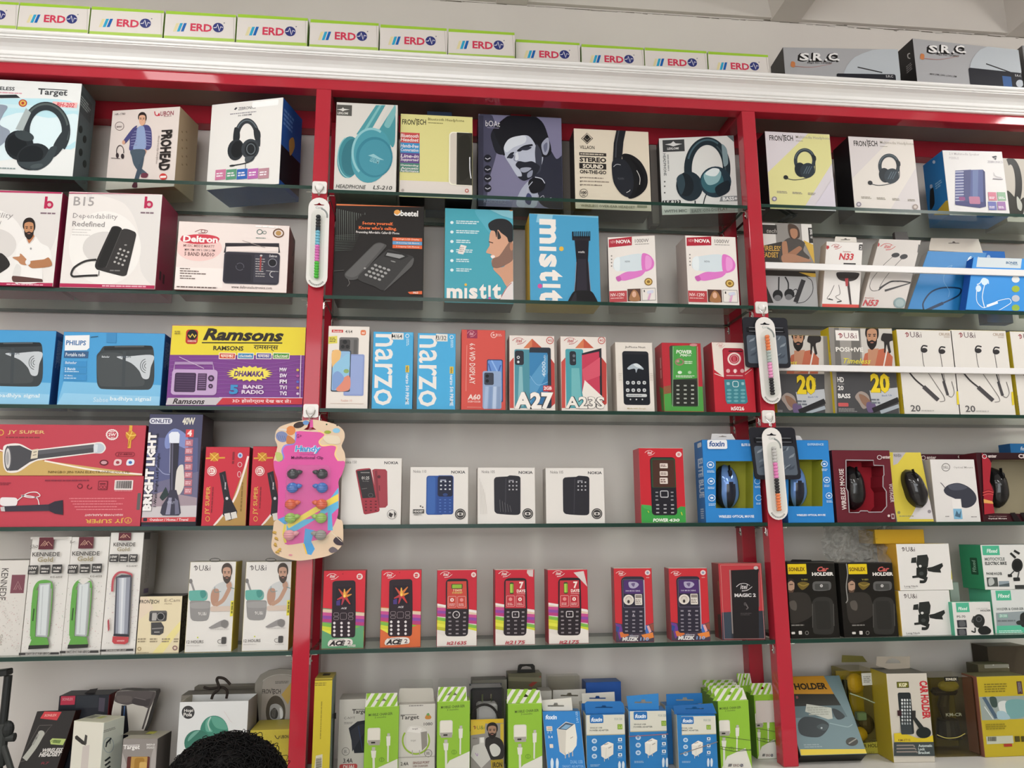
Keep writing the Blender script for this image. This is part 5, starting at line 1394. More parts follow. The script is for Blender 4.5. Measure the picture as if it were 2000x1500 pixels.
PG([(1100,228),(1118,212),(1160,212),(1172,228),(1168,285),(1104,285)],'e0e4ee');PG([(1106,285),(1166,285),(1150,590),(1108,590)],'2f2d38');PG([(1118,285),(1130,285),(1124,590),(1114,590)],'5a586a');L([(1110,280),(1106,480)],4,'a9a9c0')
S([(1150,470),(1170,430),(1195,430),(1200,560),(1170,620),(1140,600)],'d9d4cc')
PG([(1106,590),(1150,590),(1160,630),(1172,690),(1178,740),(1164,756),(1060,756),(1044,740),(1056,690),(1088,640)],'3a3848');PG([(1100,640),(1120,640),(1108,750),(1078,750)],'8f8ea4');T('ONLITE',1090,664,1148,680,'a9a8bc',b=1,a=-6);PG([(1140,640),(1160,660),(1170,745),(1140,750)],'6d6c82')
PG([(1040,640),(1080,570),(1100,620),(1060,660)],'2c3a3a')
T('BRIGHT LIGHT',938,214,1008,728,'1e1e28',b=7,r=-90);T('BRIGHT LIGHT',940,216,1006,726,'ece8e6',b=4,r=-90);T('1-Watt Bright Led Flashlight',1012,350,1036,700,'22222c',b=0.8,r=-90);T('SUPER BRIGHT LED',1016,220,1032,345,'22222c',b=0.3,r=-90)
PG([(922,770),(1276,766),(1274,796),(920,800)],'c9484c');T('Outdoor / Home / Travel',976,774,1226,792,'eadfe0',b=1.2);R(934,772,960,794,'2a2a34',6);PG([(920,800),(1276,796),(1276,824),(918,818)],'24242c')
F('R');G(1285,300,1310,700,2,'8a5a5c',0.5, True)
def small_torch(label, tl, tr, br, bl, dx):
    Bx('torch_box', label, 'box', tl, tr, br, bl, z, y=0.012, d=0.06, c='c43040', side='6a1c26', left='8f2632', group=GT4)
    X = lambda x: x+dx
    PG([(X(1612),380),(X(1606),824),(X(1390),824),(X(1500),690)],'b08a4c');L([(X(1616),370),(X(1580),500),(X(1520),660),(X(1392),824)],13,'ecdcd4',True)
    L([(X(1340),384),(X(1465),380)],10,'d9a03c');S([(X(1365),365),(X(1395),345),(X(1425),360),(X(1420),395),(X(1385),402)],'c9882c');L([(X(1368),350),(X(1395),375),(X(1422),352)],6,'e6c25a');L([(X(1372),400),(X(1395),375),(X(1418),400)],6,'e6c25a')
    O(X(1380),467,30,31,4,'ecdcd4');E(X(1380),467,22,22,'ecdcd4');G(X(1364),455,X(1396),480,2,'c43040')
    T('JY SUPER', X(1338),566,X(1372),750,'d9a850',b=1,r=-90);O(X(1352),778,14,17,4,'d9a850');G(X(1374),570,X(1390),740,1,'8a2430',0.5, True)
    E(X(1564),365,16,18,'b8c4dc');E(X(1564),365,8,9,'4a6cb0');O(X(1562),425,15,17,4,'ddb4b8');O(X(1558),488,13,20,4,'ddb4b8');G(X(1508),342,X(1530),430,1,'8a2430',0.6, True);G(X(1565),540,X(1582),740,1,'8a6a30',0.6, True)
    PG([(X(1428),480),(X(1468),466),(X(1476),520),(X(1500),640),(X(1545),730),(X(1540),770),(X(1490),790),(X(1450),750),(X(1458),660)],'221e24');L([(X(1450),490),(X(1475),590)],5,'5a5560');E(X(1478),645,9,10,'d0ccd0');G(X(1460),540,X(1474),600,1,'c0bcc0',0.5, True)
    PG([(X(1460),745),(X(1496),738),(X(1506),780),(X(1470),790)],'d9d4cc');PG([(X(1502),738),(X(1538),730),(X(1546),770),(X(1510),780)],'d9d4cc')
small_torch('small red torch box beside the tall dark blue torch box', (1338, 310), (1618, 308), (1600, 826), (1308, 824), 0)
small_torch('small red torch box half hidden behind the hanging pink clip card', (1652, 306), (1880, 306), (1866, 824), (1620, 822), 312)

# ------------------------------------------------------------------ fourth shelf, middle bay
z = ztop(4, 1)
crop(500, 780, 2.857)
GN = 'white square keypad phone boxes'
def nokia(label, tl, tr, br, bl, t, dx=0):
    Bx('phone_box', label, 'box', tl, tr, br, bl, z, y=0.012, d=0.045, c='dedad4', side='b9b2aa', group=GN)
    x0, x1 = tl[0], tr[0]
    T('NOKIA', x1-96, tl[1]+20, x1-18, tl[1]+36,'3a3a3e',b=1.5);T(t, x0+20, tl[1]+16, x0+92, tl[1]+32,'77736f',b=0.5)
    cx, cy = x1-46, bl[1]-52
    return cx, cy
def dark_badge(cx, cy):
    E(cx, cy, 30,30,'3a3837',22);O(cx, cy, 24,24,2,'cfcac4');R(cx-16, cy-8, cx+16, cy+8,'cfcac4',5);R(cx-7, cy-5, cx+7, cy+5,'3a3837',3)
nokia('white keypad phone box with red phones, nearest the hanging pink clip card', (470, 326), (812, 328), (808, 694), (468, 692), 'Nokia 150')
PG([(648,395),(662,388),(722,390),(732,402),(735,590),(722,604),(680,606)],'9c3f48');PG([(662,400),(676,396),(690,600),(678,600)],'7f323c');E(686,432,9,9,'5f2830');L([(688,480),(690,510)],5,'6a2a34')
PG(smooth([(556,400),(570,390),(632,384),(642,394),(690,615),(682,628),(612,642),(600,634)], True, 3),'9c3440');PG([(562,400),(638,390),(668,548),(594,552)],'2f2b2c');T('01:25',590,430,632,447,'d0ccc8',b=0.6);T('Thu 12 Nov',594,452,630,460,'8a8684');R(584,406,634,411,'8a8684');L([(590,500),(620,496)],3,'6c6866')
keymarks(600, 560, 682, 628, 3, 4, '5f1f28'); O(640, 535, 14, 12, 3, '5a5556')
O(759,642,27,27,2,'6b6764');PG([(745,630),(765,640),(755,660),(740,648)],'3a3634');PG([(770,622),(782,640),(772,662)],'3a3634')
c = nokia('white keypad phone box with royal blue phones', (858, 378), (1186, 378), (1184, 692), (856, 692), 'Nokia 110')
R(950,426,1050,644,'2f5396',14);R(956,432,1000,640,'3c62a6',12);R(1008,424,1102,642,'2c4a8c',14);R(1014,428,1098,542,'20243a',12)
keymarks(1020, 448, 1094, 512, 3, 3, 'cfd2da'); R(1028, 448, 1060, 454, '9aa0b4'); keymarks(1014, 552, 1096, 636, 3, 5, '4f70b4'); E(1056, 532, 14, 8, '2f4478'); dark_badge(*c)
R(876,614,938,636,'3a3836');T('HEADSET',880,619,934,631,'dedad4',b=1.5);T('INSIDE',880,626+14,906,648,'6b6764');E(918,596,5,4,'3a3836',8);E(930,602,4,4,'3a3836',8);G(882,640,930,646,1,'8a8682')
def black_nokia(label, tl, tr, br, bl, x0):
    c = nokia(label, tl, tr, br, bl, 'Nokia 105')
    y0 = tl[1]-380
    PG(smooth([(x0+2, y0+450),(x0+14, y0+434),(x0+76, y0+430),(x0+90, y0+424),(x0+138, y0+428),(x0+150, y0+440),(x0+150, y0+630),(x0+136, y0+644),(x0+90, y0+644),(x0+20, y0+638),(x0+4, y0+620)], True, 3),'2b2a30')
    PG([(x0+66, y0+440),(x0+72, y0+440),(x0+66, y0+640),(x0+62, y0+640)],'3c3b42'); keymarks(x0+78, y0+450, x0+138, y0+514,3,3,'b4b3b8');R(x0+84, y0+450, x0+112, y0+456,'8a8990')
    dark_badge(*c)
black_nokia('white keypad phone box with black phones and scuffed film, left of the two black ones', (1240, 380), (1562, 382), (1560, 692), (1236, 690), 1326)
for k in range(5): L([(1248+k*7,440+k*20),(1252+k*9,640)],2,'c5c0b9');L([(1360+k*14,560+k*8),(1364+k*15,628)],2,'6a696c')
black_nokia('white keypad phone box with black phones, right of the two black ones', (1622, 382), (1948, 384), (1948, 692), (1620, 690), 1710)
crop(1140, 780, 4)
Bx('phone_box', 'red and green box with a black keypad phone behind a die cut window', 'box',
   (444,382),(782,378),(802,968),(450,966), z, y=0.012, d=0.05, c='c02c36', side='b8b0a4', left='b85058', top='d0c8bc', group='red keypad phone boxes')
PG([(448,832),(520,828),(600,880),(720,860),(760,836),(800,840),(802,966),(450,966)],'3f9a48');PG([(448,822),(520,828),(560,880),(470,850)],'4aa653')
swirl(478,398,556,440,'eadad8');E(742,430,23,22,'e2d0cc');E(742,430,11,11,'c02c36');O(742,430,8,8,3,'e2d0cc')
R(525,452,722,905,'24232a',26);R(528,460,718,690,'2f4a34',12);R(546,480,704,680,'4a3028',4);R(540,474,710,686,'4a3028',6)
for k, (a, b_) in enumerate(((500,538),(562,598),(612,660))): R(594,a, 656,b_, 'ded2c8',5);G(600,a+8,650,b_-8,2,'6a5048')
RO(596,712,662,768,7,'b9b9bd',12); keymarks(545,712,596,800,1,3,'8d8c90'); keymarks(664,712,716,800,1,3,'8d8c90'); keymarks(548,810,722,900,3,3,'a9a8ac')
T('POWER',540,930,660,958,'e4ecdc',b=3, i=0.15);T('430',664,932,748,956,'e4ecdc',b=2.5, i=0.1);L([(500,870),(508,885)],5,'d9d24a');L([(760,880),(768,905)],6,'d9d24a')
def mouse_obj(label, c3, L_, W, H, rx, rz, col, col2, group=None):
    """a computer mouse standing on its end inside its window box; c3 its middle"""
    ro = empty('computer_mouse', c3)
    ro.rotation_euler = (rx, 0, rz)
    def shell(b):
        vs_, fs = [], []
        n, m = 22, 16
        for j in range(n+1):
            t = j/n; y = (t-0.5)*L_
            w = W/2*math.sqrt(max(0.0, 1-abs(2*t-1)**2.6))*(0.92+0.08*math.cos(math.pi*(t-0.4)*2))*(1-0.1*math.sin(math.pi*t)**6)
            h = H*math.sqrt(max(0.0, 1-abs(2*t-0.95)**2.8))*(0.75+0.25*math.sin(math.pi*min(1, t*0.8+0.1)))
            for k in range(m+1):
                a = math.pi*k/m
                vs_.append((w*math.cos(a), y, h*math.sin(a)**0.8 if 0 < k < m else 0))
        for j in range(n):
            for k in range(m):
                q = [j*(m+1)+k, j*(m+1)+k+1, (j+1)*(m+1)+k+1, (j+1)*(m+1)+k]
                fs.append(q)
        mid = lambda i: 4 <= (i % m) < 12 and not (6 <= (i % m) < 10 and (i//m) < 13-abs((i % m)-7.5))
        top = [f for i, f in enumerate(fs) if mid(i)]
        sd = [f for i, f in enumerate(fs) if not mid(i)]
        b.add(vs_, top, col); b.add(vs_, sd, col2)
        b.add([vs_[j*(m+1)] for j in range(n+1)]+[vs_[j*(m+1)+m] for j in range(n+1)], [[j, j+1, n+1+j+1, n+1+j] for j in range(n)], col2)
    one('shell', ro, shell, True)
    one('scroll_wheel', ro, lambda b: b.tube([(-W*0.05, L_*0.28, H*0.86), (W*0.05, L_*0.28, H*0.86)], H*0.2, ink('1a1a1c', 0.5), 14))
    one('button_gap', ro, lambda b: b.box((-W*0.012, L_*0.12, H*0.7), (W*0.012, L_*0.46, H*0.93), ink('0e0e10', 0.6)))
    return tag(ro, label, 'computer mouse', group)
def window(x0, y0, x1, y1, inner, depth, lining, film=True, pts=None):
    """recess in the front of the current box: walls, lining and clear film; the front face is cut open"""
    B = CUR
    pts = pts or [(x0, y0), (x1, y0), (x1, y1), (x0, y1)]
    F('F')
    uvs = [B.uv(p) for p in pts]
    loc = [(u-B.w/2, v) for u, v in uvs]
    keep = []
    # replace the plain front by a plate with an opening
    fr = B.body.slot(B.cols['F'])
    for k, f in enumerate(B.body.f):
        ys = [B.body.v[i][1] for i in f]
        if max(ys) < 1e-6 and len(f) == 4: keep.append(k)
    for k in reversed(keep):
        del B.body.f[k]; del B.body.mi[k]
    c = B.ch
    outer = [(-B.w/2+c, c), (B.w/2-c, c), (B.w/2-c, B.h-c), (-B.w/2+c, B.h-c)]
    tr = tessellate_polygon([[Vector((p[0], p[1], 0)) for p in outer], [Vector((p[0], p[1], 0)) for p in loc]])
    flat = outer+loc
    B.body.add([(p[0], 0, p[1]) for p in flat], [list(t) for t in tr], B.cols['F'])
    n = len(loc)
    B.body.add([(p[0], 0, p[1]) for p in loc]+[(p[0], depth, p[1]) for p in loc], [[i, (i+1) % n, n+(i+1) % n, n+i] for i in range(n)], inner)
    B.body.add([(p[0], depth, p[1]) for p in loc], [list(range(n))], lining)
    if film:
        mb = PART('window_film', 'clear plastic window')
        mb.add([(p[0], 0.0004, p[1]) for p in loc], [list(range(n))], PLASTIC_CLEAR)
        BASE()
    xs = [p[0] for p in loc]; zs = [p[1] for p in loc]
    return (min(xs)+max(xs))/2, (min(zs)+max(zs))/2, max(xs)-min(xs), max(zs)-min(zs)
MB_BLUE = ink('6a90d0', 0.12, 0.3, 0.6); MB_DK = ink('1c2030', 0.2, 0, 0.5); MB_BLK = ink('222224', 0.1, 0, 0.6); MB_BLK2 = ink('161618', 0.25, 0, 0.5)
GM = 'window boxes with computer mice'
def foxin_mouse(label, mlabel, tl, tr, br, bl, zz, wx, my, words, yy, yrr):
    B = Bx('mouse_box', label, 'box', tl, tr, br, bl, zz, y=yy, yr=yrr, d=0.065, c='2f82c8', side='2a5c98', left='2f70b4', group=GM)
    cx, cz, ww, hh = window(wx[0], wx[1], wx[2], wx[3], 'a8ac3c', 0.05, '9c9c38')
    return B, cx, cz, ww, hh
B, cx, cz, ww, hh = foxin_mouse('bright blue window mouse box left of the right red post', '', (952, 318), (1330, 312), (1398, 964), (956, 962), z, (1032, 482, 1325, 850), 0, None, 0.012, 0.004)
R(964,316,1118,388,'e6e8ea',12);T('foxin',978,326,1098,370,'3a5a92',b=2, i=0.15);T('ELITE BLUE',1230,346,1330,366,'d8e6f2',b=2.4)
for k, yy in enumerate((512,640,770)):
    O(988+k*5, yy, 28,26,5,'d8e6f2');R(976+k*5, yy-8,1000+k*5, yy+8,'d8e6f2',4);G(962+k*6, yy+42,1022+k*6, yy+62,2,'b9d4ea')
for k, yy in enumerate((640,770)): O(1354+k*10, yy, 25,24,5,'a9cbe8');G(1334+k*10, yy+36,1386+k*10, yy+54,2,'a9cbe8')
T('WIRELESS OPTICAL MOUSE',1052,904,1328,926,'e4eef6',b=2)
TAB([(992,318),(1002,268),(1158,270),(1186,316)],'d5d3d0',0.02,0.0206,slot(1085,290,60,14))
F('L');T('ELITE BLUE',898,460,936,770,'c9d8ec',b=2.4,r=90);R(888,340,920,376,'d8dce4',4);G(915,850,942,935,5,'c9d4e4',0.6)
BASE(); CUR.finish()
P = B.M @ Vector((cx-0.009, 0.037, cz-0.003))
mouse_obj('shiny blue computer mouse in the window box left of the right red post', P, 0.1, 0.06, 0.035, math.radians(90), 0, MB_BLUE, MB_DK, 'computer mice in window boxes')

# ------------------------------------------------------------------ fourth shelf, right bay
z = ztop(4, 2)
B, cx, cz, ww, hh = foxin_mouse('bright blue window mouse box right of the right red post', '', (1570, 318), (1890, 318), (1960, 948), (1598, 950), z, (1600, 470, 1866, 835), 0, None, 0.012, 0.012)
T('WIRELESS OPTICAL MOUSE',1660,896,1885,912,'e4eef6',b=2);T('EXPERIENCE',1745,344,1870,362,'a9cbe8',b=2)
for k, yy in enumerate((505,630,752)): O(1876+k*18, yy, 26,24,5,'cfe2f2');R(1866+k*18, yy-6,1886+k*18, yy+8,'cfe2f2',4);G(1856+k*18, yy+36,1908+k*18, yy+56,2,'b9d4ea')
TAB([(1600,318),(1606,282),(1690,284),(1712,318)],'d5d3d0',0.02,0.0206)
BASE(); CUR.finish()
P = B.M @ Vector((cx-0.012, 0.037, cz-0.004))
mouse_obj('shiny blue computer mouse in the window box right of the right red post', P, 0.1, 0.058, 0.035, math.radians(90), 0, MB_BLUE, MB_DK, 'computer mice in window boxes')
crop(1500, 800, 3.124)
B = Bx('mouse_box', 'maroon window mouse box with a grey outlined frame', 'box',(398,248),(752,248),(782,690),(424,688), z, y=0.012, d=0.06, c='63242e', side='2b1d22', left='3a222a', group=GM)
wp = [(472, 308), (640, 310), (642, 340), (702, 342), (704, 400), (698, 408), (698, 470), (718, 500), (720, 590), (690, 625), (610, 626), (604, 618), (560, 618), (552, 628), (492, 628), (484, 500), (474, 480)]
cx, cz, ww, hh = window(0, 0, 0, 0, '8a2430', 0.048, 'a82a36', True, wp)
L(wp+[wp[0]],6,'a09ca0');T('WIRELESS MOUSE',438,362,468,612,'d9ccc8',b=1.6,r=-90);O(676,292,15,14,4,'cfc4c4');T('enter',694,282,746,300,'d9ccc8',b=1.6);T('VOYAGER',738,452,762,566,'cfc0c0',b=0.8,r=90);E(733,648,8,8,'d9ccc8',10);R(748,635,768,668,'b5a4a8',4);R(752,642,764,660,'63242e',3)
BASE(); CUR.finish()
P = B.M @ Vector((cx-0.013, 0.037, cz-0.002)); mouse_obj('black computer mouse in the maroon outlined window box', P, 0.1, 0.056, 0.035, math.radians(90), 0, MB_BLK, MB_BLK2, 'computer mice in window boxes')
B = Bx('mouse_pack', 'yellow and white card pack with a black mouse bulging from it', 'box',(762,262),(882,258),(1012,668),(786,662), z, y=0.014, d=0.012, lean=5,skew=True, c='d2c04a', side='a8a49a', group=GM)
PG([(762,262),(840,258),(790,330),(764,340)],'b5b0b2');PG([(880,640),(960,480),(1010,560),(1012,668),(860,668)],'d0cccc'); frontech(768,268,812,292,'4a4640');E(984,622,11,11,'8d888c');E(798,628,9,9,'8d8a60');G(800,644,900,656,1,'9c9868')
CUR.finish()
P = B.M @ Vector((0.004, -0.001, B.h*0.47)); mouse_obj('black glossy computer mouse held on the yellow card pack', P, 0.09, 0.052, 0.032, math.radians(86), math.radians(0), MB_BLK, MB_BLK2, 'computer mice in window boxes').rotation_euler = (math.radians(85), math.radians(-14), 0)
Bx('mouse_box', 'dark maroon mouse box standing behind the white and the yellow mouse packs', 'box',(905,270),(1275,274),(1285,680),(925,680), z, y=0.085, d=0.05, c='4a2028', side='24191d', group=GM)
O(948,294,14,14,4,'cfc4c4');T('enter',968,284,1026,302,'d9ccc8',b=1.6);T('Clicker',1158,280,1264,298,'d9ccc8',b=2)
Bx('mouse_box', 'plain white mouse box with a dark oval mouse picture', 'box',(1035,305),(1262,302),(1300,684),(1026,684), z, y=0.014, d=0.055, c='dbd8d4', side='b5aea6', left='b5ada4', group=GM)
O(1085,352,26,25,4,'6a6864');T('DELL',1068,344,1102,360,'6a6864',b=1);T('Optical Mouse',1132,346,1250,362,'9a9692',b=0.4)
S([(1072,490),(1100,460),(1160,448),(1220,470),(1262,510),(1272,550),(1250,585),(1210,600),(1175,590),(1150,550),(1090,520)],'3a3c46');S([(1100,465),(1160,452),(1215,474),(1180,490),(1120,490)],'4f525e');L([(1080,478),(1062,455),(1052,446)],4,'4a4a50',True)
R(1124,545,1180,620,'e3e0dc');R(1132,605,1184,668,'7fb0cc');PG([(1140,650),(1150,615),(1165,640),(1178,612),(1174,660)],'4a6a80');G(1082,648,1110,656,1,'7a7672');G(1238,650,1275,658,1,'7a7672')
B = Bx('mouse_box', 'black and red window mouse box at the right end of the fourth shelf', 'box',(1300,264),(1720,262),(1770,688),(1318,688), z, y=0.012, d=0.06, c='3a181e', side='241418', left='5a1c24', group=GM)
wp = [(1358, 330), (1372, 306), (1700, 304), (1730, 640), (1380, 632), (1366, 560), (1380, 500), (1374, 470), (1348, 440)]
cx, cz, ww, hh = window(0, 0, 0, 0, '8f8468', 0.048, '9c927a', True, wp)
PG([(1300,264),(1345,300),(1358,330),(1348,440),(1372,500),(1366,560),(1378,632),(1316,640),(1306,400)],'a02834')
for k in range(4): L([(1306,500+k*8),(1340,490+k*8),(1370,500+k*6)],4,'d05a50' if k % 2 else '7a1c26',True)
PG([(1310,545),(1365,560),(1370,575),(1312,570)],'d9a05a');PG([(1300,264),(1720,262),(1722,300),(1345,302)],'2c1519');O(1316,286,15,14,4,'cfc4c4');T('enter',1338,276,1390,294,'d9ccc8',b=1.6);T('Clicker',1522,272,1640,298,'d9ccc8',b=2);T('Optical Mouse',1338,660,1452,672,'e0d4d0',b=1.2);T('Wired Computer',1340,648,1452,656,'b8a4a0',b=0.5)
for k in range(5): PG([(1470+k*60,630),(1500+k*60,628),(1540+k*60,686),(1500+k*60,686)],'1c1416')
BASE(); CUR.finish()
P = B.M @ Vector((cx-0.036, 0.037, cz+0.0)); mouse_obj('black computer mouse in the black and red window box', P, 0.094, 0.052, 0.035, math.radians(90), 0, MB_BLK, MB_BLK2, 'computer mice in window boxes')
Bx('mouse_box', 'blue box corner showing above the black and red mouse box', 'box',(1524,208),(1760,208),(1770,660),(1530,660), z, y=0.09, d=0.04, c='2f7ab8', side='265f96', group=GM)
T('foxin',1540,226,1600,250,'d8e6f2',b=2, i=0.2)
# ------------------------------------------------------------------ fifth shelf, left bay
z = ztop(5, 0)
crop(0, 1020, 3.3333)
GK = 'tall white lamp cartons on the fifth shelf'
def speck(x0, y0, x1, y1, n, cols, seed):
    rr = random.Random(seed)
    for k in range(n):
        x, y = rr.uniform(x0, x1), rr.uniform(y0, y1)
        s = rr.uniform(1.2, 2.6)
        R(x-s, y-s, x+s, y+s, cols[k % len(cols)])
def mountain(x0, y0, x1, y1):
    R(x0, y0, x1, y1,'5c2730'); w, h = x1-x0, y1-y0
    L([(x0+w*0.12, y0+h*0.72),(x0+w*0.42, y0+h*0.3),(x0+w*0.6, y0+h*0.68)],4,'c9a08a');L([(x0+w*0.38, y0+h*0.72),(x0+w*0.64, y0+h*0.36),(x0+w*0.9, y0+h*0.72)],4,'c9a08a');L([(x0+w*0.25, y0+h*0.72),(x0+w*0.44, y0+h*0.46)],3,'c9a08a')
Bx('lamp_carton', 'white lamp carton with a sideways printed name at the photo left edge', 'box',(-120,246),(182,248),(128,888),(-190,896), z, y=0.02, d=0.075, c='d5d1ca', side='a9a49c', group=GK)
T('KENNEDE',2,300,46,508,'5a5652',b=0.6,r=90);T('Gold',0,730,16,800,'8a8678',b=0.6,r=90)
R(72,342,160,462,'7a4a54');L([(90,440),(118,385),(140,440)],4,'b08a8a');L([(102,440),(118,410),(128,440)],3,'b08a8a')
speck(0, 480, 130, 840, 120, ('aaa69f', 'b8b0aa', 'c49a9a'), 3)
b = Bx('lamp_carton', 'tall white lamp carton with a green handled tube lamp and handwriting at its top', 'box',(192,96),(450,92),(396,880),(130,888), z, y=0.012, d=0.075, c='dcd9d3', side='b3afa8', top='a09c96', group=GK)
def kennede(dx, dy, code, w3):
    X = lambda x: x+dx
    Y = lambda y: y+dy
    mountain(X(264), Y(98), X(360), Y(176)); T('KENNEDE', X(222), Y(194), X(400), Y(221), '4a4744', b=1); T('Gold', X(256), Y(226), X(356), Y(258), '9a8f70', b=1.5)
    for k, t in enumerate(('10W', '1800mah', 'TUBE')):
        R(X(194+k*78),Y(280-k*3),X(258+k*78),Y(338-k*3),'3c3a39',4);T(t, X(200+k*78),Y(288-k*3+(0 if k == 0 else 8)),X(252+k*78),Y(308-k*3+(0 if k == 0 else 2)),'d9d5cf',b=1.5);G(X(202+k*78),Y(316-k*3),X(250+k*78),Y(332-k*3),2 if k == 0 else 1,'c9c5bf')
    T('KG-'+code, X(340),Y(348),X(415),Y(362),'6c6965',b=0.6)
speck(150, 380, 420, 820, 170, ('b3afa9', 'bdb3b0', 'c9a0a4', '9fb39a'), 5)
kennede(0, 0, '6033', 'TUBE')
def green_lamp(dx, dy):
    X = lambda x: x+dx-(0)
    Y = lambda y: y+dy
    L([(X(222),Y(760)),(X(226),Y(600)),(X(238),Y(440)),(X(262),Y(395)),(X(300),Y(385)),(X(336),Y(392)),(X(345),Y(420)),(X(336),Y(560)),(X(322),Y(700)),(X(318),Y(740))],22,'62a04c',True)
    L([(X(345),Y(430)),(X(335),Y(570)),(X(320),Y(735))],9,'9a9794',True);L([(X(224),Y(740)),(X(232),Y(560)),(X(244),Y(440))],34,'62a04c',True);L([(X(234),Y(560)),(X(226),Y(640))],8,'2f4a26')
    PG([(X(266),Y(398)),(X(342),Y(392)),(X(318),Y(745)),(X(244),Y(740))],'a5aaac');PG([(X(274),Y(408)),(X(332),Y(402)),(X(310),Y(734)),(X(254),Y(730))],'ccd2d2');L([(X(292),Y(415)),(X(276),Y(725))],5,'b2b8ba')
    PG([(X(226),Y(740)),(X(320),Y(748)),(X(332),Y(800)),(X(200),Y(805))],'5f9c48');PG([(X(200),Y(798)),(X(332),Y(794)),(X(328),Y(816)),(X(196),Y(824))],'2c2d2a')
green_lamp(0, 0)
PG([(134,846),(396,842),(396,856),(133,862)],'3c3a39');T('RECHARGEABLE LED LIGHT',180,846,340,860,'c9c5bf',b=0.6)
T('Sho',206,144,260,170,'6a6662',b=0, i=0.3,a=12)
PG([(192,96),(264,92),(264,104),(192,112)],'b8b4ae');PG([(360,96),(448,92),(448,104),(362,112)],'b8b4ae')
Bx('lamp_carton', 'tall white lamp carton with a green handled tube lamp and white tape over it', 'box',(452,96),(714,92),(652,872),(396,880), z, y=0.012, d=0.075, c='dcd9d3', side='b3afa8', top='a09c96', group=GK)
speck(420, 380, 680, 820, 170, ('b3afa9', 'bdb3b0', 'c9a0a4', '9fb39a'), 6)
kennede(258, -5, '6033', 'TUBE'); green_lamp(254, -4)
PG([(520,380),(570,358),(600,375),(550,405)],'d5d2cc');PG([(396,834),(652,830),(652,846),(396,850)],'3c3a39');T('RECHARGEABLE LED LIGHT',440,832,598,848,'c9c5bf',b=0.6);L([(456,130),(475,120),(470,135),(500,125)],3,'6a6662',True)
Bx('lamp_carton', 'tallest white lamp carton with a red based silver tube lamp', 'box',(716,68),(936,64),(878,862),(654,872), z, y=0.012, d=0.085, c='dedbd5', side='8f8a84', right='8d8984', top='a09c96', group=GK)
speck(690, 350, 900, 800, 140, ('b3afa9', 'bdb3b0', 'c9a0a4', 'b0a9c4'), 8)
mountain(780, 60, 860, 118); T('KENNEDE', 746, 132, 888, 156, '4a4744', b=0.8); T('Gold', 770, 162, 850, 188, '9a8f70', b=1.2)
for k, t in enumerate(('10W', '1800mah', '7W')): R(720+k*64,208,778+k*62,258,'3c3a39',4);T(t, 726+k*64,216+(0 if k != 1 else 6),770+k*62,234,'d9d5cf',b=1.5);G(728+k*64,240,770+k*62,252,1,'c9c5bf')
T('KG-6047',832,278,902,290,'6c6965',b=0.6)
L([(738,450),(745,370),(775,330),(820,325),(862,340),(858,360)],14,'b5525a',True);PG([(764,355),(800,340),(862,342),(866,362),(848,740),(748,736)],'4c4d55');PG([(772,360),(856,356),(838,725),(760,722)],'8f939e');PG([(785,362),(830,360),(815,724),(778,722)],'b9bec6');PG([(800,362),(815,361),(800,724),(790,724)],'d3d6da')
PG([(742,740),(846,744),(842,778),(820,792),(750,788),(738,775)],'b8464a');T('KENNEDE',770,764,818,774,'e0c4c0',b=0.8);PG([(748,724),(848,730),(848,742),(746,738)],'2f3036');S([(708,640),(718,630),(722,690),(712,705)],'a85058')
PG([(656,826),(876,820),(876,834),(656,840)],'3c3a39');T('RECHARGEABLE LED LIGHT',700,824,830,836,'c9c5bf',b=0.6)
PART('tape', 'piece of clear tape');PG([(748,280),(778,222),(800,232),(770,286)],'d9d6cf')
F('R');R(940,66,978,110,'3a3836');R(935,430,965,460,'5a4a6a');G(945,180,972,400,3,'6f6b66',0.4, True)
Bx('webcam_box', 'small cream and yellow webcam box beside the tall white lamp cartons', 'box',(912,484),(1182,480),(1164,858),(882,862), z, y=0.012, d=0.075, c='ddd0ae', side='2a2626', top='3a3632', group='small boxes on the fifth shelf')
PG([(990,862),(1180,640),(1174,700),(1060,862)],'e2d592');PG([(900,640),(1000,560),(960,480),(912,484)],'dccbb4')
frontech(908, 500, 1036, 534, '3a3630'); T('E-Cam', 1072, 498, 1172, 518, '8d7d6a', b=0.3); T('PRIMA', 1072, 526, 1120, 536, '9a8a70')
R(972,576,1086,646,'5c5a58',12);R(976,590,1086,640,'3f3e3e',10);E(1046,614,26,26,'252526');O(1046,614,26,26,5,'8d8b88');R(990,590,1020,640,'a9a6a2',5)
PG([(984,652),(1050,650),(1068,680),(1064,720),(1040,735),(984,732)],'454444');PG([(990,690),(1060,685),(1060,692),(990,697)],'8a8886');R(1004,712,1040,718,'a3a09c')
for k in range(4): G(898+k*78,752,960+k*74,784,2,'9a8d74')
E(908,824,13,13,'a3906a');E(908,824,7,7,'d9cba8');E(1140,818,17,16,'8d6f6a');E(1140,818,9,8,'d9c8b0');G(890,844,980,852,1,'9a8d74')
F('R');G(1185,500,1215,830,3,'7d7974',0.45, True)
eb = Bx('earbuds_box', 'white earbuds box with a bearded man holding his chin, next to the webcam box', 'box',(1246,258),(1540,255),(1506,838),(1200,843), z, y=0.012, d=0.055, c='dcd9d3', side='b8a63c', right='b5a438', top='a9a58f', group='earbuds boxes')
uandi(1258,280,1370,316,'5c5856', '5c5856')
R(1236,370,1252,388,'8d8a88',8);L([(1244,385),(1262,440),(1282,486)],13,'8f8d8b');E(1242,384,12,16,'7a7876',12)
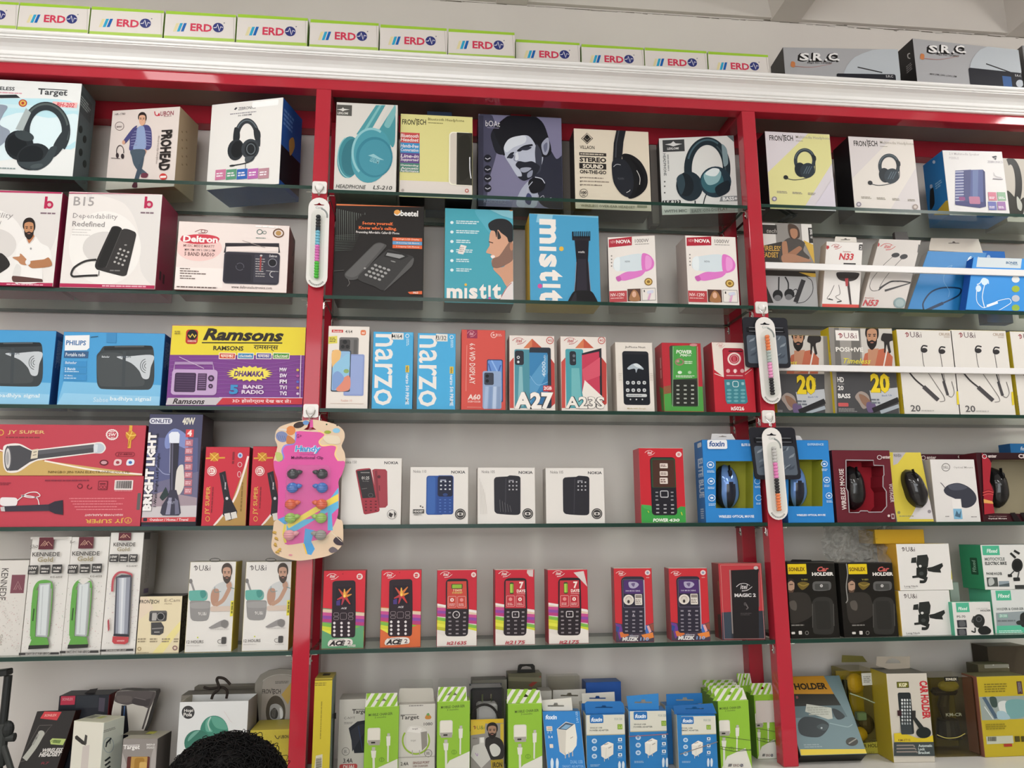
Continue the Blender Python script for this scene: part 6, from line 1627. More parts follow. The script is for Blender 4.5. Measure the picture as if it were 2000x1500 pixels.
S([(1230,460),(1236,446),(1330,442),(1352,465),(1340,508),(1240,512)],'64a89c');S([(1304,450),(1335,446),(1344,470),(1325,495),(1308,485)],'4a8d84');O(1325,470,24,26,4,'8a9a96',20,-60,90)
PG(smooth([(1236,520),(1250,510),(1360,512),(1370,524),(1364,600),(1345,640),(1262,642),(1240,620)], True, 3),'8d8b89');PG(smooth([(1240,530),(1300,520),(1364,524),(1360,560),(1250,560)], True, 3),'9a9896'); uandi(1288,584,1344,606,'dcd8d4', 'dcd8d4')
S([(1372,480),(1385,430),(1430,395),(1500,380),(1520,420),(1525,545),(1480,555),(1400,540)],'c3c5c4');S([(1372,480),(1390,435),(1425,440),(1425,500),(1400,545),(1378,530)],'b08a76');L([(1400,540),(1450,510),(1485,450),(1500,415)],26,'b5907a',True);E(1492,410,18,26,'b5907a',14);L([(1400,420),(1400,455),(1440,450)],4,'6d8a8a',True);L([(1500,425),(1535,432)],5,'6d8a8a')
face_man(1478, 340, 62, 100, 'bd9680', '4a4039')
R(1370,546,1508,580,'cbb9ab',12);S([(1360,685),(1440,640),(1480,640),(1488,665),(1470,690),(1440,680),(1400,690),(1372,692)],'8f8c8a');E(1462,660,24,26,'7c7977',16);G(1370,690,1500,700,1,'c4c0bb')
T('12 HOURS',1216,768,1326,788,'6a6764',b=0.6);E(1288,750,5,5,'c4cc3a',8);R(1442,746,1474,792,'4a4846',8);O(1432,776,16,14,3,'6a6764',14,60,300);G(1214,798,1300,806,1,'c4c0bb');G(1420,798,1490,806,1,'c4c0bb')
PG([(1504,512),(1524,510),(1518,610),(1498,612)],'d9d040');G(1504,520,1520,604,1,'6a6730',0.6, True)
PART('hang_loop', 'wire hanging loop'); F('F'); FREE();O(1400,246,36,13,5,'4a4840',20)
dup(eb, 'white earbuds box with a bearded man holding his chin, beside the left red post', (1600, 258), (1900, 254), (1876, 836), (1572, 841), z, 0.012)

# ------------------------------------------------------------------ fifth shelf, middle bay
z = ztop(5, 1)
crop(600, 1060, 3.3333)
GI = 'red keypad phone boxes'
def ribbons(x0, x1, xl, xr, yl, yr, h):
    """coloured ribbons on both sides of the phone"""
    for (a, b_, y) in ((x0, xl, yl),(xr, x1, yr)):
        if b_ <= a: continue
        for k, c in enumerate(('d9c0a8', 'c0508a', '8a4a9a', 'b0407a')): PG([(a, y+k*h*0.11),(b_, y+k*h*0.11+4),(b_, y+(k+1)*h*0.11+6),(a, y+(k+1)*h*0.11)], c)
        for k, c in enumerate(('7ab04a', 'c9cc3c', 'd9d84a', 'b8b838')): PG([(a, y+h*(0.46+k*0.12)),(b_, y+h*(0.52+k*0.12)),(b_, y+h*(0.64+k*0.12)),(a, y+h*(0.58+k*0.12))], c)
def ace(label, tl, tr, br, bl, dx, dy, low, t2):
    Bx('phone_box', label, 'box', tl, tr, br, bl, z, y=0.012, d=0.045, c='cb2f3c', side='8a2430', right='7d3030', top='c04a50', group=GI)
    X = lambda x: x+dx
    Y = lambda y: y+dy
    PG([(bl[0],Y(425)),(tr[0],Y(455)),br, bl], low); ribbons(bl[0]-2,br[0]+4,X(172),X(306),Y(432),Y(452),190)
    PG([(bl[0],Y(570)),(X(160),Y(600)),(X(300),Y(560)),(br[0],Y(540)),br, bl], low)
    swirl(X(128),Y(200),X(205),Y(240),'eadad6');E(X(342),Y(220),20,20,'e0ccc6');E(X(342),Y(220),11,11,'c98a84');G(X(330),Y(208),X(354),Y(234),2,'cb2f3c');E(X(232),Y(203),3,3,'5a1820',8)
    PG(smooth([(X(165),Y(262)),(X(186),Y(248)),(X(300),Y(245)),(X(314),Y(260)),(X(316),Y(440)),(X(312),Y(600)),(X(298),Y(616)),(X(170),Y(618)),(X(156),Y(600)),(X(162),Y(440))], True, 3),'2c2026')
    R(X(188),Y(286),X(294),Y(410),'241a22');
    for k, (px, py, qx, qy, c) in enumerate(((240,345,205,300,'c4503a'),(245,340,285,295,'d0783c'),(240,350,195,370,'b83c40'),(248,350,290,335,'d9903c'),(240,355,225,405,'a83a4a'),(250,355,280,400,'c03a34'),(244,340,243,300,'e0a84a'))):
        L([(X(px),Y(py)),(X((px+qx)/2),Y((py+qy)/2)),(X(qx),Y(qy))],20, c, True, 0.75)
    PG([(X(190),Y(380)),(X(215),Y(370)),(X(215),Y(408)),(X(190),Y(408))],'4a3a7a');E(X(243),Y(347),8,10,'f0c860',10)
    T('ACE', X(220),Y(420),X(258),Y(432),'d0c8c8',b=2, i=0.2)
    RO(X(172),Y(454),X(206),Y(478),3,'8a7c80',7);RO(X(172),Y(482),X(206),Y(502),3,'8a7c80',7);RO(X(214),Y(456),X(258),Y(500),3,'8a7c80',10);RO(X(268),Y(454),X(300),Y(478),3,'8a7c80',7);RO(X(268),Y(482),X(300),Y(502),3,'8a7c80',7)
    keys(X(154), Y(510), X(294), Y(612), 3, 4, 'd9d2d2', 0.18, 0.36)
    PG(smooth([(X(150),Y(632)),(X(250),Y(622)),(X(292),Y(630)),(X(290),Y(664)),(X(140),Y(674))], True, 3),'ded8d0');T('ACE', X(142),Y(636),X(250),Y(670),'2e282a',b=4, i=0.3);T('2', X(262),Y(634),X(284),Y(660),'5a4448',b=1);G(X(160),Y(628),X(250),Y(636),1,'7d7274')
    if t2: T('POWER', X(264), Y(662), X(316), Y(678), 'ded8d0', b=1.5, i=0.2)
ace('red keypad phone box with green base beside the left red post', (114, 184), (376, 180), (368, 697), (90, 697), 0, 0, '5f9a70', True)
ace('red keypad phone box with orange base', (488, 182), (746, 178), (738, 684), (472, 684), 370, -8, 'd0683c', False)
def it(label, tl, tr, br, bl, kind, code, dx, dy, r=0):
    B = Bx('phone_box', label, 'box', tl, tr, br, bl, z, y=0.012, d=0.05, c='bf2a3a', side='b02a38', right='8f2430', left='a83040', top='d0c8c0', group=GI)
    X = lambda x: x+dx
    Y = lambda y: y+dy
    PG([(bl[0],Y(405)),(tr[0],Y(440)),br, bl],'d9d2ca'); ribbons(bl[0]-2,br[0]+4,X(910),X(1040),Y(402),Y(446),175);PG([(bl[0],Y(590)),(X(890),Y(605)),(X(1040),Y(560)),(br[0],Y(575)),br, bl],'ded8d0')
    for a, b_, y in ((bl[0]-3,X(902),402),(X(1046),br[0]+4,440)): PG([(a, Y(y-6)),(b_, Y(y+4)),(b_, Y(y+18)),(a, Y(y+8))],'e6ded8')
    swirl(X(866),Y(188),X(944),Y(228),'eadad6')
    PG(smooth([(X(902),Y(262)),(X(912),Y(242)),(X(935),Y(234)),(X(1025),Y(234)),(X(1046),Y(246)),(X(1052),Y(440)),(X(1046),Y(590)),(X(1026),Y(608)),(X(914),Y(608)),(X(898),Y(590)),(X(902),Y(440))], True, 3),'2a2327')
    PG([(X(912),Y(252)),(X(1036),Y(250)),(X(1042),Y(430)),(X(910),Y(430))],'b8353f' if kind else 'c0483c')
    if kind:
        R(X(938),Y(262),X(964),Y(338),'3a4a2c',8);R(X(940),Y(272),X(962),Y(330),'8cb03c',4);R(X(944),Y(272),X(950),Y(330),'b4d060',2);T('7', X(1000),Y(258),X(1028),Y(302),'ecdcd4',b=3);T('DAYS', X(984),Y(308),X(1040),Y(328),'ecdcd4',b=2.5);R(X(984),Y(334),X(1040),Y(337),'e0b0ac')
    else:
        R(X(938),Y(268),X(1012),Y(300),'3a4a2c',6);R(X(944),Y(272),X(1006),Y(296),'8cb03c',4);T('7 DAYS', X(950),Y(303),X(1006),Y(316),'e6dcb0',b=1.5);T('STANDBY', X(944),Y(320),X(1012),Y(331),'c8c86a',b=1)
    for k in range(2): RO(X(916+k*62),Y(348),X(970+k*62),Y(420),2.5,'e0a8a4',6);E(X(943+k*62),Y(372),12,12,'ecdcd4' if k == kind else 'd98a88',12);G(X(924+k*62),Y(394),X(962+k*62),Y(412),2,'e0b0ac')
    E(X(943+62*kind),Y(372),4,6,'b8353f',8)
    if kind: RO(X(952), Y(450), X(1000), Y(492), 5, 'cfc8c8', 8)
    else: O(X(970), Y(468), 24, 24, 5, 'cfc8c8')
    E(X(974),Y(470),5,7,'8d8588',8); keymarks(X(906),Y(440),X(948),Y(500),1,2,'8d8588'); keymarks(X(1004),Y(440),X(1046),Y(500),1,2,'8d8588'); keymarks(X(906),Y(498),X(1046),Y(604),3,4,'8d8588')
    T(code, X(908),Y(640),X(1038),Y(664),'b3404a',b=1.8, i=0.15)
    return B
it('red keypad phone box with a round navigation key, third from the left red post', (844, 180), (1104, 172), (1104, 672), (842, 677), 0, 'it2163S', 0, 0)
E(1083,208,16,17,'e0ccc6');E(1083,208,8,8,'c98a84')
ia = it('red keypad phone box with days count, left of the silver stickered one', (1228, 176), (1478, 172), (1484, 664), (1224, 668), 1, 'it2175', 380, -4)
PART('sticker', 'silver sticker');PG([(1432,178),(1472,176),(1470,222),(1446,218),(1430,196)],'cbbcb8')
ib = it('red keypad phone box with days count and a silver corner sticker', (1575, 176), (1822, 172), (1834, 658), (1572, 664), 1, 'it2175', 732, -6)
PART('sticker', 'silver corner sticker');PG([(1734,194),(1800,184),(1824,286),(1800,262)],'d0c6c2')
crop(1060, 1060, 4)
mz = Bx('phone_box', 'red music phone box with purple screen, left one of the pair', 'box',(552,206),(850,190),(872,780),(570,782), z, y=0.018, yr=0.008, d=0.055, c='c02c34', side='8f2c34', left='a84048', top='c9c0b8', group=GI)
PG([(560,625),(640,640),(720,710),(800,650),(868,625),(872,780),(570,782)],'4a3f4c')
for k, (pts, c) in enumerate(((((560,630),(610,640),(640,720),(600,760)),'6a3a8a'),(((600,700),(660,690),(680,740),(610,740)),'d0703a'),(((790,660),(815,640),(850,720),(820,740)),'3f6ab0'),(((770,720),(860,700),(868,740),(800,760)),'d9803c'),(((835,640),(866,630),(868,690),(846,680)),'8a4a3a'),(((812,650),(830,645),(850,695),(832,705)),'d9a0a0'),(((575,650),(600,660),(590,700),(572,690)),'2f4a8a'),(((640,740),(700,710),(720,750),(660,770)),'5a5a6a'))): PG(pts, c)
swirl(572,222,650,260,'eadad6');E(819,234,21,20,'dccac8');E(819,234,10,10,'8a90a8');R(808,268,832,276,'c98a84')
PG(smooth([(612,300),(622,276),(650,264),(770,264),(790,280),(796,480),(800,680),(786,706),(640,712),(622,690),(618,480)], True, 3),'2b2634');L([(790,290),(796,480),(800,680)],8,'a9a2ac',True)
R(632,292,784,398,'4a2c66',10);RO(626,286,790,508,3,'6c6478',10);S([(670,310),(700,305),(735,310),(750,330),(720,355),(680,350)],'a8a0b8');S([(690,320),(720,315),(710,345)],'6a5a80');T('1000 MUSIC KING',648,370,760,382,'c9c0d4',b=1)
E(671,446,41,40,'dcd4ca',24);E(671,446,32,31,'cfc6ba');E(670,460,10,14,'3a3230',10);O(671,440,22,20,3,'8a7f78',16,180,360);R(720,402,776,486,'dcd4ca',6);R(724,408,772,432,'8a8078',3);G(724,440,772,478,3,'8a8078')
E(708,562,5,9,'b0aab4',8); keymarks(626,520,794,590,3,2,'8d8790'); keymarks(626,590,794,704,3,4,'8d8790')
T('MUZIK',620,736,748,768,'e0dcd8',b=3.2, i=0.15);T('110',760,738,828,764,'8fb0dc',b=1.8, i=0.1);G(680,722,760,732,1,'c9c4c8')
dup(mz, 'red music phone box with purple screen, right one of the pair', (1000, 206), (1290, 190), (1312, 776), (1006, 778), z, 0.018, 0.008)
Bx('phone_box', 'clear wrapped red phone box with a big black phone back', 'box',(1395,165),(1722,158),(1745,762),(1402,760), z, y=0.016, yr=0.008, d=0.055, c='b23a40', side='6d2a2c', left='8f3436', top='b56a66', group=GI)
PG([(1398,545),(1742,530),(1745,762),(1402,760)],'30343c');PG([(1398,545),(1470,540),(1475,762),(1402,760)],'3a4450')
for k in range(26):
    rr = random.Random(k); R(1405+rr.uniform(0, 70), 560+rr.uniform(0, 180), 1408+rr.uniform(0, 70), 563+rr.uniform(0, 180), 'a9a0a0') if False else None
PG([(1470,215),(1690,206),(1684,240),(1690,750),(1490,760)],'221f20');L([(1462,212),(1470,400),(1484,710)],9,'8f8580',True);L([(1692,215),(1690,500)],5,'6f6664');E(1665,196,18,14,'b8b0ae',12)
swirl(1512,316,1636,380,'cfcaca');T('MAGIC 2',1498,396,1664,424,'d0cccb',b=2.8);L([(1582,470),(1604,510),(1590,520)],9,'6d6868');E(1580,478,10,14,'4f4b4b',12);G(1545,546,1636,568,2,'4a4646')
RO(1402,172,1718,752,3,'c98a84')
F('L');PG([(1366,560),(1396,560),(1402,750),(1376,740)],'4a3a34');L([(1370,300),(1384,420)],8,'9a6a4a')

# ------------------------------------------------------------------ fifth shelf, right bay
z = ztop(5, 2)
crop(1500, 800, 3.124)
GC = 'boxes on the fifth shelf of the right bay'
def sonilex(label, tl, tr, br, bl, dx):
    B = Bx('holder_pack', label, 'box', tl, tr, br, bl, z, y=0.014, d=0.055, c='1c1a17', side='171513', right='22201e', group=GC)
    X = lambda x: x+dx
    R(X(120),942,X(234),1004,'d9bf22',3);T('SONILEX', X(126),962,X(224),986,'5a3a1a',b=2)
    T('Car', X(300),958,X(370),988,'c4605a',b=2.2, i=0.35);T('HOLDER', X(268),992,X(400),1014,'e0dcd6',b=3);T('V-001', X(202),1032,X(240),1042,'a8a04a',b=1)
    S([(X(180),1060),(X(215),1050),(X(250),1062),(X(235),1085),(X(210),1100),(X(190),1085)],'6a5a2a');L([(X(185),1062),(X(215),1075),(X(250),1062)],6,'8d7a3a',True)
    S([(X(118),1060),(X(128),1036),(X(150),1036),(X(160),1060),(X(158),1100),(X(140),1120),(X(124),1110)],'a98a74');S([(X(116),1060),(X(125),1034),(X(152),1034),(X(160),1056),(X(140),1044)],'2f2824');S([(X(122),1100),(X(140),1105),(X(158),1096),(X(148),1120),(X(128),1118)],'5a463a');L([(X(130),1068),(X(152),1066)],5,'3a302a')
    S([(X(110),1130),(X(160),1115),(X(230),1120),(X(260),1160),(X(265),1260),(X(130),1300)],'322f2b');S([(X(130),1175),(X(160),1165),(X(175),1190),(X(170),1225),(X(140),1215)],'55504a')
    PG(smooth([(X(272),1060),(X(290),1048),(X(370),1048),(X(384),1062),(X(376),1100),(X(280),1104)], True, 3),'5a5a58');R(X(285),1062,X(370),1100,'454543',8);E(X(325),1075,9,9,'c9c7c3',12);E(X(325),1075,4,4,'777',8)
    PG(smooth([(X(268),1180),(X(290),1150),(X(335),1142),(X(380),1152),(X(398),1185),(X(402),1330),(X(385),1370),(X(285),1368),(X(272),1330)], True, 3),'33322f');L([(X(270),1185),(X(272),1330)],5,'4f4d49');L([(X(398),1185),(X(402),1320)],5,'4f4d49');R(X(290),1168,X(380),1340,'2c2b28',14)
    G(X(142),1308,X(236),1322,1,'7d7a74');R(X(142),1356,X(164),1370,'d0ccc6',4);R(X(186),1350,X(206),1372,'d0ccc6',4);O(X(236),1362,11,12,3,'8d8a84')
    PG([(X(116),925),(X(405),930),(X(405),938),(X(116),934)],'3c3a36')
    return B
sonilex('black car holder pack with yellow tag, left one next to the right red post', (106, 926), (420, 930), (440, 1392), (142, 1392), 0)
TAB([(132,930),(150,914),(262,916),(272,930)],'1f1d1a',0.02,0.022, label='black hanging tab')
sonilex('black car holder pack with yellow tag, right one under the clear plastic bag', (466, 930), (786, 940), (800, 1394), (466, 1392), 370)
L([(476,940),(484,1000),(476,1080),(484,1160),(474,1180)],6,'8f8d88',True)
if CUR: CUR.finish()
lb = Bx('holder_box', 'white phone holder box with yellow side, lower one of the two stacked', 'box',(820,1108),(1128,1100),(1136,1392),(820,1392), z, y=0.014, d=0.08, c='d9d7d2', side='c9b03a', left='d0a83a', top='b8b4ac', group=GC)
def longneck(dx, dy):
    X = lambda x: x+dx
    Y = lambda y: y+dy
    uandi(X(812),Y(838),X(896),Y(866),'4a3f3e', '4a3f3e');T('Long Neck', X(832),Y(1072),X(916),Y(1086),'4a4846',b=0.5);R(X(832),Y(1088),X(900),Y(1090),'9a9894')
    PG([(X(910),Y(890)),(X(970),Y(884)),(X(980),Y(910)),(X(975),Y(960)),(X(915),Y(970)),(X(905),Y(940))],'2c2f2d');PG([(X(876),Y(905)),(X(905),Y(900)),(X(905),Y(935)),(X(872),Y(936))],'2c2f2d')
    PG([(X(905),Y(965)),(X(970),Y(955)),(X(972),Y(1000)),(X(960),Y(1040)),(X(905),Y(1020))],'232624');PG([(X(970),Y(965)),(X(1000),Y(960)),(X(1062),Y(936)),(X(1068),Y(955)),(X(1050),Y(975)),(X(1056),Y(995)),(X(1010),Y(992)),(X(975),Y(985))],'2a2d2b')
    L([(X(880),Y(1022)),(X(915),Y(1018))],14,'2c2f2d');L([(X(925),Y(1050)),(X(955),Y(1048)),(X(966),Y(1020))],18,'2c2f2d',True);E(X(928),Y(955),9,8,'d3d3cf',10);E(X(935),Y(1000),14,12,'3f4341',12)
    PG([(X(1116),Y(980)),(X(1130),Y(978)),(X(1132),Y(1035)),(X(1118),Y(1036))],'c9c03a')
longneck(12, 286)
BASE(); CUR.finish()
Bx('holder_box', 'white phone holder box with yellow top and side, upper one of the two stacked', 'box',(796,822),(1116,816),(1132,1100),(806,1106), z+lb.h+0.0005, y=0.016, d=0.078, c='dcdad5', side='d0b030', left='dba83a', top='d9b43a', group=GC)
longneck(0, 0)
topz = CUR.h+z+lb.h+0.001
if CUR: CUR.finish()
Bx('yellow_carton', 'flat yellow carton lying on top of the stacked white holder boxes', 'box',(655,732),(950,730),(955,796),(655,796), topz-0.0003, y=0.045, d=0.07, c='c9a02e', side='b8922a', group=GC)
GRN = '4fb08c'
gb = Bx('holder_box', 'white and green holder box under the motorcycle phone holder box', 'box',(1372,1100),(1740,1096),(1770,1388),(1392,1390), z, y=0.02, d=0.075, c='cfd3d0', side='48b08e', left='5ab896', top='c9ccc8', group=GC)
PG([(1390,1240),(1740,1220),(1760,1330),(1396,1340)],'8f9a9c');PG([(1396,1320),(1760,1310),(1770,1388),(1398,1388)],'58b794');G(1410,1344,1560,1372,2,'bfe0d4')
R(1390,1104,1482,1164, GRN);T('Ffixed',1402,1124,1474,1148,'e4efe9',b=1, i=0.2);T('HOLDER & CHARGER',1396,1208,1560,1224,'5a625f',b=1.2);R(1406,1248,1462,1270,'7fae9e');T('ZX 510',1412,1250,1456,1266,'d9e4de',b=1.5)
S([(1540,1250),(1570,1235),(1600,1250),(1600,1320),(1550,1325),(1538,1290)],'2b2e2c');E(1535,1300,22,14,'333735',14);G(1400,1280,1520,1296,1,'6d7678')
BASE(); CUR.finish()
mg = Bx('holder_box', 'green and white motorcycle phone holder box, upper right of the fifth shelf', 'box',(1308,826),(1740,822),(1760,1096),(1326,1094), z+gb.h+0.0005, y=0.022, d=0.075, c='d6d6d1', side='3f9a72', left='3c9a70', top='b9c4bc', group=GC)
R(1308,830,1412,888, GRN);T('Ffixed',1334,850,1400,874,'e4efe9',b=1, i=0.2);T('MOTOCYCLE',1322,902,1444,922,'6a706c',b=2.5);T('ELECTRIC BIKE',1324,928,1456,948,'3f4542',b=2.5);T('PHONE HOLDER',1332,992,1428,1010,'3f4542',b=2)
R(1336,1024,1402,1080,'4a4f4c');R(1408,1046,1472,1080,'8d9aa0');S([(1345,1035),(1370,1028),(1380,1060),(1350,1074)],'b0b4b0');PG([(1408,1070),(1472,1058),(1472,1080),(1408,1080)],'4f5a5c')
E(1520,950,34,42,'2a2c2b',20);E(1520,950,24,30,'1e201f');L([(1478,875),(1510,905)],14,'2a2c2b');L([(1500,860),(1534,880)],14,'2a2c2b');L([(1500,985),(1470,1015)],8,'4a4c4b');L([(1530,990),(1520,1040)],8,'4a4c4b');R(1462,1004,1488,1022,'2a2c2b',4);R(1496,1024,1536,1046,'2a2c2b',4);R(1506,1070,1562,1094,'3a3c3b')
F('L');R(1236,904,1280,1006,'2c5a44',4);T('Ffixed',1246,920,1268,990,'9cc8b4',b=1,r=-90)
BASE(); CUR.finish()
Bx('holder_box', 'small white and green box with a round phone holder, before the green boxes', 'box',(1130,1180),(1362,1168),(1380,1388),(1142,1384), z, y=0.002, d=0.017, c='d6d4cf', side='58b090', top='6fc0a2', group=GC)
R(1148,1178,1228,1236,'52b08e');T('Ffixed',1160,1204,1216,1224,'e4efe9',b=1, i=0.2);T('HOLDER',1296,1220,1358,1232,'4f5250',b=2);T('CAR PHONE',1270,1210,1340,1218,'a9aca8',b=0.5);T('PS-70',1152,1256,1204,1270,'4f5250',b=1)
for k in range(2): R(1154,1284+k*52,1212,1330+k*52,'33353a');S([(1166,1292+k*52),(1196,1290+k*52),(1204,1318+k*52),(1170,1322+k*52)],'5a5c5e')
E(1286,1290,36,42,'2a2c2b',22);O(1286,1278,18,18,5,'55585a');L([(1256,1260),(1244,1290),(1250,1300)],8,'3a3c3b',True);S([(1290,1330),(1330,1320),(1360,1345),(1350,1368),(1300,1372),(1280,1350)],'232524');L([(1240,1350),(1262,1358),(1262,1330)],8,'2f3130',True)
if CUR: CUR.finish()
Bx('holder_box', 'pale green box top standing behind the small holder box', 'box',(1130,1055),(1190,1050),(1196,1384),(1140,1384), z, y=0.11, d=0.05, c='b5c4ba', side='8fae9e', top='7fb89f', group=GC)
if CUR: CUR.finish()
BAGM = clear('bag_film', 'e6e6e2', 1.6, 0.08, 1.5, 0.5, 0.13)
# crumpled clear bag lying over the second pack
def bag_mesh(b):
    rr = random.Random(9)
    nx, nz = 34, 18
    vs_ = []
    for j in range(nz+1):
        for i in range(nx+1):
            u, v = i/nx, j/nz
            x = (u-0.5)*0.175*(1-0.12*abs(v-0.5)); zc = (v-0.5)*0.085+0.012*math.sin(u*7)*(v-0.4)
            n1 = noise.noise(Vector((u*9, v*6, 1.7))); n2 = noise.noise(Vector((u*22, v*15, 5.1))); n3 = noise.noise(Vector((u*5, v*3, 9.3)))
            y = 0.016*n1+0.012*n2+0.01*n3
            if v < 0.35: y -= (0.35-v)*0.05
            vs_.append((x+0.006*n2, y, zc+0.007*n3+0.004*n2))
    fs = [[j*(nx+1)+i, j*(nx+1)+i+1, (j+1)*(nx+1)+i+1, (j+1)*(nx+1)+i] for j in range(nz) for i in range(nx)]
    b.add(vs_, fs, BAGM)
bp = at_y((550, 825), 0.055)
bag = one('plastic_bag', None, bag_mesh); bag.location = bp
tag(bag, 'crumpled clear plastic bag lying on the black car holder packs', 'plastic bag')
# ------------------------------------------------------------------ on the counter, left bay
z = ZCTR
GL = 'packs on the counter, left bay'
crop(0, 1280, 6.25)
tp = empty('tripod_stand', at_y((22, 1000), 0.05)); tp.location.z = ZCTR
tz = at_y((60, 170), 0.05).z-ZCTR
TB = ink('2b2d2c',0.4);TB2 = ink('3a3c3a',0.5)
one('centre_column', tp, lambda b: (b.tube([(0, 0, 0.03), (0, 0, tz-0.012)], 0.0075, TB, 12), b.tube([(0, 0, tz*0.2), (0, 0, tz*0.55)], 0.011, TB2, 12)))
one('top_plate', tp, lambda b: b.box((-0.02, -0.012, tz-0.012), (0.026, 0.012, tz), TB, 0.002)).rotation_euler = (0, math.radians(-6), 0)
one('clamp_knob', tp, lambda b: (b.ball((0.01, -0.002, tz*0.5), (0.012, 0.01, 0.016), TB, 14, 8), b.tube([(0.01, 0, tz*0.43), (0.024, 0, tz*0.43)], 0.008, TB2, 10)))
for a in (90,210,330):
    ca, sa = math.cos(math.radians(a)), math.sin(math.radians(a))
    one('leg', tp, lambda b: b.tube([(0.008*ca, 0.008*sa, tz*0.36), (0.062*ca, 0.062*sa, 0.007)], [0.006, 0.005], TB2, 10))
tag(tp, 'black tripod stand at the lower left corner of the photo', 'tripod')
Bx('headset_pack', 'dark headset pack with crimson tag standing at the back of the counter', 'box',(705,460),(1280,515),(1262,1400),(640,1400), z, y=0.085, d=0.055, c='23252c', side='5f2026', right='74262a', top='2c2d34', group=GL)
R(742,475,916,604,'b8354c',4);T('SONILEX',762,518,892,552,'d08a92',b=2);PG([(1210,515),(1285,522),(1270,690),(1200,680)],'4a4450');R(930,480,1200,640,'2e3238')
TAB([(1020,470),(1100,415),(1195,402),(1160,455),(1120,485)],'2a2624',0.02,0.0215, label='black hanging tab')
Bx('headset_pack', 'black wireless headset pack leaning sideways beside the white clip light box', 'box',(480,665),(900,690),(640,1420),(150,1420), z, y=0.035, yr=0.035, d=0.03, lean=10,skew=True, c='26221f', side='3a201a', right='3a1f18', left='4a2624', top='1d1b1a', group=GL)
PG([(548,668),(752,690),(695,792),(490,770)],'c23a40');T('SONILEX',545,716,692,746,'d99a92',b=2.2)
L([(480,855),(640,850),(590,900),(320,1280),(240,1300)],7,'5a5450', False);L([(478,860),(240,1220)],7,'5a5450')
L([(515,945),(420,1110),(300,1270)],66,'a9a89e',True);E(505,950,40,34,'a9a89e',16);L([(470,960),(400,1090)],24,'8f8e86');E(445,1010,10,20,'6d6c66',12,30)
PG([(640,1012),(806,1020),(770,1095),(620,1085),(612,1040)],'b0c070');PG([(660,1030),(750,1035),(730,1075),(640,1068)],'6a8040');L([(625,1050),(680,1035),(690,1065)],8,'5a6a3a',True)
T('WIRELESS',520,1132,782,1178,'cfcac4',b=2.6, i=0.2);T('HEADSET',482,1180,750,1235,'cfcac4',b=3, i=0.2);T('R7',505,1300,600,1330,'7a3038',b=1, i=0.1)
PG([(850,1150),(900,1060),(900,1420),(690,1420)],'c2603a')
Bx('clip_light_box', 'tall white box picturing a black clip, in front of the leaning headset pack', 'box',(872,782),(1240,832),(1215,1500),(840,1500), z, y=0.012, yr=-0.012, d=0.055, c='d9d6c8', side='b9bcb0', right='bfc4b8', left='b0a898', top='cfceb8', group=GL)
PG([(915,990),(940,975),(1040,1060),(1050,1100),(1000,1085),(918,1020)],'3a3835');PG([(1040,965),(1068,980),(1055,1090),(1025,1060)],'454340');PG([(1010,1110),(1095,1090),(1070,1420),(980,1420)],'c8bfb8')
F('T');R(1080,730,1190,770,'8a8a7a');R(1205,740,1280,772,'b8bc6a')
F('R');G(1258,890,1420,925,2,'7d8078');O(1325,1095,65,95,7,'8a9aa0');PG([(1295,1060),(1355,1000),(1362,1020),(1310,1075),(1300,1120),(1285,1120)],'23282a');L([(1345,1030),(1340,1080)],10,'4a5254')
for k in range(3): L([(1280,1290+k*55),(1345,1240+k*55)],22,'2a2f30')
R(1270,1300,1310,1320,'d9d9cf')
Bx('drawstring_pouch', 'black and white fabric pouch with folded dark top, behind the white clip light box', 'pouch',(1440,430),(1900,440),(1680,1094),(1340,1094), z, y=0.09, yr=0.09, d=0.03, c=None, skew=True, group=GL)
PO = smooth([(1430, 440), (1560, 428), (1720, 436), (1900, 438), (1885, 520), (1830, 700), (1790, 840), (1740, 960), (1690, 1094), (1500, 1094), (1345, 1094), (1352, 900), (1362, 700), (1385, 590), (1405, 500)], True, 2)
CUR.mb.prism([(CUR.uv(p, False)[0]-CUR.w/2, CUR.uv(p, False)[1]) for p in PO], 0.0, 0.028, 'c4bfb5', None, '4f4946'); FREE()
PG(smooth([(1432,442),(1560,432),(1895,441),(1870,560),(1830,640),(1790,640),(1700,600),(1620,592),(1540,606),(1400,562),(1412,490)], True, 3),'57504f');S([(1640,520),(1760,540),(1850,530),(1800,620),(1620,590)],'423c3c');S([(1430,495),(1600,500),(1590,570),(1450,570)],'635b58');L([(1640,515),(1780,545)],6,'7a726e',True)
PG([(1485,610),(1545,610),(1570,900),(1560,1090),(1450,1090)],'24242a');L([(1522,620),(1510,770)],12,'4a6a94');L([(1385,600),(1372,800)],7,'d9d5cc');L([(1880,450),(1820,640),(1740,900)],22,'4f4846',True)
Bx('speaker_box', 'grey mini speaker box with a brown window, in front of the black and white pouch', 'box',(1450,1035),(1905,1000),(1890,1560),(1460,1560), z, y=0.0, yr=-0.008, d=0.06, c='8b8580', side='5f5a57', right='4a4644', top='a9a494', group=GL)
T('Target',1505,1092,1706,1162,'e0dcd8',b=1.6);L([(1505,1100),(1706,1094)],7,'e0dcd8');T('MINI',1790,1078,1890,1102,'cfcbc6',b=1.5);T('SPEAKER',1790,1112,1890,1140,'cfcbc6',b=1.2)
S([(1450,1120),(1500,1200),(1560,1420),(1450,1450)],'a9a39e');S([(1900,1110),(1850,1220),(1840,1420),(1900,1420)],'a39d98');R(1548,1235,1825,1440,'5a2f2a',16);R(1596,1236,1795,1440,'b08a4a',6);R(1640,1250,1760,1430,'9c7434',30);R(1700,1300,1790,1430,'c4a05c',20)
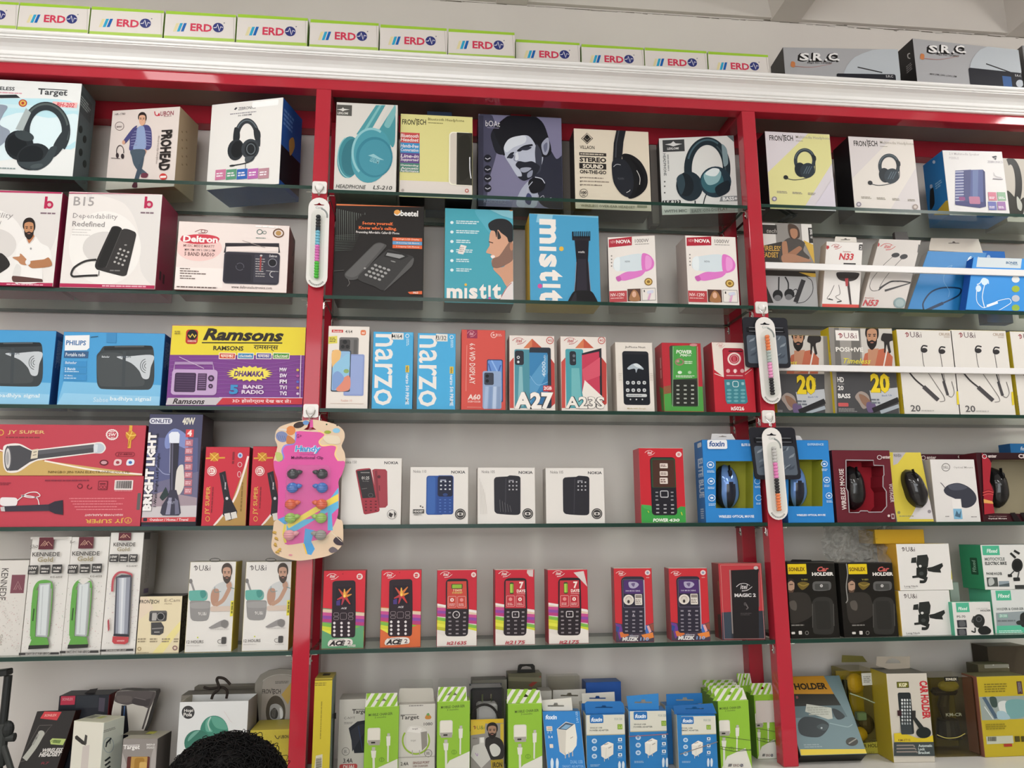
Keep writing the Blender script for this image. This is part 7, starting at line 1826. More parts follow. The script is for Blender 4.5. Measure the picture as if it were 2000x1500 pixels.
F('T'); FREE();R(1540,920,1880,970,'6f6a5c');R(1800,930,1900,958,'b9b84a')
crop(300, 1280, 6.25)
Bx('gadget_box', 'grey box standing behind the white bag shaped box with the cord handle', 'box',(285,480),(1225,470),(1215,1300),(285,1300), z, y=0.10, d=0.05, c='7d776c', side='56504c', top='6f695e', right='4c4644', group=GL)
if CUR: CUR.finish()
Bx('gadget_box', 'tall grey brown box at the back of the counter behind the cord handle', 'box',(440,385),(1235,372),(1230,1300),(440,1300), z, y=0.155, d=0.028, c='6d675c', side='5a544c', top='857e70', group=GL)
if CUR: CUR.finish()
hb = Bx('carrier_box', 'white bag shaped box with black cord handle and green spheres, behind the person', 'box',(310,565),(1135,562),(1110,1480),(262,1480), z, y=0.01, yr=0.004, d=0.07, c=None, group=GL)
w2, hh = hb.w/2, hb.h
WB = ink('d3d4d2', 0.35); WB2 = ink('b5ae9c', 0.4); WB3 = ink('8d8984', 0.4)
hb.body.box((-w2, 0, 0), (w2, 0.0012, hh), WB); hb.body.box((-w2, 0.0688, 0), (w2, 0.07, hh), WB)
hb.body.box((-w2, 0.0012, 0), (-w2+0.0012, 0.0688, hh), WB2); hb.body.box((w2-0.0012, 0.0012, 0), (w2, 0.0688, hh), WB3); hb.body.box((-w2+0.0012, 0.0012, hh-0.03), (w2-0.0012, 0.0688, hh-0.029), ink('5a5650', 0.6))
F('F');E(422,695,78,80,'3a3938',30);T('Hopi',372,655,482,700,'d9d7d2',b=1.4);T('Pola',366,700,470,745,'d9d7d2',b=1.4)
E(740,930,172,195,'3f7f6c',34);S([(640,800),(700,755),(680,860),(720,930),(640,920)],'63a08c');S([(700,760),(760,745),(860,800),(900,900),(760,880)],'5a9884');L([(700,750),(665,830),(690,920)],14,'a9c4b8',True)
E(540,1070,165,160,'3a7060',30);S([(430,1000),(500,930),(560,920),(480,1000),(420,1050)],'6a9c8c');L([(860,680),(930,790),(960,820)],3,'c9b4b0',True)
mb = PART('cord_handle', 'black cord handle'); U = lambda x, y: hb.uv((x, y), False)
def cord(pts, yy): return [(U(x, y)[0]-w2, yy, U(x, y)[1]) for x, y in smooth(pts, False, 5)]
mb.tube(cord([(668, 560), (690, 500), (760, 430), (735, 330), (750, 295), (830, 310), (900, 380)], 0.02), 0.0028, ink('2a2420', 0.8), 8)
mb.tube(cord([(840, 560), (850, 470), (790, 420), (640, 440), (560, 420)], 0.026), 0.0026, ink('2a2420', 0.8), 8)
BASE(); CUR.finish()
dsc = Bx('disc_pack', 'clear round topped pack with a silver disc, beside the left red post', 'box',(1225,165),(1680,165),(1650,1094),(1290,1094), z, y=0.105, yr=0.105, d=0.004, c=None, group=GL)
ol = [(1290, 1090), (1285, 815), (1270, 600), (1235, 420), (1240, 330), (1300, 240), (1400, 185), (1540, 160), (1680, 170), (1760, 200), (1760, 1090)]
PLATE(ol, 0.0, 0.004, '8f8a80')
PG([(1300,800),(1275,500),(1275,390),(1340,310),(1450,250),(1580,235),(1750,260),(1750,800)],'a39c92');PG([(1560,480),(1680,330),(1750,340),(1750,520),(1640,600)],'b89a50');L([(1270,380),(1340,305),(1450,248),(1580,232),(1740,255)],8,'b8b2a8',True)
G(1485,310,1660,345,2,'6a6660'); frontech(1305,400,1552,480,'3a3430');E(1490,690,120,200,'4f483c',28);S([(1425,620),(1500,590),(1570,640),(1580,740),(1540,780),(1430,770)],'a9a9a6');S([(1430,680),(1480,640),(1520,700),(1500,770),(1435,760)],'3f3c38');S([(1540,640),(1575,680),(1575,760),(1545,770)],'dcdcd8');G(1440,650,1500,760,6,'77746e')
PG([(1290,800),(1760,790),(1760,815),(1290,815)],'6d6a50')
yb = Bx('headset_pack', 'yellow speckled box half hidden behind the black haired head', 'box',(1165,900),(1640,918),(1640,1500),(1150,1500), z, y=0.012, d=0.085, c='b3a43c', side='8f8230', top='b9ab48', group=GL)
speck(1150, 940, 1640, 1480, 260, ('8f8230', 'c9bc60', '9c8c3a'), 21); L([(1492, 960), (1510, 990), (1535, 1000), (1548, 965)], 9, '2f2a1c', True); T('UBON', 1562, 955, 1720, 995, '2f2a1c', b=1.6)
CUR.finish()
# ------------------------------------------------------------------ on the counter, middle bay
GMID = 'charger packs on the counter, middle bay'
crop(560, 1280, 5)
Bx('charger_box', 'tall narrow yellow box with open folded top, next to the left red post', 'box',(235,252),(415,238),(415,1160),(240,1160), z, y=0.006, d=0.07, c='c9b83a', side='7d8a84', left='8d7f2c', top='a8983c', group=GMID)
G(245,262,400,300,2,'8f8230');G(325,450,345,830,1,'9c8f34',0.5, True);PG([(285,980),(350,965),(345,1100),(270,1100)],'cfcab4')
for k in range(12): L([(285,1010+k*8),(340,1000+k*8)],3+(k % 3),'3a3630')
PART('top_flap', 'open folded top flap'); F('T'); FREE(); mbx = CUR.mb
mbx.box((-CUR.w/2, 0.002, CUR.h+0.0003), (CUR.w/2, 0.068, CUR.h+0.004), ink('a3933c'), 0.0005); mbx.box((-0.006, 0.03, CUR.h+0.0041), (0.008, 0.05, CUR.h+0.0047), ink('2a241a'))
F('R'); BASE();PG([(420,600),(470,560),(470,620),(420,640)],'2a2a28')
Bx('charger_box', 'white charger box with a black two port charger, second from the left red post', 'box',(525,425),(800,430),(780,1200),(490,1200), z, y=0.05, d=0.06, c='c3bfb6', side='8f8a82', top='aaa69c', group=GMID)
T('Target',640,528,800,580,'4a4744',b=1.6);L([(640,526),(800,528)],5,'4a4744');T('C-NYT',560,600,668,622,'6a6660',b=0.3);G(560,650,650,672,2,'8d8982')
PG([(605,710),(690,645),(790,630),(790,950),(660,955)],'25272e');PG([(625,735),(700,680),(790,660),(790,700),(640,940)],'32343c');L([(700,690),(740,930)],8,'2c3a5a');O(576,938,38,40,5,'6a6660');G(558,920,594,955,3,'7d7974');T('3.4A',552,1005,645,1050,'4a4744',b=1.2);R(515,1060,690,1110,'b84a48',20);T('DUAL',552,1070,670,1108,'d9cfc8',b=2)
GRNC, GRNS = '8cb83c', '74a02e'
def green(label, tl, tr, br, bl, tab, dx, dy, y, plug=True, lean=0):
    B = Bx('charger_box', label, 'box', tl, tr, br, bl, z, y=y, d=0.045, c=GRNC, side='6c982c', left='64902a', top='a4c860', group=GMID)
    X = lambda x: x+dx
    Y = lambda y_: y_+dy
    T('MOBILE CHARGER', X(800),Y(562),X(1034),Y(588),'4a5a2c',b=1,a=2);T('3 months', X(860),Y(594),X(970),Y(612),'5a6a34',b=0.3,a=2)
    PG([(X(885),Y(1100)),(X(1082),Y(1010)),(br[0]+2,br[1]),(X(800),br[1])],'d6d4ca')
    R(X(788),Y(708),X(914),Y(860),'d3cfc2',18);R(X(796),Y(716),X(906),Y(826),'dcd8cc',16);PG([(X(790),Y(830)),(X(912),Y(826)),(X(908),Y(876)),(X(800),Y(878))],'a29d94');R(X(824),Y(844),X(864),Y(860),'35322e',4)
    L([(X(848),Y(960)),(X(850),Y(1100)),(X(852),Y(1300))],22,'d3d3c4',True);PG([(X(822),Y(930)),(X(874),Y(930)),(X(868),Y(1000)),(X(830),Y(1000))],'dad8cc');R(X(832),Y(896),X(864),Y(932),'b3b0a6',3)
    L([(X(990),Y(880)),(X(988),Y(1040))],16,'d3d3c4');PG([(X(972),Y(790)),(X(1014),Y(788)),(X(1010),Y(880)),(X(976),Y(884))],'dad8cc');R(X(982),Y(760),X(1008),Y(790),'b3b0a6',3)
    O(X(928),Y(1018),26,22,5,'6a9430');L([(X(928),Y(1000)),(X(928),Y(1035))],5,'6a9430')
    erd_logo(X(890), Y(1180), X(1060), Y(1215), '4a4a4a', '4a4a4a', '8a7a72', '4a4a52')
    TAB(tab, 'dcdad0',0.002,0.0028,[(sum(p[0] for p in tab)/4+ax, tab[2][1]-(tab[2][1]-tab[0][1])*ay) for ax, ay in ((-60,0.42),(-40,0.5),(0,0.74),(40,0.52),(62,0.42))], label='striped hanging tab')
    F('F',0.002); FREE()
    F('F',-0.0)
    CUR.fo.y = 0.002; FREE()
    x0, x1, y0, y1 = tab[0][0], tab[1][0], tab[0][1], tab[3][1]
    h = y1-y0
    for k in range(-1,4):
        a = x0+(x1-x0)*(k/4.0)
        pts = []
        for (px, py) in ((a, y1),(a+(x1-x0)*0.13, y1),(a+(x1-x0)*0.13+h*0.62, y0),(a+h*0.62, y0)): pts.append((px, py))
        # clip to the tab
        def cl(p, q, xx):
            t = (xx-p[0])/(q[0]-p[0]); return (xx, p[1]+(q[1]-p[1])*t)
        for side, xx in ((0, x0),(1, x1)):
            out = []
            for i in range(len(pts)):
                p, q = pts[i], pts[(i+1) % len(pts)]
                pin = p[0] >= xx if side == 0 else p[0] <= xx
                qin = q[0] >= xx if side == 0 else q[0] <= xx
                if pin: out.append(p)
                if pin != qin: out.append(cl(p, q, xx))
            pts = out
            if len(pts) < 3: break
        if len(pts) >= 3: PG(pts, GRNC)
    BASE()
    return B
green('lime green charger box with striped tab, between the two white charger boxes', (765, 505), (1080, 498), (1086, 1180), (748, 1180), [(778, 372), (1080, 366), (1082, 500), (766, 506)], 0, 0, 0.0)
Bx('charger_box', 'white charger box with a white charger in a green ring', 'box',(1090,478),(1440,474),(1446,1160),(1084,1160), z, y=0.008, d=0.06, c='c6c3ba', side='9c978e', top='b0aca2', group=GMID)
G(1195,482,1335,500,1,'7d7974');T('Target',1112,584,1292,636,'55524e',b=1.6);L([(1112,582),(1270,578)],5,'55524e')
S([(1350,605),(1378,570),(1412,600),(1400,622),(1360,622)],'b8803c');S([(1365,575),(1385,562),(1395,580),(1380,592)],'6a9a5a');T('1080',1338,655,1424,684,'55524e',b=0.6)
O(1262,830,138,140,16,'8fae3c',36,-30,215);PG(smooth([(1170,745),(1200,690),(1300,690),(1370,740),(1372,880),(1300,940),(1180,920)], True, 3),'cfccc4');PG([(1310,750),(1370,740),(1372,880),(1320,930)],'8a867e');PG([(1175,745),(1210,695),(1320,715),(1300,760)],'dcd9d2');T('target',1225,710,1282,728,'6a6660',b=0.6);T('target',1210,822,1262,846,'a39f97',b=0.5)
for k in range(2): L([(1226+k*70,925),(1228+k*70,975)],9,'a9a59c')
O(1382,955,38,38,5,'6a6660');G(1362,940,1402,970,3,'7d7974');R(1085,988,1446,994,'9a968e');T('2.4A',1112,1040,1190,1075,'55524e',b=0.8);T('SINGLE PORT',1232,1034,1395,1058,'7d5a54',b=1.2);T('USB CHARGER',1232,1070,1380,1088,'7d5a54',b=0.8)
TAB([(1100,340),(1110,322),(1418,318),(1432,338),(1440,474),(1090,478)],'bdb9ae',0.02,0.0208, label='pale card tab')
TAB([(1098,250),(1110,232),(1418,232),(1428,250),(1436,474),(1092,478)], PLASTIC_CLEAR, 0.03,0.0306, label='clear plastic tab')
green('lime green charger box with striped tab, right of the green ring charger box', (1470, 458), (1760, 440), (1788, 1160), (1462, 1160), [(1480, 310), (1752, 305), (1762, 446), (1470, 458)], 706, -74, 0.004)
TAB([(1480,240),(1496,222),(1765,222),(1778,240),(1770,440),(1470,458)], PLASTIC_CLEAR, 0.034,0.0346, label='clear plastic tab')
BASE()
crop(900, 1280, 5)
ub = Bx('charger_blister', 'clear and black charger pack with yellow card showing a bearded man', 'box',(100,320),(430,318),(425,1160),(92,1160), z, y=0.02, d=0.05, c=None, group=GMID)
CB = clear('smoky_plastic', 'dedede', 1.3, 0.08)
ub.body.box((-ub.w/2, 0.0505, 0), (ub.w/2, 0.0515, ub.h), ink('4a4c50', 0.35))
mbx = PART('charger_plug', 'white charger plug'); mbx.box((-0.02, 0.012, ub.h*0.52), (0.022, 0.045, ub.h*0.8), ink('cfcfcb', 0.3), 0.004);
mbx = PART('charging_cable', 'black cable loop'); mbx.tube([(0.03*math.cos(a)-0.006, 0.006, ub.h*0.6+0.034*math.sin(a)) for a in [math.radians(k*12-20) for k in range(20)]], 0.0025, ink('1d1d1d', 0.5), 8)
mbx = PART('blister_shell', 'clear plastic shell'); mbx.box((-ub.w/2, 0.0, 0), (ub.w/2, 0.05, ub.h), CB, 0.004)
mbx = PART('printed_card', 'yellow printed card'); F('F'); mbx.box((-ub.w/2+0.0005, -0.0012, 0), (ub.w/2-0.0005, -0.0002, ub.uv((250, 622))[1]), ink('8a8680'), 0.0)
CUR.fo.y = -0.0012
R(95,622,418,664,'c9a82c');PG([(95,640),(240,640),(235,760),(95,780)],'c9ae3a'); uandi(118,684,232,722,'7a2f38', '5a7a3a');R(386,664,418,1000,'c9ae3a')
S([(240,820),(300,790),(380,810),(415,860),(415,1000),(260,1000)],'2f2c2a'); face_man(306,742,96,120,'9c7a64', '26211f')
PG([(180,800),(230,796),(232,870),(290,1010),(200,1100),(95,980),(120,880),(180,862)],'bdbbb4');PG([(190,800),(225,798),(225,850),(192,850)],'d3d1ca');L([(140,950),(160,980),(165,955)],6,'9a7aa8',True);S([(280,890),(330,860),(385,910),(370,970),(310,980)],'c6c4bd');G(115,800,170,815,1,'6a6660');PG([(290,1020),(415,1010),(415,1160),(300,1160)],'a08a2c');T('IRON',310,1040,404,1092,'3c3420',b=2)
BASE(); CUR.finish()
plug = [c for c in ub.o.children if c.name.startswith('charger_plug')][0]
for px_ in (-0.008,0.01): one('prong', plug, lambda b: b.tube([(px_, 0.028, ub.h*0.795),(px_, 0.028, ub.h*0.9)],0.002, CHROME, 8), label='steel prong')
green('lime green charger box with striped tab, left of the blue charger packs', (480, 478), (795, 462), (800, 1160), (462, 1160), [(455, 322), (740, 318), (775, 440), (795, 468), (450, 470)][:0] or [(455, 330), (772, 340), (795, 464), (450, 470)], -272, -32, 0.004)
if CUR: CUR.finish()
def foxin_box(label, tl, tr, br, bl, y, yr, d, dx, dy, usb, s=1.0, tabpts=None):
    B = Bx('charger_box', label, 'box', tl, tr, br, bl, z, y=y, yr=yr, d=d, c='2f78b4', side='255f94', left='b9b8a8', top='2c6aa4', group=GMID)
    X = lambda x: 1225+(x-1225)*s+dx
    Y = lambda q: 580+(q-580)*s+dy
    PG([(tl[0],Y(580)),(tr[0],Y(574)),(tr[0],Y(765)),(tl[0]+4,Y(775))],'d3d1c2');PG([(tl[0]+4,Y(775)),(tr[0],Y(765)),(tr[0],Y(773)),(tl[0]+4,Y(783))],'b8b08a')
    R(X(1260),Y(582),X(1392),Y(662),'2c6cac',12);T('foxin', X(1272),Y(606),X(1380),Y(648),'dbe6ee',b=2.2, i=0.25);T('FOX 520', X(1500),Y(610),X(1576),Y(632),'8d9a94',b=0.6)
    T('SINGLE USB' if usb == 1 else 'DUAL USB', X(1262),Y(700),X(1380),Y(714),'5a5f58',b=0.8);T('POWER ADAPTER' if usb == 1 else 'SMART ADAPTER', X(1260),Y(724),X(1444),Y(740),'5a5f58',b=1.2);R(X(1530),Y(672),X(1578),Y(722),'7fa03a');T('2.2', X(1538),Y(684),X(1572),Y(710),'c4d47a',b=1)
    for k in range(3): E(X(1304),Y(836+k*74),26,24,'b9cfe0',14);E(X(1304),Y(836+k*74),14,12,'6a94bc',10);R(X(1536),Y(806+k*74),X(1574),Y(838+k*74),'d0dce4',5);R(X(1548),Y(814+k*74),X(1562),Y(830+k*74),'3a5a74',3);G(X(1530),Y(844+k*74),X(1580),Y(854+k*74),1,'8fb4d4')
    PG([(X(1368),Y(885)),(X(1440),Y(842)),(X(1490),Y(862)),(X(1488),Y(965)),(X(1415),Y(1012)),(X(1372),Y(985))],'dcd8cc');PG([(X(1368),Y(885)),(X(1440),Y(842)),(X(1490),Y(862)),(X(1420),Y(900))],'e6e2d8');L([(X(1420),Y(900)),(X(1415),Y(1010))],3,'bdb8ac');L([(X(1440),Y(905)),(X(1470),Y(890))],7,'8f8a80');L([(X(1400),Y(870)),(X(1440),Y(860))],8,'9a958a');
    for k in range(2): L([(X(1400+k*40),Y(1000-k*18)),(X(1402+k*40),Y(1034-k*18))],6,'c9c5ba')
    for k in range(2): S([(X(1536+k*36),Y(1060)),(X(1548+k*36),Y(1030)),(X(1562+k*36),Y(1060)),(X(1556+k*36),Y(1120)),(X(1540+k*36),Y(1120))],'c9d6de')
    G(X(1265),Y(1060),X(1360),Y(1085),2,'8fb4d4')
    if tabpts: TAB(tabpts[0], tabpts[2], 0.01, 0.0108, slot(*tabpts[1])); BASE()
    return B
f1 = Bx('charger_box', 'blue charger box with white tab and a tall white charger, beside the lime green box', 'box',(808,562),(1150,530),(1225,1160),(850,1160), z, y=0.0, yr=-0.008, d=0.05, lean=6,skew=True, c='2f7dc0', side='a9a79c', left='b5b3a8', top='2c6fa8', group=GMID)
T('foxin',826,580,938,626,'d3e2ee',b=2.4, i=0.25);T('2.4A USB',1124,548,1146,660,'9cc0dc',b=0.8,r=-90)
PG([(938,720),(1025,648),(1115,672),(1135,800),(1130,880),(1090,940),(1015,975),(965,940)],'e0dccf');PG([(945,720),(1025,655),(1108,672),(1030,730)],'4a5a6c');PG([(975,715),(1025,675),(1080,685),(1030,722)],'7fa4c0');PG([(940,722),(1028,735),(1020,970),(965,938)],'c9c4b8');L([(1070,810),(1096,795)],6,'8f8a80')
for k in range(3): L([(1020+k*35,950-k*8),(1022+k*35,1005-k*10)],9,'b5b0a6')
R(836,692,894,738,'d9d0c4',4);L([(846,706),(886,706)],5,'d07a4a');L([(846,722),(886,722)],5,'5a8a4a');L([(852,742),(850,762)],4,'cfdbe4');L([(878,742),(882,762)],4,'cfdbe4');T('3.4',852,785,898,808,'d3e2ee',b=1.5);R(868,866,902,904,'d9d0c4',5)
for k in range(2): S([(876+k*52,1040),(890+k*50,1000),(906+k*50,1040),(900+k*50,1110),(882+k*50,1110)],'cfdde6')
T('DUAL USB',1070,1022,1190,1056,'7fb0dc',b=1.2);T('SMART ADAPTER',990,1070,1200,1096,'7fb0dc',b=1)
TAB([(782,440),(1080,412),(1092,536),(808,562)],'d3d0c4',0.012,0.0128,slot(928,488,160,44), label='white card tab')
BASE()
foxin_box('blue and white single port charger box, left of the two rubber banded ones', (1225, 582), (1612, 572), (1618, 1160), (1232, 1160), 0.0, -0.004, 0.045, 0, 0, 1, 1.0, ([(1208, 470), (1232, 450), (1560, 448), (1588, 470), (1605, 560), (1222, 575)], (1398, 505, 170, 30), '2c6fb0'))
foxin_box('blue and white single port charger box in the middle of the banded group', (1650, 548), (2030, 532), (2030, 1160), (1655, 1160), 0.012, 0.006, 0.045, 428, -34, 1, 1.0, ([(1616, 398), (1930, 372), (1935, 545), (1640, 556)], (1782, 455, 170, 44), '3580c0'))
TAB([(1640,790),(2025,765),(2025,772),(1640,797)],'9a6a74',-0.0018,-0.0008, name='rubber_band', label='reddish rubber band')
BASE()
Bx('charger_box', 'white card tabbed box standing behind the blue charger with the tall white plug', 'box',(900,480),(1180,490),(1190,1160),(900,1160), z, y=0.075, d=0.04, c='b5b3a8', side='8f8d84', top='a9a79c', group=GMID)
TAB([(900,340),(1218,328),(1222,480),(900,486)],'bdbab0',0.004,0.0048,slot(1060,388,170,40), label='white card tab'); BASE()
Bx('charger_box', 'dark blue box standing at the back behind the blue charger packs', 'box',(1240,262),(1580,258),(1590,1160),(1240,1160), z, y=0.10, d=0.045, c='2a549c', side='22478a', top='2a5698', group=GMID)
Bx('charger_box', 'blue box with white tab just behind the left banded charger box', 'box',(1180,470),(1500,460),(1510,1160),(1190,1160), z, y=0.055, d=0.035, c='2c5f9c', side='b5b3a8', top='a9a79c', group=GMID)
TAB([(1180,372),(1500,356),(1506,450),(1185,470)],'cfccc0',0.004,0.0048,slot(1335,415,160,34), label='white card tab'); BASE()
CLR2 = clear('clear_tray', 'eeeee9', 1.2, 0.08)
hd = Bx('earphone_box', 'brown green box with black plastic hanger standing at the back of the counter', 'box',(465,170),(800,180),(800,1160),(465,1160), z, y=0.115, d=0.04, c='5f5c48', side='4a4838', top='6d6a54', group=GMID)
PG([(660,290),(780,200),(800,230),(690,310)],'8a3a30');PG([(465,210),(800,215),(800,260),(465,250)],'77745c')
TAB([(548,185),(562,100),(580,88),(705,86),(722,102),(728,195)],'23221f',0.01,0.014,[(585,138),(600,112),(640,104),(680,112),(695,138)], label='black plastic hanger'); BASE()
Bx('clear_tray', 'clear plastic tray standing behind the white tabbed charger box', 'box',(865,205),(1170,200),(1180,1160),(865,1160), z, y=0.118, d=0.03, c=CLR2, group=GMID)
Bx('charger_box', 'pale grey box just showing behind the lime green box and the clear tray', 'box',(775,345),(900,345),(900,1160),(775,1160), z, y=0.055, d=0.04, c='a5a299', side='85827a', group=GMID)
Bx('plastic_pack', 'greyish crinkled pack behind the charger pack with the bearded man', 'box',(105,265),(455,210),(455,1160),(105,1160), z, y=0.1, d=0.04, c='77756a', side='5f5d54', group=GMID)
crop(1200, 1280, 5.5556)
f3 = foxin_box('blue and white two port charger box in front of the lime green stack', (728, 655), (1115, 640), (1130, 1290), (700, 1290), -0.012, -0.022, 0.06, -532, 82, 2, 1.0, ([(640, 545), (1065, 520), (1110, 632), (650, 640)], (870, 575, 200, 34), '2a66a4'))
TAB([(712,1070),(1120,935),(1120,942),(712,1078)],'8a8078',-0.0018,-0.0008, name='rubber_band', label='grey rubber band'); BASE()
F('L'); FREE()
Bx('charger_box', 'blue tabbed box just behind the two port charger box', 'box',(570,560),(950,520),(960,1290),(580,1290), z, y=0.05, d=0.04, c='3072b0', side='b5b3a8', top='2c68a0', group=GMID)
TAB([(562,420),(950,408),(958,520),(568,556)],'2f74b4',0.004,0.0048,slot(765,480,190,44), label='blue card tab'); BASE()
crop(1200, 1280, 5.5556)
g0 = green('front lime green charger box of the stack beside the right red post', (1140, 492), (1472, 486), (1500, 1290), (1160, 1290), [(1070, 360), (1392, 352), (1440, 478), (1105, 496)], 340, -5, 0.0)
PART('rubber_band', 'dark rubber band'); F('F'); CUR.fo.y = -0.0008
L([(1150,880),(1490,920)],6,'5a6a3a');L([(1150,990),(1490,1028)],6,'4a5a34');L([(1150,1010),(1300,1040),(1490,1020)],6,'4a5a34',True)
BASE(); CUR.finish()
for k, lab in enumerate(('second', 'third', 'fourth')):
    dxk, dyk = -36*(k+1), -36*(k+1)
    dup(g0, 'lime green charger box, %s from the front of the striped stack' % lab, (1140+dxk, 492+dyk), (1472+dxk, 486+dyk), (1500+dxk, 1250), (1160+dxk, 1250), z, 0.046*(k+1))
g1 = dup(g0, 'lime green charger box with white label beside the right red post, front one', (1555, 425), (1790, 425), (1800, 1260), (1560, 1260), z, 0.062)
dup(g0, 'lime green charger box at the back beside the right red post', (1400, 330), (1548, 325), (1556, 1250), (1408, 1250), z, 0.104)
lbx = MB(); lbx.box((-0.03, -0.0016, g1.h*0.58), (0.03, -0.0002, g1.h*0.93), ink('cfc6be'))
lab_o = lbx.build('paper_label', g1.o); lab_o['label'] = 'white paper label'

# ------------------------------------------------------------------ on the counter, right bay
GRT = 'packs on the counter, right bay'
crop(1500, 1240, 4)
hl = Bx('holder_pack', 'dark holder pack lying back at a slant with an orange top band', 'box',(200,322),(435,320),(775,940),(256,955), z, y=0.004, yr=0.0, d=0.032, lean=38,skew=True, c='6a8084', side='24241f', top='3a342a', group=GRT)
PG([(130,322),(435,320),(515,462),(150,462)],'b88428');T('HOLDER',205,376,458,428,'2c2418',b=2.6);PG([(150,462),(515,462),(570,550),(160,560)],'26251f');S([(218,480),(232,478),(236,495),(222,500)],'8a4a4a')
PG([(160,560),(570,550),(620,640),(170,650)],'55686c');PG([(300,540),(495,570),(505,655),(470,660),(290,600)],'b5b8ac');G(310,560,480,630,4,'9a9d92');S([(235,690),(290,640),(420,660),(475,700),(450,760),(390,800),(260,780)],'2c3436');S([(380,720),(420,695),(470,710),(440,750)],'3f4a4c');E(418,728,8,7,'a9b4b4',8);S([(500,580),(550,590),(600,640),(540,660)],'2a3234')
L([(480,690),(620,720),(660,700)],6,'8fa4a6',True);E(655,835,48,34,'3a3a34',18);L([(630,850),(690,812)],10,'8a8a80');G(280,850,440,884,2,'8a9a9c');PG([(250,895),(760,893),(775,940),(205,955)],'d0b83a')
YCL = clear('yellowish_plastic', 'ece7c6', 1.2, 0.08)
def clear_box(label, tl, tr, br, bl, y, yr, d, mat):
    B = Bx('holder_box', label, 'box', tl, tr, br, bl, z, y=y, yr=yr, d=d, c=None, group=GRT)
    B.body.box((-B.w/2+0.001, d-0.0015, 0.001), (B.w/2-0.001, d-0.0005, B.h-0.001), ink('77703c'))
    mb = PART('clear_shell', 'clear plastic shell'); mb.box((-B.w/2, 0, 0), (B.w/2, d, B.h), mat, 0.003)
    return B
cy = clear_box('clear yellow tinted car holder box with a price sticker, behind the slanted pack', (640, 290), (872, 280), (928, 930), (690, 930), 0.066, 0.066, 0.085, YCL)
mb = PART('yellow_insert', 'yellow card insert'); mb.box((-cy.w/2+0.004, 0.07, 0.02), (cy.w/2-0.004, 0.074, cy.h-0.01), ink('a8962f')); mb.ball((0.002, 0.05, cy.h*0.8), (0.022, 0.014, 0.022), ink('c9a82a'), 16, 10); mb.ball((-0.008, 0.03, 0.034), (0.018, 0.014, 0.016), ink('c9ac2c'), 16, 10)
mb = PART('phone_holder', 'black phone holder'); mb.tube([(-0.022, 0.05, cy.h*0.85), (-0.026, 0.045, cy.h*0.6), (-0.02, 0.04, cy.h*0.35), (0.0, 0.035, cy.h*0.22)], [0.006, 0.008, 0.009, 0.008], ink('2a2a26'), 10); mb.ball((0.016, 0.045, cy.h*0.3), (0.02, 0.016, 0.022), ink('4a4234'), 14, 8); mb.box((-0.008, 0.03, cy.h*0.36), (0.014, 0.045, cy.h*0.46), ink('7a9a8c'), 0.002)
PART('price_sticker', 'white price sticker'); F('F');PG([(728,300),(812,296),(822,390),(738,396)],'c4c4bc');G(745,320,805,375,4,'8a8a84');PART('name_band', 'yellow printed band');PG([(700,850),(960,825),(968,925),(705,925)],'a59e3c');T('UPGRADED RETRO',738,826,880,842,'5a5428',b=0.8);T('CAR HOLDER',700,850,918,880,'55501f',b=2);T('X 818',785,912,830,922,'6a6430')
TAB([(575,215),(580,158),(740,165),(775,212)],'75703c',0.05,0.0508, label='yellow card tab')
mb = PART('green_string', 'pale green tied string'); mb.tube([(-0.04, -0.003, cy.h*0.74), (-0.01, -0.004, cy.h*0.68), (0.022, -0.004, cy.h*0.6), (0.045, -0.003, cy.h*0.5)], 0.0014, ink('9aa88a'), 6); mb.tube([(0.02, -0.004, cy.h*0.6), (0.027, -0.008, cy.h*0.55), (0.018, -0.008, cy.h*0.56), (0.021, -0.004, cy.h*0.6)], 0.0014, ink('9aa88a'), 6)
BASE(); CUR.finish()
kg = Bx('holder_box', 'white car holder box with red sideways letters and a phone on a black arm', 'box',(968,316),(1250,282),(1302,944),(978,944), z, y=0.0, yr=-0.006, d=0.07, c='c3bdb0', side='b09a34', left='a8962e', right='8f8a80', top='55524a', group=GRT)
R(1006,366,1100,414,'6a6a20');RO(1006,366,1100,414,5,'3a3a1c');T('KGP',1024,376,1086,406,'d9d4b0',b=2.5);T('CAR HOLDER',1194,358,1262,656,'b83038',b=2.8,r=90)
R(1026,450,1128,776,'2a2f30',14)
rr = random.Random(2)
for j in range(9):
    for i in range(4): R(1040+i*21,500+j*26,1054+i*20,518+j*26,('cfd2d0', '9aa0a0', 'b8bcbc')[rr.randint(0,2)],3)
R(1008,588,1040,632,'3a2428',4);PG([(1120,596),(1150,590),(1150,640),(1215,720),(1180,735),(1124,650)],'2a2e2c');E(1212,762,58,44,'232826',22);R(1120,590,1146,660,'33302e')
PG(smooth([(980,768),(1040,765),(1110,785),(1170,805),(1240,800),(1300,780),(1300,835),(985,835)], False, 3)+[(1300,835),(985,835)],'c9b22c');E(1212,762,58,44,'232826',22);R(1034,700,1120,776,'3a4042',8);T('KM-ST12',1014,812,1108,828,'5a3a28',b=0.8)
PG([(980,838),(1300,834),(1302,944),(978,944)],'3f4646')
for k in range(3): L([(1000,862+k*25),(1130+k*14,860+k*25),(1142+k*10,872+k*24)],11,'8a8078', False);
for k, t in enumerate(('Automatic', 'Lock', 'Bracket')): T(t, 1170,852+k*27,(1278,1222,1260)[k],874+k*27,'b9c4c0',b=2)
TAB([(845,240),(848,170),(1110,168),(1108,260),(950,270)],'a39a8c',0.05,0.0508,[(918,222),(930,200),(975,180),(1025,200),(1036,222)], label='white card hanging tab')
BASE(); CUR.finish()
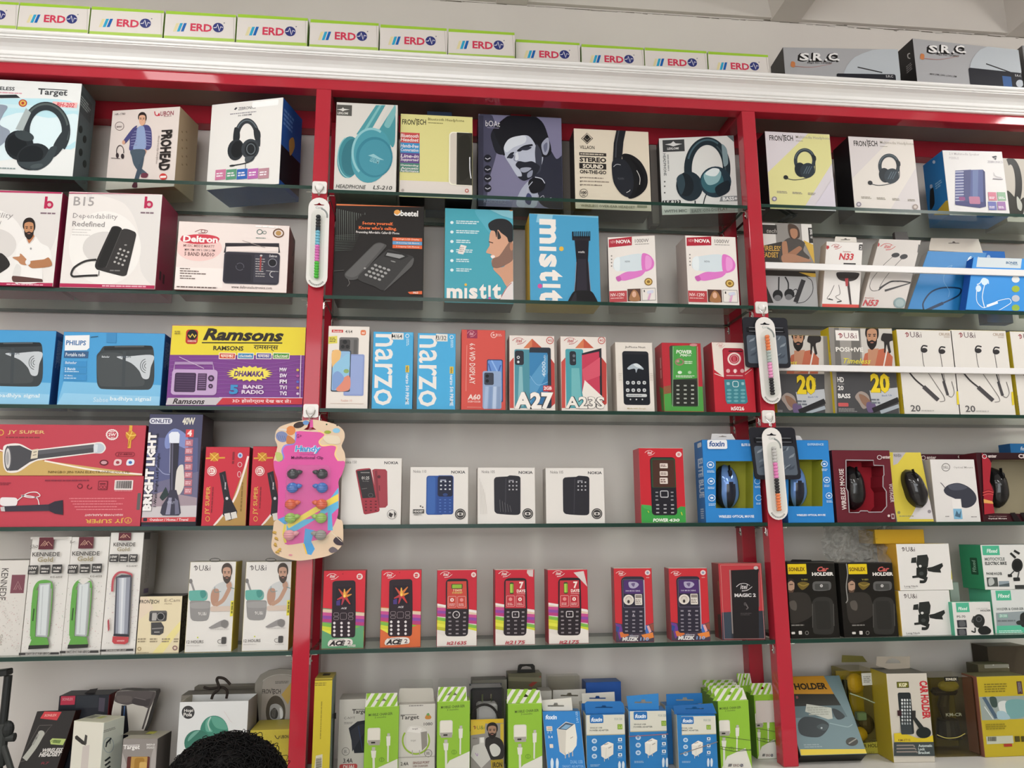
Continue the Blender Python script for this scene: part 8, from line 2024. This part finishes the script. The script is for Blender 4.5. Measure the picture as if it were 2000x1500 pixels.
dk = clear_box('clear dark box with a black suction cup holder, right of the white car holder box', (1272, 336), (1590, 330), (1670, 915), (1310, 915), 0.025, 0.02, 0.08, clear('dark_clear', 'd6cfae', 1.2, 0.08))
mb = PART('phone_holder', 'black suction cup holder'); BK = ink('23252a', 0.35)
mb.tube([(0.0, 0.03, dk.h*0.2), (0.0, 0.03, dk.h*0.43)], [0.026, 0.021], BK, 18); mb.tube([(0.0, 0.035, dk.h*0.43), (-0.004, 0.035, dk.h*0.6), (0.004, 0.035, dk.h*0.78)], [0.008, 0.012, 0.009], ink('3a372c', 0.4), 12); mb.box((-0.03, 0.02, dk.h*0.74), (0.028, 0.04, dk.h*0.84), ink('2a2620', 0.4), 0.006); mb.ball((0.004, 0.02, dk.h*0.87), (0.024, 0.01, 0.012), ink('8a8430', 0.4), 14, 8)
PART('printed_label', 'dark name label'); F('F'); FREE();PG([(1375,328),(1485,326),(1490,362),(1380,366)],'24221c');T('SONILEX',1388,336,1474,356,'c9c4b0',b=1.8);PART('printed_name', 'pale printed name');T('KM-CR',1390,610,1516,636,'8a8a70',b=1.2);PART('card_edge', 'yellow curved card edge');L([(1320,780),(1390,805),(1480,800),(1540,770)],5,'b8ac5a',True)
BASE(); CUR.finish()
yp = Bx('battery_pack', 'yellow card pack with a clear window of coloured leads at the photo right edge', 'box',(1645,322),(2060,318),(2080,912),(1690,908), z, y=0.012, d=0.05, c='b3a02a', side='7a6a40', left='8a5a4a', top='5f5a3c', group=GRT)
R(1660,478,2100,660,'8f9a94');PG([(1672,490),(1700,484),(1800,650),(1770,655)],'4a5c6c');S([(1730,490),(1780,490),(1790,560),(1750,560)],'3a4a44');S([(1800,530),(1870,520),(1890,600),(1820,610)],'c9cdc8');S([(1860,520),(2000,510),(2060,600),(1960,650),(1880,640)],'6f9a98');L([(1690,560),(1760,660)],7,'c9cdc8');S([(1790,600),(1850,600),(1890,655),(1800,658)],'9ab4bc')
G(1690,375,1900,450,4,'7d7024');R(1945,362,1985,462,'4a2f30');G(1952,370,1978,455,5,'8a8a90',0.5, True);R(1705,790,1915,850,'b5b8a4');
for k in range(14): L([(1715+k*5,796),(1715+k*5,830)],2+(k % 3),'3a3a34')
R(1840,850,1905,872,'a03a2c',4);R(1925,790,1965,834,'4a441c');R(1975,790,2000,834,'4a441c');G(1700,690,1860,740,3,'8a7c24');
CUR.finish()
Bx('battery_pack', 'greyish clear topped pack behind the yellow card pack', 'box',(1700,225),(1950,230),(1960,900),(1710,900), z, y=0.07, d=0.04, c='5f5a44', side='4a4636', top='6d6850', group=GRT)
R(1690,222,1950,258,'8f8d80',8);E(1760,235,6,4,'cfcfc8',8);E(1880,256,5,4,'cfcfc8',8)
Bx('dark_carton', 'dark brown carton at the back right corner of the counter', 'box',(1790,90),(2100,80),(2120,900),(1800,900), z, y=0.125, d=0.055, c='4a4134', side='3c352a', top='5a5040', group=GRT)
if CUR: CUR.finish()
# ------------------------------------------------------------------ hooks and hanging packs on the posts
WP = ink('e3e0da', 0.3, 0, 0.5)
def hook(label, x0, y0, x1, y1):
    """white square adhesive hook on the front of a post"""
    a, b_ = at_y((x0, y0), -0.0006), at_y((x1, y1), -0.0006)
    c = (a+b_)/2; w = abs(b_.x-a.x)/2; h = abs(a.z-b_.z)/2
    t = empty('adhesive_hook', (c.x, -0.0003, c.z))
    pts = [(sx*(w-0.004)+0.004*math.cos(math.radians(q+k*30)), sz*(h-0.004)+0.004*math.sin(math.radians(q+k*30))) for sx, sz, q in ((1, 1, 0), (-1, 1, 90), (-1, -1, 180), (1, -1, 270)) for k in range(4)]
    one('base_plate', t, lambda b: (b.prism(pts, -0.0035, 0.0, WP), b.ball((0, -0.0036, 0.001), (w*0.62, 0.003, h*0.62), WP, 18, 10)))
    def wire(b):
        for s in (-1,1): b.tube([(s*w*0.6,-0.005, h*0.1),(s*w*0.5,-0.0065,-h*0.45),(s*w*0.12,-0.008,-h*0.95),(s*w*0.1,-0.008,-h*1.5)],0.0009, CHROME, 7)
        b.tube([(-w*0.1, -0.008, -h*1.5), (0, -0.0135, -h*1.62), (0, -0.0165, -h*1.35)], 0.0012, CHROME, 7)
    one('wire_hook', t, wire, label='steel wire hook')
    return tag(t, label, 'hook', 'white adhesive hooks')
crop(560, 340, 5.77); hook('white adhesive hook at the upper left post, below the top shelf', 293, 86, 450, 228)
crop(520, 740, 5); hook('white adhesive hook carrying the pink clip card', 366, 248, 508, 380)
crop(1400, 560, 5); hook('white adhesive hook on the right post by the second shelf', 370, 148, 497, 266); hook('white adhesive hook on the right post by the third shelf', 436, 1208, 566, 1334)

def pen_card(label, plabel, tl, tr, br, bl, segs, pen):
    """white rounded card with a clear blister and a jointed coloured pen"""
    B = Bx('pen_card', label, 'pen card', tl, tr, br, bl, at_y(bl, -0.0125).z, y=-0.0125, yr=-0.0125, d=0.001, c=None, skew=True, group='white pen cards hanging on hooks')
    w, h = B.w, B.h
    def cap(r, z0, z1, n=10):
        pts = [(r*math.cos(math.pi*k/n), z1-r+r*math.sin(math.pi*k/n)) for k in range(n+1)]
        return pts+[(r*math.cos(math.pi+math.pi*k/n), z0+r+r*math.sin(math.pi+math.pi*k/n)) for k in range(n+1)]
    hole = [(-w*0.26, h-w*0.36), (-w*0.1, h-w*0.34), (0, h-w*0.26), (w*0.1, h-w*0.34), (w*0.26, h-w*0.36), (w*0.2, h-w*0.4), (-w*0.2, h-w*0.4)]
    B.body.prism(cap(w/2, 0, h), 0, 0.001, ink('e4e1dc', 0.35), hole)
    F('F')
    u = lambda x, zz: (x+w/2, zz)
    def arcs(z0,r, a0,a1, col, n=9):
        for k in range(n):
            a = math.radians(a0+(a1-a0)*(k+0.5)/n); q = r*0.1
            cxx, czz = w/2+r*math.cos(a), z0+r*math.sin(a); t = (math.cos(a), math.sin(a)); s = (-t[1], t[0])
            B.put([(cxx+s[0]*q+t[0]*q*1.1, czz+s[1]*q+t[1]*q*1.1), (cxx-s[0]*q+t[0]*q*1.1, czz-s[1]*q+t[1]*q*1.1), (cxx-s[0]*q*0.8-t[0]*q, czz-s[1]*q*0.8-t[1]*q), (cxx+s[0]*q*0.8-t[0]*q, czz+s[1]*q*0.8-t[1]*q)], [[0, 1, 2, 3]], col)
    arcs(h-w*0.95, w*0.4, 75, -10, '8a8f8c'); arcs(w*0.48, w*0.36, 200, 330, '9a9a94', 10)
    vs_, fs = text_mesh('Cute', 0, 0.2); B.put([(w*0.34+x*w*0.32, h-w*0.58+y*w*0.13) for x, y in vs_], fs, '9aa5a2')
    mb = PART('blister', 'clear plastic blister')
    c2 = cap(w*0.31, w*0.3, h-w*0.72)
    mb.prism(c2, -0.0125, -0.0012, PLASTIC_CLEAR)
    BASE(); B.finish()
    e = empty('jointed_pen'); e.matrix_world = B.M @ Matrix.Translation((0, -0.006, 0))
    zt, zb = h-w*0.95, w*0.42
    L_ = zt-zb
    for k, (c, a, b_) in enumerate(segs):
        m = ink(c, 0.25)
        def seg(b):
            z1, z0 = zt-L_*a, zt-L_*b_
            n = max(4, int((z1-z0)/0.006))
            for q in range(n):
                zz = z0+(z1-z0)*(q+0.5)/n; hh = (z1-z0)/n
                b.tube([(B.kx*(zz-hh*0.48), 0, zz-hh*0.48), (B.kx*zz, 0, zz-hh*0.2), (B.kx*zz, 0, zz+hh*0.2), (B.kx*(zz+hh*0.48), 0, zz+hh*0.48)], [0.0034, 0.0052, 0.0052, 0.0034], m, 10)
            b.tube([(B.kx*z0, 0, z0), (B.kx*z1, 0, z1)], 0.002, m, 8)
        one('pen_segment', e, seg, True)
    tag(e, plabel, 'pen', 'jointed coloured pens')
crop(560, 340, 5.77)
pen_card('white pen card on the left post between the first and second shelves', 'jointed pen with black, blue, pink and green segments', (252, 265), (484, 265), (455, 1274), (212, 1274), (('3a3c3e', 0, 0.2), ('3f4a54', 0.2, 0.25), ('7cc0d8', 0.25, 0.48), ('e07ac0', 0.48, 0.74), ('58c24a', 0.74, 1.0)), None)
crop(1400, 560, 5)
pen_card('white pen card on the right post beside the third shelf', 'jointed pen with orange, pale grey, pink and black segments', (372, 295), (552, 295), (640, 1144), (446, 1144), (('f08a5a', 0, 0.26), ('b9c4c0', 0.26, 0.46), ('f0a0cc', 0.46, 0.72), ('3a3a3c', 0.72, 1.0)), None)
crop(1140, 780, 4)
pen_card('white pen card on the right post beside the fourth shelf', 'jointed pen with pale grey, pink, black and orange segments', (1388, 220), (1538, 220), (1602, 942), (1446, 942), (('c9c6c4', 0, 0.25), ('ec8cc4', 0.25, 0.5), ('3a3a3c', 0.5, 0.73), ('f08a5a', 0.73, 1.0)), None)

def pouch(label, tl, tr, br, bl):
    B = Bx('phone_pouch', label, 'pouch', tl, tr, br, bl, at_y(bl, -0.0075).z, y=-0.0075, yr=-0.0075, d=0.003, c=None, skew=True, group='black waterproof phone pouches')
    pts, _ = _rr(0, B.h/2, B.w, B.h, 0.008)
    B.body.prism(pts, 0, 0.003, ink('25262c', 0.35))
    p2, _ = _rr(B.w/2, B.h*0.36, B.w*0.88, B.h*0.56, 0.006)
    B.put(p2, [list(range(len(p2)))], '5d6674'); rr2 = random.Random(5)
    for k in range(14):
        x, y = rr2.uniform(0.1, 0.82)*B.w, rr2.uniform(0.12, 0.55)*B.h
        B.put([(x, y), (x+0.012, y+0.004), (x+0.016, y+0.012), (x+0.003, y+0.005)], [[0, 1, 2, 3]], ('78818e', '8e96a0', '4a5260')[k % 3])
    mb = PART('clear_front', 'clear plastic front'); p3, _ = _rr(0, B.h*0.36, B.w*0.88, B.h*0.56, 0.006); mb.prism(p3, -0.0012, -0.0006, PLASTIC_CLEAR)
    mb = PART('clip_bar', 'white outlined clip bar'); mb.box((-B.w*0.42, -0.0022, B.h*0.7), (B.w*0.42, -0.0002, B.h*0.8), ink('1a1b1f', 0.3), 0.0008)
    for zz in (0.71,0.785): mb.box((-B.w*0.38,-0.0026, B.h*zz),(B.w*0.38,-0.0022, B.h*(zz+0.008)), ink('8d9096'))
    BASE(); B.finish()
crop(1400, 560, 5); pouch('black phone pouch with clear front behind the pen card by the third shelf', (250, 300), (684, 300), (725, 780), (285, 786))
crop(1140, 780, 4); pouch('black phone pouch with clear front behind the pen card by the fourth shelf', (1294, 222), (1642, 216), (1700, 600), (1340, 625))

# ---- the clip card
crop(520, 800, 5)
CC = Bx('clip_card', 'pink and cream shaped card holding ten coloured cable clips, on the left post', 'clip card',(60,100),(780,100),(780,1475),(60,1475),at_y((420,1475),-0.0125).z, y=-0.0125, yr=-0.0125, d=0.0012, c=None)
outl = [(430, 98), (560, 112), (690, 150), (755, 205), (765, 280), (735, 355), (765, 420), (772, 520), (740, 630), (705, 700), (712, 800), (708, 950), (690, 1060), (740, 1085), (752, 1180), (745, 1310), (690, 1380), (600, 1430), (420, 1465), (300, 1475), (180, 1450), (90, 1410), (50, 1340), (60, 1240), (75, 1100), (110, 1065), (115, 900), (112, 700), (80, 590), (72, 500), (100, 400), (108, 345), (85, 290), (95, 215), (140, 165), (260, 125)]
so = smooth(outl, True, 3)
PLATE(so, 0.0, 0.0012, 'dfc5a8', [(365, 195), (400, 172), (415, 120), (450, 120), (455, 172), (490, 195), (430, 203)])
FREE()
PG(smooth([(290,215),(420,215),(560,225),(575,255),(520,310),(545,350),(640,345),(690,365),(670,440),(700,500),(770,510),(740,630),(705,700),(712,800),(706,950),(690,1062),(580,1240),(300,1310),(180,1310),(200,1180),(190,1100),(112,1070),(115,900),(112,700),(80,590),(74,500),(130,510),(170,470),(155,410),(180,355),(270,340),(285,280)], True, 3),'d9589f')
L([(290,220),(285,290),(265,335),(185,350),(155,400),(170,470),(130,505)],14,'8a8ae0',True);L([(505,205),(575,245),(518,310),(545,352),(640,345),(688,365),(672,440),(705,500)],13,'f0d08a',True)
PG([(200,1100),(480,1060),(706,760),(706,960),(640,1020),(650,1180),(600,1180),(600,1000),(300,1180),(200,1200)],'62b4dc');PG([(200,1120),(460,960),(706,820),(706,890),(480,1010),(220,1160)],'ecd45a');PG([(380,1160),(470,1180),(440,1290),(475,1360),(440,1420),(395,1410),(365,1310)],'4f9ed8');L([(365,1310),(395,1410)],14,'e8c04a')
PG([(112,1072),(190,1040),(200,1090),(190,1130)],'5aa4d8');L([(185,1120),(170,1220),(190,1300)],22,'e6d04a',True)
E(155,265,62,52,'7d88b0',20,20);E(240,205,45,46,'d9864a',18,30);E(320,150,55,30,'3a2c28',18,-14);S([(210,250),(280,300),(270,330),(200,330)],'c07a4a');L([(120,190),(200,200)],16,'d9d0c8');E(388,128,30,22,'6a94c8');PG([(428,100),(455,100),(458,175),(425,175)],'d9589f')
for k in range(4): L([(110+k*22,245+k*4),(130+k*20,300)],4,'5f6a94')
E(590,145,9,7,'2a5a34',10);E(692,155,8,6,'2a3a34',10);E(600,220,34,16,'9aa83a',14);E(685,205,36,24,'8cc4e0',16);S([(560,260),(700,260),(720,330),(600,330)],'e0d2b8');S([(90,420),(150,430),(160,490),(110,500)],'b8c470')
for k, (x, y) in enumerate(((60,1200),(80,1260),(70,1320),(110,1370),(90,1390))): E(x+20, y, 22,14,'c9a04a',12,40*k);L([(x, y),(x+40, y+20)],4,'5a4a2a')
S([(655,1280),(690,1240),(735,1270),(750,1320),(690,1320)],'3c3038');S([(610,1370),(650,1340),(700,1375),(640,1400)],'6a6064');L([(640,1200),(740,1290)],5,'e8ddc8');E(238,1420,20,8,'d98a9a',10);T('G+',296,240,348,275,'7a2a6a',b=0.4)
T('Handy',278,350,535,432,'e8ecf4',b=5, i=0.1);T('Handy',282,352,532,430,'4f9ad0',b=2, i=0.1);T('CUTE PORTABLE',328,432,480,446,'a8408a',b=0.5);T('Multifuctional Clip',244,455,560,492,'6a2458',b=1.2)
mb = PART('blister', 'clear plastic blister')
bp_, _ = _rr(0, 0, 1, 1, 0.08)
pL, pR, pT, pB = CC.uv((195, 900), False)[0]-CC.w/2, CC.uv((625, 900), False)[0]-CC.w/2, CC.uv((400, 548), False)[1], CC.uv((400, 1310), False)[1]
mb.prism([(pL+(x+0.5)*(pR-pL), pB+(y+0.5)*(pT-pB)) for x, y in bp_], -0.0155, -0.0135, PLASTIC_CLEAR)
fr2 = [(pL+(x+0.5)*(pR-pL), pB+(y+0.5)*(pT-pB)) for x, y in bp_]; n = len(fr2)
mb.add([(x, -0.0135, zz) for x, zz in fr2]+[(x, -0.0005, zz) for x, zz in fr2], [[i, (i+1) % n, n+(i+1) % n, n+i] for i in range(n)], PLASTIC_CLEAR)
BASE(); CC.finish()
def clip_obj(label, p, col, flip):
    u = CC.uv(p, False)
    e = empty('cable_clip'); e.matrix_world = CC.M @ Matrix.Translation((u[0]-CC.w/2, -0.007, u[1]))
    s = -1 if flip else 1
    m = ink(col, 0.12, 0, 0.6)
    def body(b):
        b.ball((-s*0.004, 0, 0), (0.0115, 0.0052, 0.0105), m, 18, 12)
        for k in (-1,0,1): b.tube([(-s*0.004-0.0112*math.sqrt(1-(k*0.38)**2),0,0.0042*k),(-s*0.004-0.008,-0.0044,0.0042*k),(-s*0.004,-0.0058,0.0042*k),(-s*0.004+0.008,-0.0044,0.0042*k),(-s*0.004+0.0112*math.sqrt(1-(k*0.38)**2),0,0.0042*k)],0.0011, m, 7)
    one('clip_body', e, body, True)
    one('clip_head', e, lambda b: (b.ball((s*0.0085, -0.001, 0.0035), (0.0055, 0.0045, 0.005), m, 14, 9), b.ball((s*0.012, -0.001, 0.004), (0.0035, 0.003, 0.003), m, 10, 7)), True)
    tag(e, label, 'cable clip', 'coloured cable clips on the card')
for nm, c, yy, xl, xr in (('black', '2b282c',630,285,530),('blue', '3f74c4',765,280,530),('orange red', 'e0603a',925,265,525),('lime green', '9cc05a',1060,262,520),('pink and grey', 'e29aa4',1225,250,515)):
    if nm == 'pink and grey':
        clip_obj('pink cable clip at the bottom left of the clip card', (xl, yy), c, False); clip_obj('clear grey cable clip at the bottom right of the clip card', (xr, yy), '9c9690', True)
    else:
        clip_obj('%s cable clip, left of its pair on the clip card' % nm, (xl, yy), c, False); clip_obj('%s cable clip, right of its pair on the clip card' % nm, (xr, yy), c, True)

# ------------------------------------------------------------------ the person seated in front of the counter
def skin_body(name, verts, edges, radii, mat_fn, sub=2):
    me = bpy.data.meshes.new(name)
    me.from_pydata(verts, edges, [])
    o = bpy.data.objects.new(name, me); COL.objects.link(o)
    md = o.modifiers.new('skin', 'SKIN'); md.use_smooth_shade = True
    for i, sv in enumerate(me.skin_vertices[0].data):
        sv.radius = (radii[i], radii[i]) if not isinstance(radii[i], tuple) else radii[i]
        sv.use_root = (i == 0)
    s2 = o.modifiers.new('sub', 'SUBSURF'); s2.levels = s2.render_levels = sub
    dg = bpy.context.evaluated_depsgraph_get()
    m2 = bpy.data.meshes.new_from_object(o.evaluated_get(dg))
    o.modifiers.clear(); o.data = m2
    for p in m2.polygons: p.use_smooth = True
    return o
crop(0, 0, 1)
HX = at_y((446, 1470), -0.5).x
HZ = at_y((446, 1424), -0.5).z      # top of the hair
V, ED, RD = [], [], []
def nd(p, r, par=None):
    V.append(p); RD.append(r)
    if par is not None: ED.append((par, len(V)-1))
    return len(V)-1
top = HZ-0.012
pel = nd((0, 0.0, top-0.80), (0.15, 0.115)); ab = nd((0, -0.01, top-0.62), (0.14, 0.105), pel); ch = nd((0, -0.02, top-0.42), (0.16, 0.11), ab)
up = nd((0, -0.005, top-0.315), (0.105, 0.075), ch); nk0 = nd((0, -0.012, top-0.275), (0.06, 0.06), up); nk = nd((0, -0.018, top-0.24), (0.055, 0.057), nk0); hd0 = nd((0, -0.036, top-0.205), (0.062, 0.078), nk); hd1 = nd((0, -0.026, top-0.125), (0.077, 0.106), hd0); hd2 = nd((0, -0.014, top-0.055), (0.074, 0.098), hd1)
nose = nd((0, -0.128, top-0.135), 0.013, hd1)
for s in (-1,1):
    ear = nd((s*0.088, -0.008, top-0.128), (0.009, 0.026), hd1)
    sh = nd((s*0.175, -0.005, top-0.345), 0.06, up); el = nd((s*0.23, -0.06, top-0.58), 0.043, sh); wr = nd((s*0.13, -0.27, top-0.66), 0.028, el); pm = nd((s*0.10, -0.34, top-0.675), (0.036, 0.018), wr)
    for k, (fx, fl) in enumerate(((-0.026,0.062),(-0.009,0.072),(0.009,0.068),(0.025,0.054))):
        f1 = nd((s*0.10+fx, -0.375, top-0.68), 0.009, pm); f2 = nd((s*0.10+fx, -0.375-fl*0.5, top-0.69), 0.0085, f1); nd((s*0.10+fx, -0.375-fl*0.85, top-0.71), 0.0075, f2)
    t1 = nd((s*0.10-s*0.04, -0.345, top-0.685), 0.010, pm); nd((s*0.10-s*0.058, -0.375, top-0.695), 0.008, t1)
    hp = nd((s*0.09, -0.03, top-0.83), 0.088, pel); kn = nd((s*0.12, -0.43, top-0.80), 0.06, hp); an_ = nd((s*0.12, -0.44, 0.09), 0.04, kn); nd((s*0.13, -0.56, 0.035), (0.045, 0.03), an_)
body = skin_body('person', V, ED, RD, None, 3)
SK = noisy('skin', '9a6a50', 'a6745a',8,0.5);SH = noisy('dark_shirt', '2e3440', '343b48',30,0.8);TR = noisy('dark_trousers', '26262a', '2c2c30',30,0.85)
for m in (SK, SH, TR): body.data.materials.append(m)
for p in body.data.polygons:
    c = p.center
    arm = abs(c.x) > 0.155 and c.z < top-0.36 and c.z > top-0.62
    if c.z > top-0.268+0.25*max(0, -c.y-0.02)*0: p.material_index = 0
    elif c.y < -0.18 and c.z > top-0.76: p.material_index = 0
    elif c.z < top-0.765: p.material_index = 2 if c.z > 0.1 else 0
    else: p.material_index = 1
body.location = (HX, -0.5, 0)
tag(body, 'person seated before the counter, only thick curly black hair showing', 'person')
from mathutils.bvhtree import BVHTree
bvh = BVHTree.FromPolygons([v.co for v in body.data.vertices], [tuple(p.vertices) for p in body.data.polygons])
def on_face(x, zz):
    h = bvh.ray_cast(Vector((x, -0.5, zz)), Vector((0, 1, 0)))[0]
    return h.y if h else -0.1
def eyes(b):
    for s in (-1,1):
        ye = on_face(s*0.032, top-0.118)
        b.ball((s*0.032, ye+0.0045, top-0.118), (0.0125, 0.007, 0.0065), ink('d9d2ca', 0.3), 14, 8); b.ball((s*0.032, ye-0.0012, top-0.118), (0.0055, 0.0025, 0.0055), ink('1f1510', 0.2), 12, 8)
        b.tube([(s*(0.032+q), on_face(s*(0.032+q), top-0.111)+0.001, top-0.1115-abs(q)*0.35) for q in (-0.014, -0.007, 0, 0.007, 0.014)], [0.002, 0.0034, 0.0038, 0.0034, 0.002], SK, 8)
        b.tube([(s*x, on_face(s*x, top-0.095)-0.0005, zz) for x, zz in ((0.013, top-0.1), (0.024, top-0.095), (0.036, top-0.094), (0.05, top-0.1))], [0.0022, 0.003, 0.0028, 0.0015], HAIR, 6)
    yn = on_face(0, top-0.145)
    b.tube([(0, on_face(0, top-0.108)+0.004, top-0.108), (0, yn+0.001, top-0.125), (0, yn-0.006, top-0.142), (0, yn-0.009, top-0.153), (0, yn+0.002, top-0.162)], [0.006, 0.0075, 0.0095, 0.0105, 0.006], SK, 12)
    for s in (-1,1):
        b.ball((s*0.0105, yn-0.001, top-0.155), (0.007, 0.008, 0.006), SK, 12, 8)
        xe = 0.0745
        b.ball((s*xe, -0.006, top-0.132), (0.009, 0.018, 0.029), SK, 14, 10); b.ball((s*(xe+0.005), -0.01, top-0.130), (0.005, 0.010, 0.018), ink('7d4f3a'), 12, 8)
    b.tube([(x, on_face(x, top-0.182)+0.001, top-0.182-0.0015*(1-abs(x)/0.022)) for x in (-0.022, -0.011, 0, 0.011, 0.022)], [0.0015, 0.0035, 0.004, 0.0035, 0.0015], ink('7d4a3e'), 8)
    b.tube([(x, on_face(x, top-0.189)+0.0015, top-0.189) for x in (-0.018, -0.009, 0, 0.009, 0.018)], [0.0015, 0.0042, 0.005, 0.0042, 0.0015], ink('8a5548'), 8)
HAIR = ink('0a0909', 0.6, 0, 0.2)
one('face_features', body, eyes, True)
HAIR = ink('0a0909', 0.6, 0, 0.2)
def hair(b):
    rr = random.Random(12)
    c0 = Vector((0, -0.012, top-0.082))
    def surf(d, k=1.0): return c0+Vector((d.x*0.082*k, d.y*0.1*k, d.z*0.084*k))
    seg, ring = 26, 14
    vs_, fs = [], []
    for j in range(ring+1):
        th = math.pi*0.62*j/ring
        for k in range(seg):
            ph = 2*math.pi*k/seg
            d = Vector((math.sin(th)*math.cos(ph), math.sin(th)*math.sin(ph), math.cos(th)))
            if d.y < -0.5 and d.z < 0.25: d.z = 0.25
            vs_.append(surf(d, 1.0+0.09*noise.noise(d*3.2)))
    for j in range(ring):
        for k in range(seg): fs.append([j*seg+k, (j+1)*seg+k, (j+1)*seg+(k+1) % seg, j*seg+(k+1) % seg])
    b.add(vs_, fs, HAIR)
    for q in range(4200):
        th = math.acos(rr.uniform(-0.25, 1.0)); ph = rr.uniform(0, 2*math.pi)
        d = Vector((math.sin(th)*math.cos(ph), math.sin(th)*math.sin(ph), math.cos(th)))
        if d.y < -0.45 and d.z < 0.3: continue
        a = d.orthogonal().normalized(); a.rotate(Matrix.Rotation(rr.uniform(0, 6.28), 3, d))
        bn = d.cross(a)
        p0 = surf(d, 0.98); r = rr.uniform(0.003, 0.007); tw = rr.choice((-1, 1)); n = 6
        out = rr.uniform(0.002, 0.009)
        pts = [p0+a*(r*math.sin(tw*i*0.9)+0.0025*i)+bn*(r*(1-math.cos(i*0.9)))+d*(out*math.sin(math.pi*min(1.0, (i+0.6)/n))) for i in range(n+1)]
        b.tube(pts, [0.0008*(1-0.5*i/n) for i in range(n+1)], HAIR, 4, False)
def hair_all(b):
    hair(b)
    rr = random.Random(31)
    for q in range(70):
        ph = rr.uniform(-1.1, 1.1) if q < 45 else rr.uniform(0, 6.28)
        th = rr.uniform(0.3, 1.25)
        d = Vector((math.sin(th)*math.cos(ph), math.sin(th)*math.sin(ph), math.cos(th)))
        p = Vector((0, -0.012, top-0.082))+Vector((d.x*0.082, d.y*0.1, d.z*0.084))
        a = d.orthogonal().normalized(); a.rotate(Matrix.Rotation(rr.uniform(0, 6.28), 3, d))
        w = rr.uniform(0.006, 0.02); hgt = rr.uniform(0.006, 0.016)
        b.tube([p+a*(w*(i/6-0.3))+d*(hgt*math.sin(math.pi*i/6.5)) for i in range(7)], 0.0005, HAIR, 4, False)
hr = one('hair', body, hair_all, True); hr['label'] = 'thick curly black hair'
stool = empty('stool', (HX, -0.5, 0)); sz = top-0.80-0.135
one('seat', stool, lambda b: b.tube([(0, -0.02, sz-0.04), (0, -0.02, sz-0.012), (0, -0.02, sz)], [0.165, 0.17, 0.16], ink('5a2f2a', 0.5), 28))
for sx in (-1,1):
    for sy in (-1,1): one('leg', stool, lambda b: b.tube([(sx*0.1,sy*0.1-0.02,sz-0.041),(sx*0.14,sy*0.14-0.02,0.0)],0.012, METAL, 10))
tag(stool, 'round stool under the seated person, below the photo', 'stool')
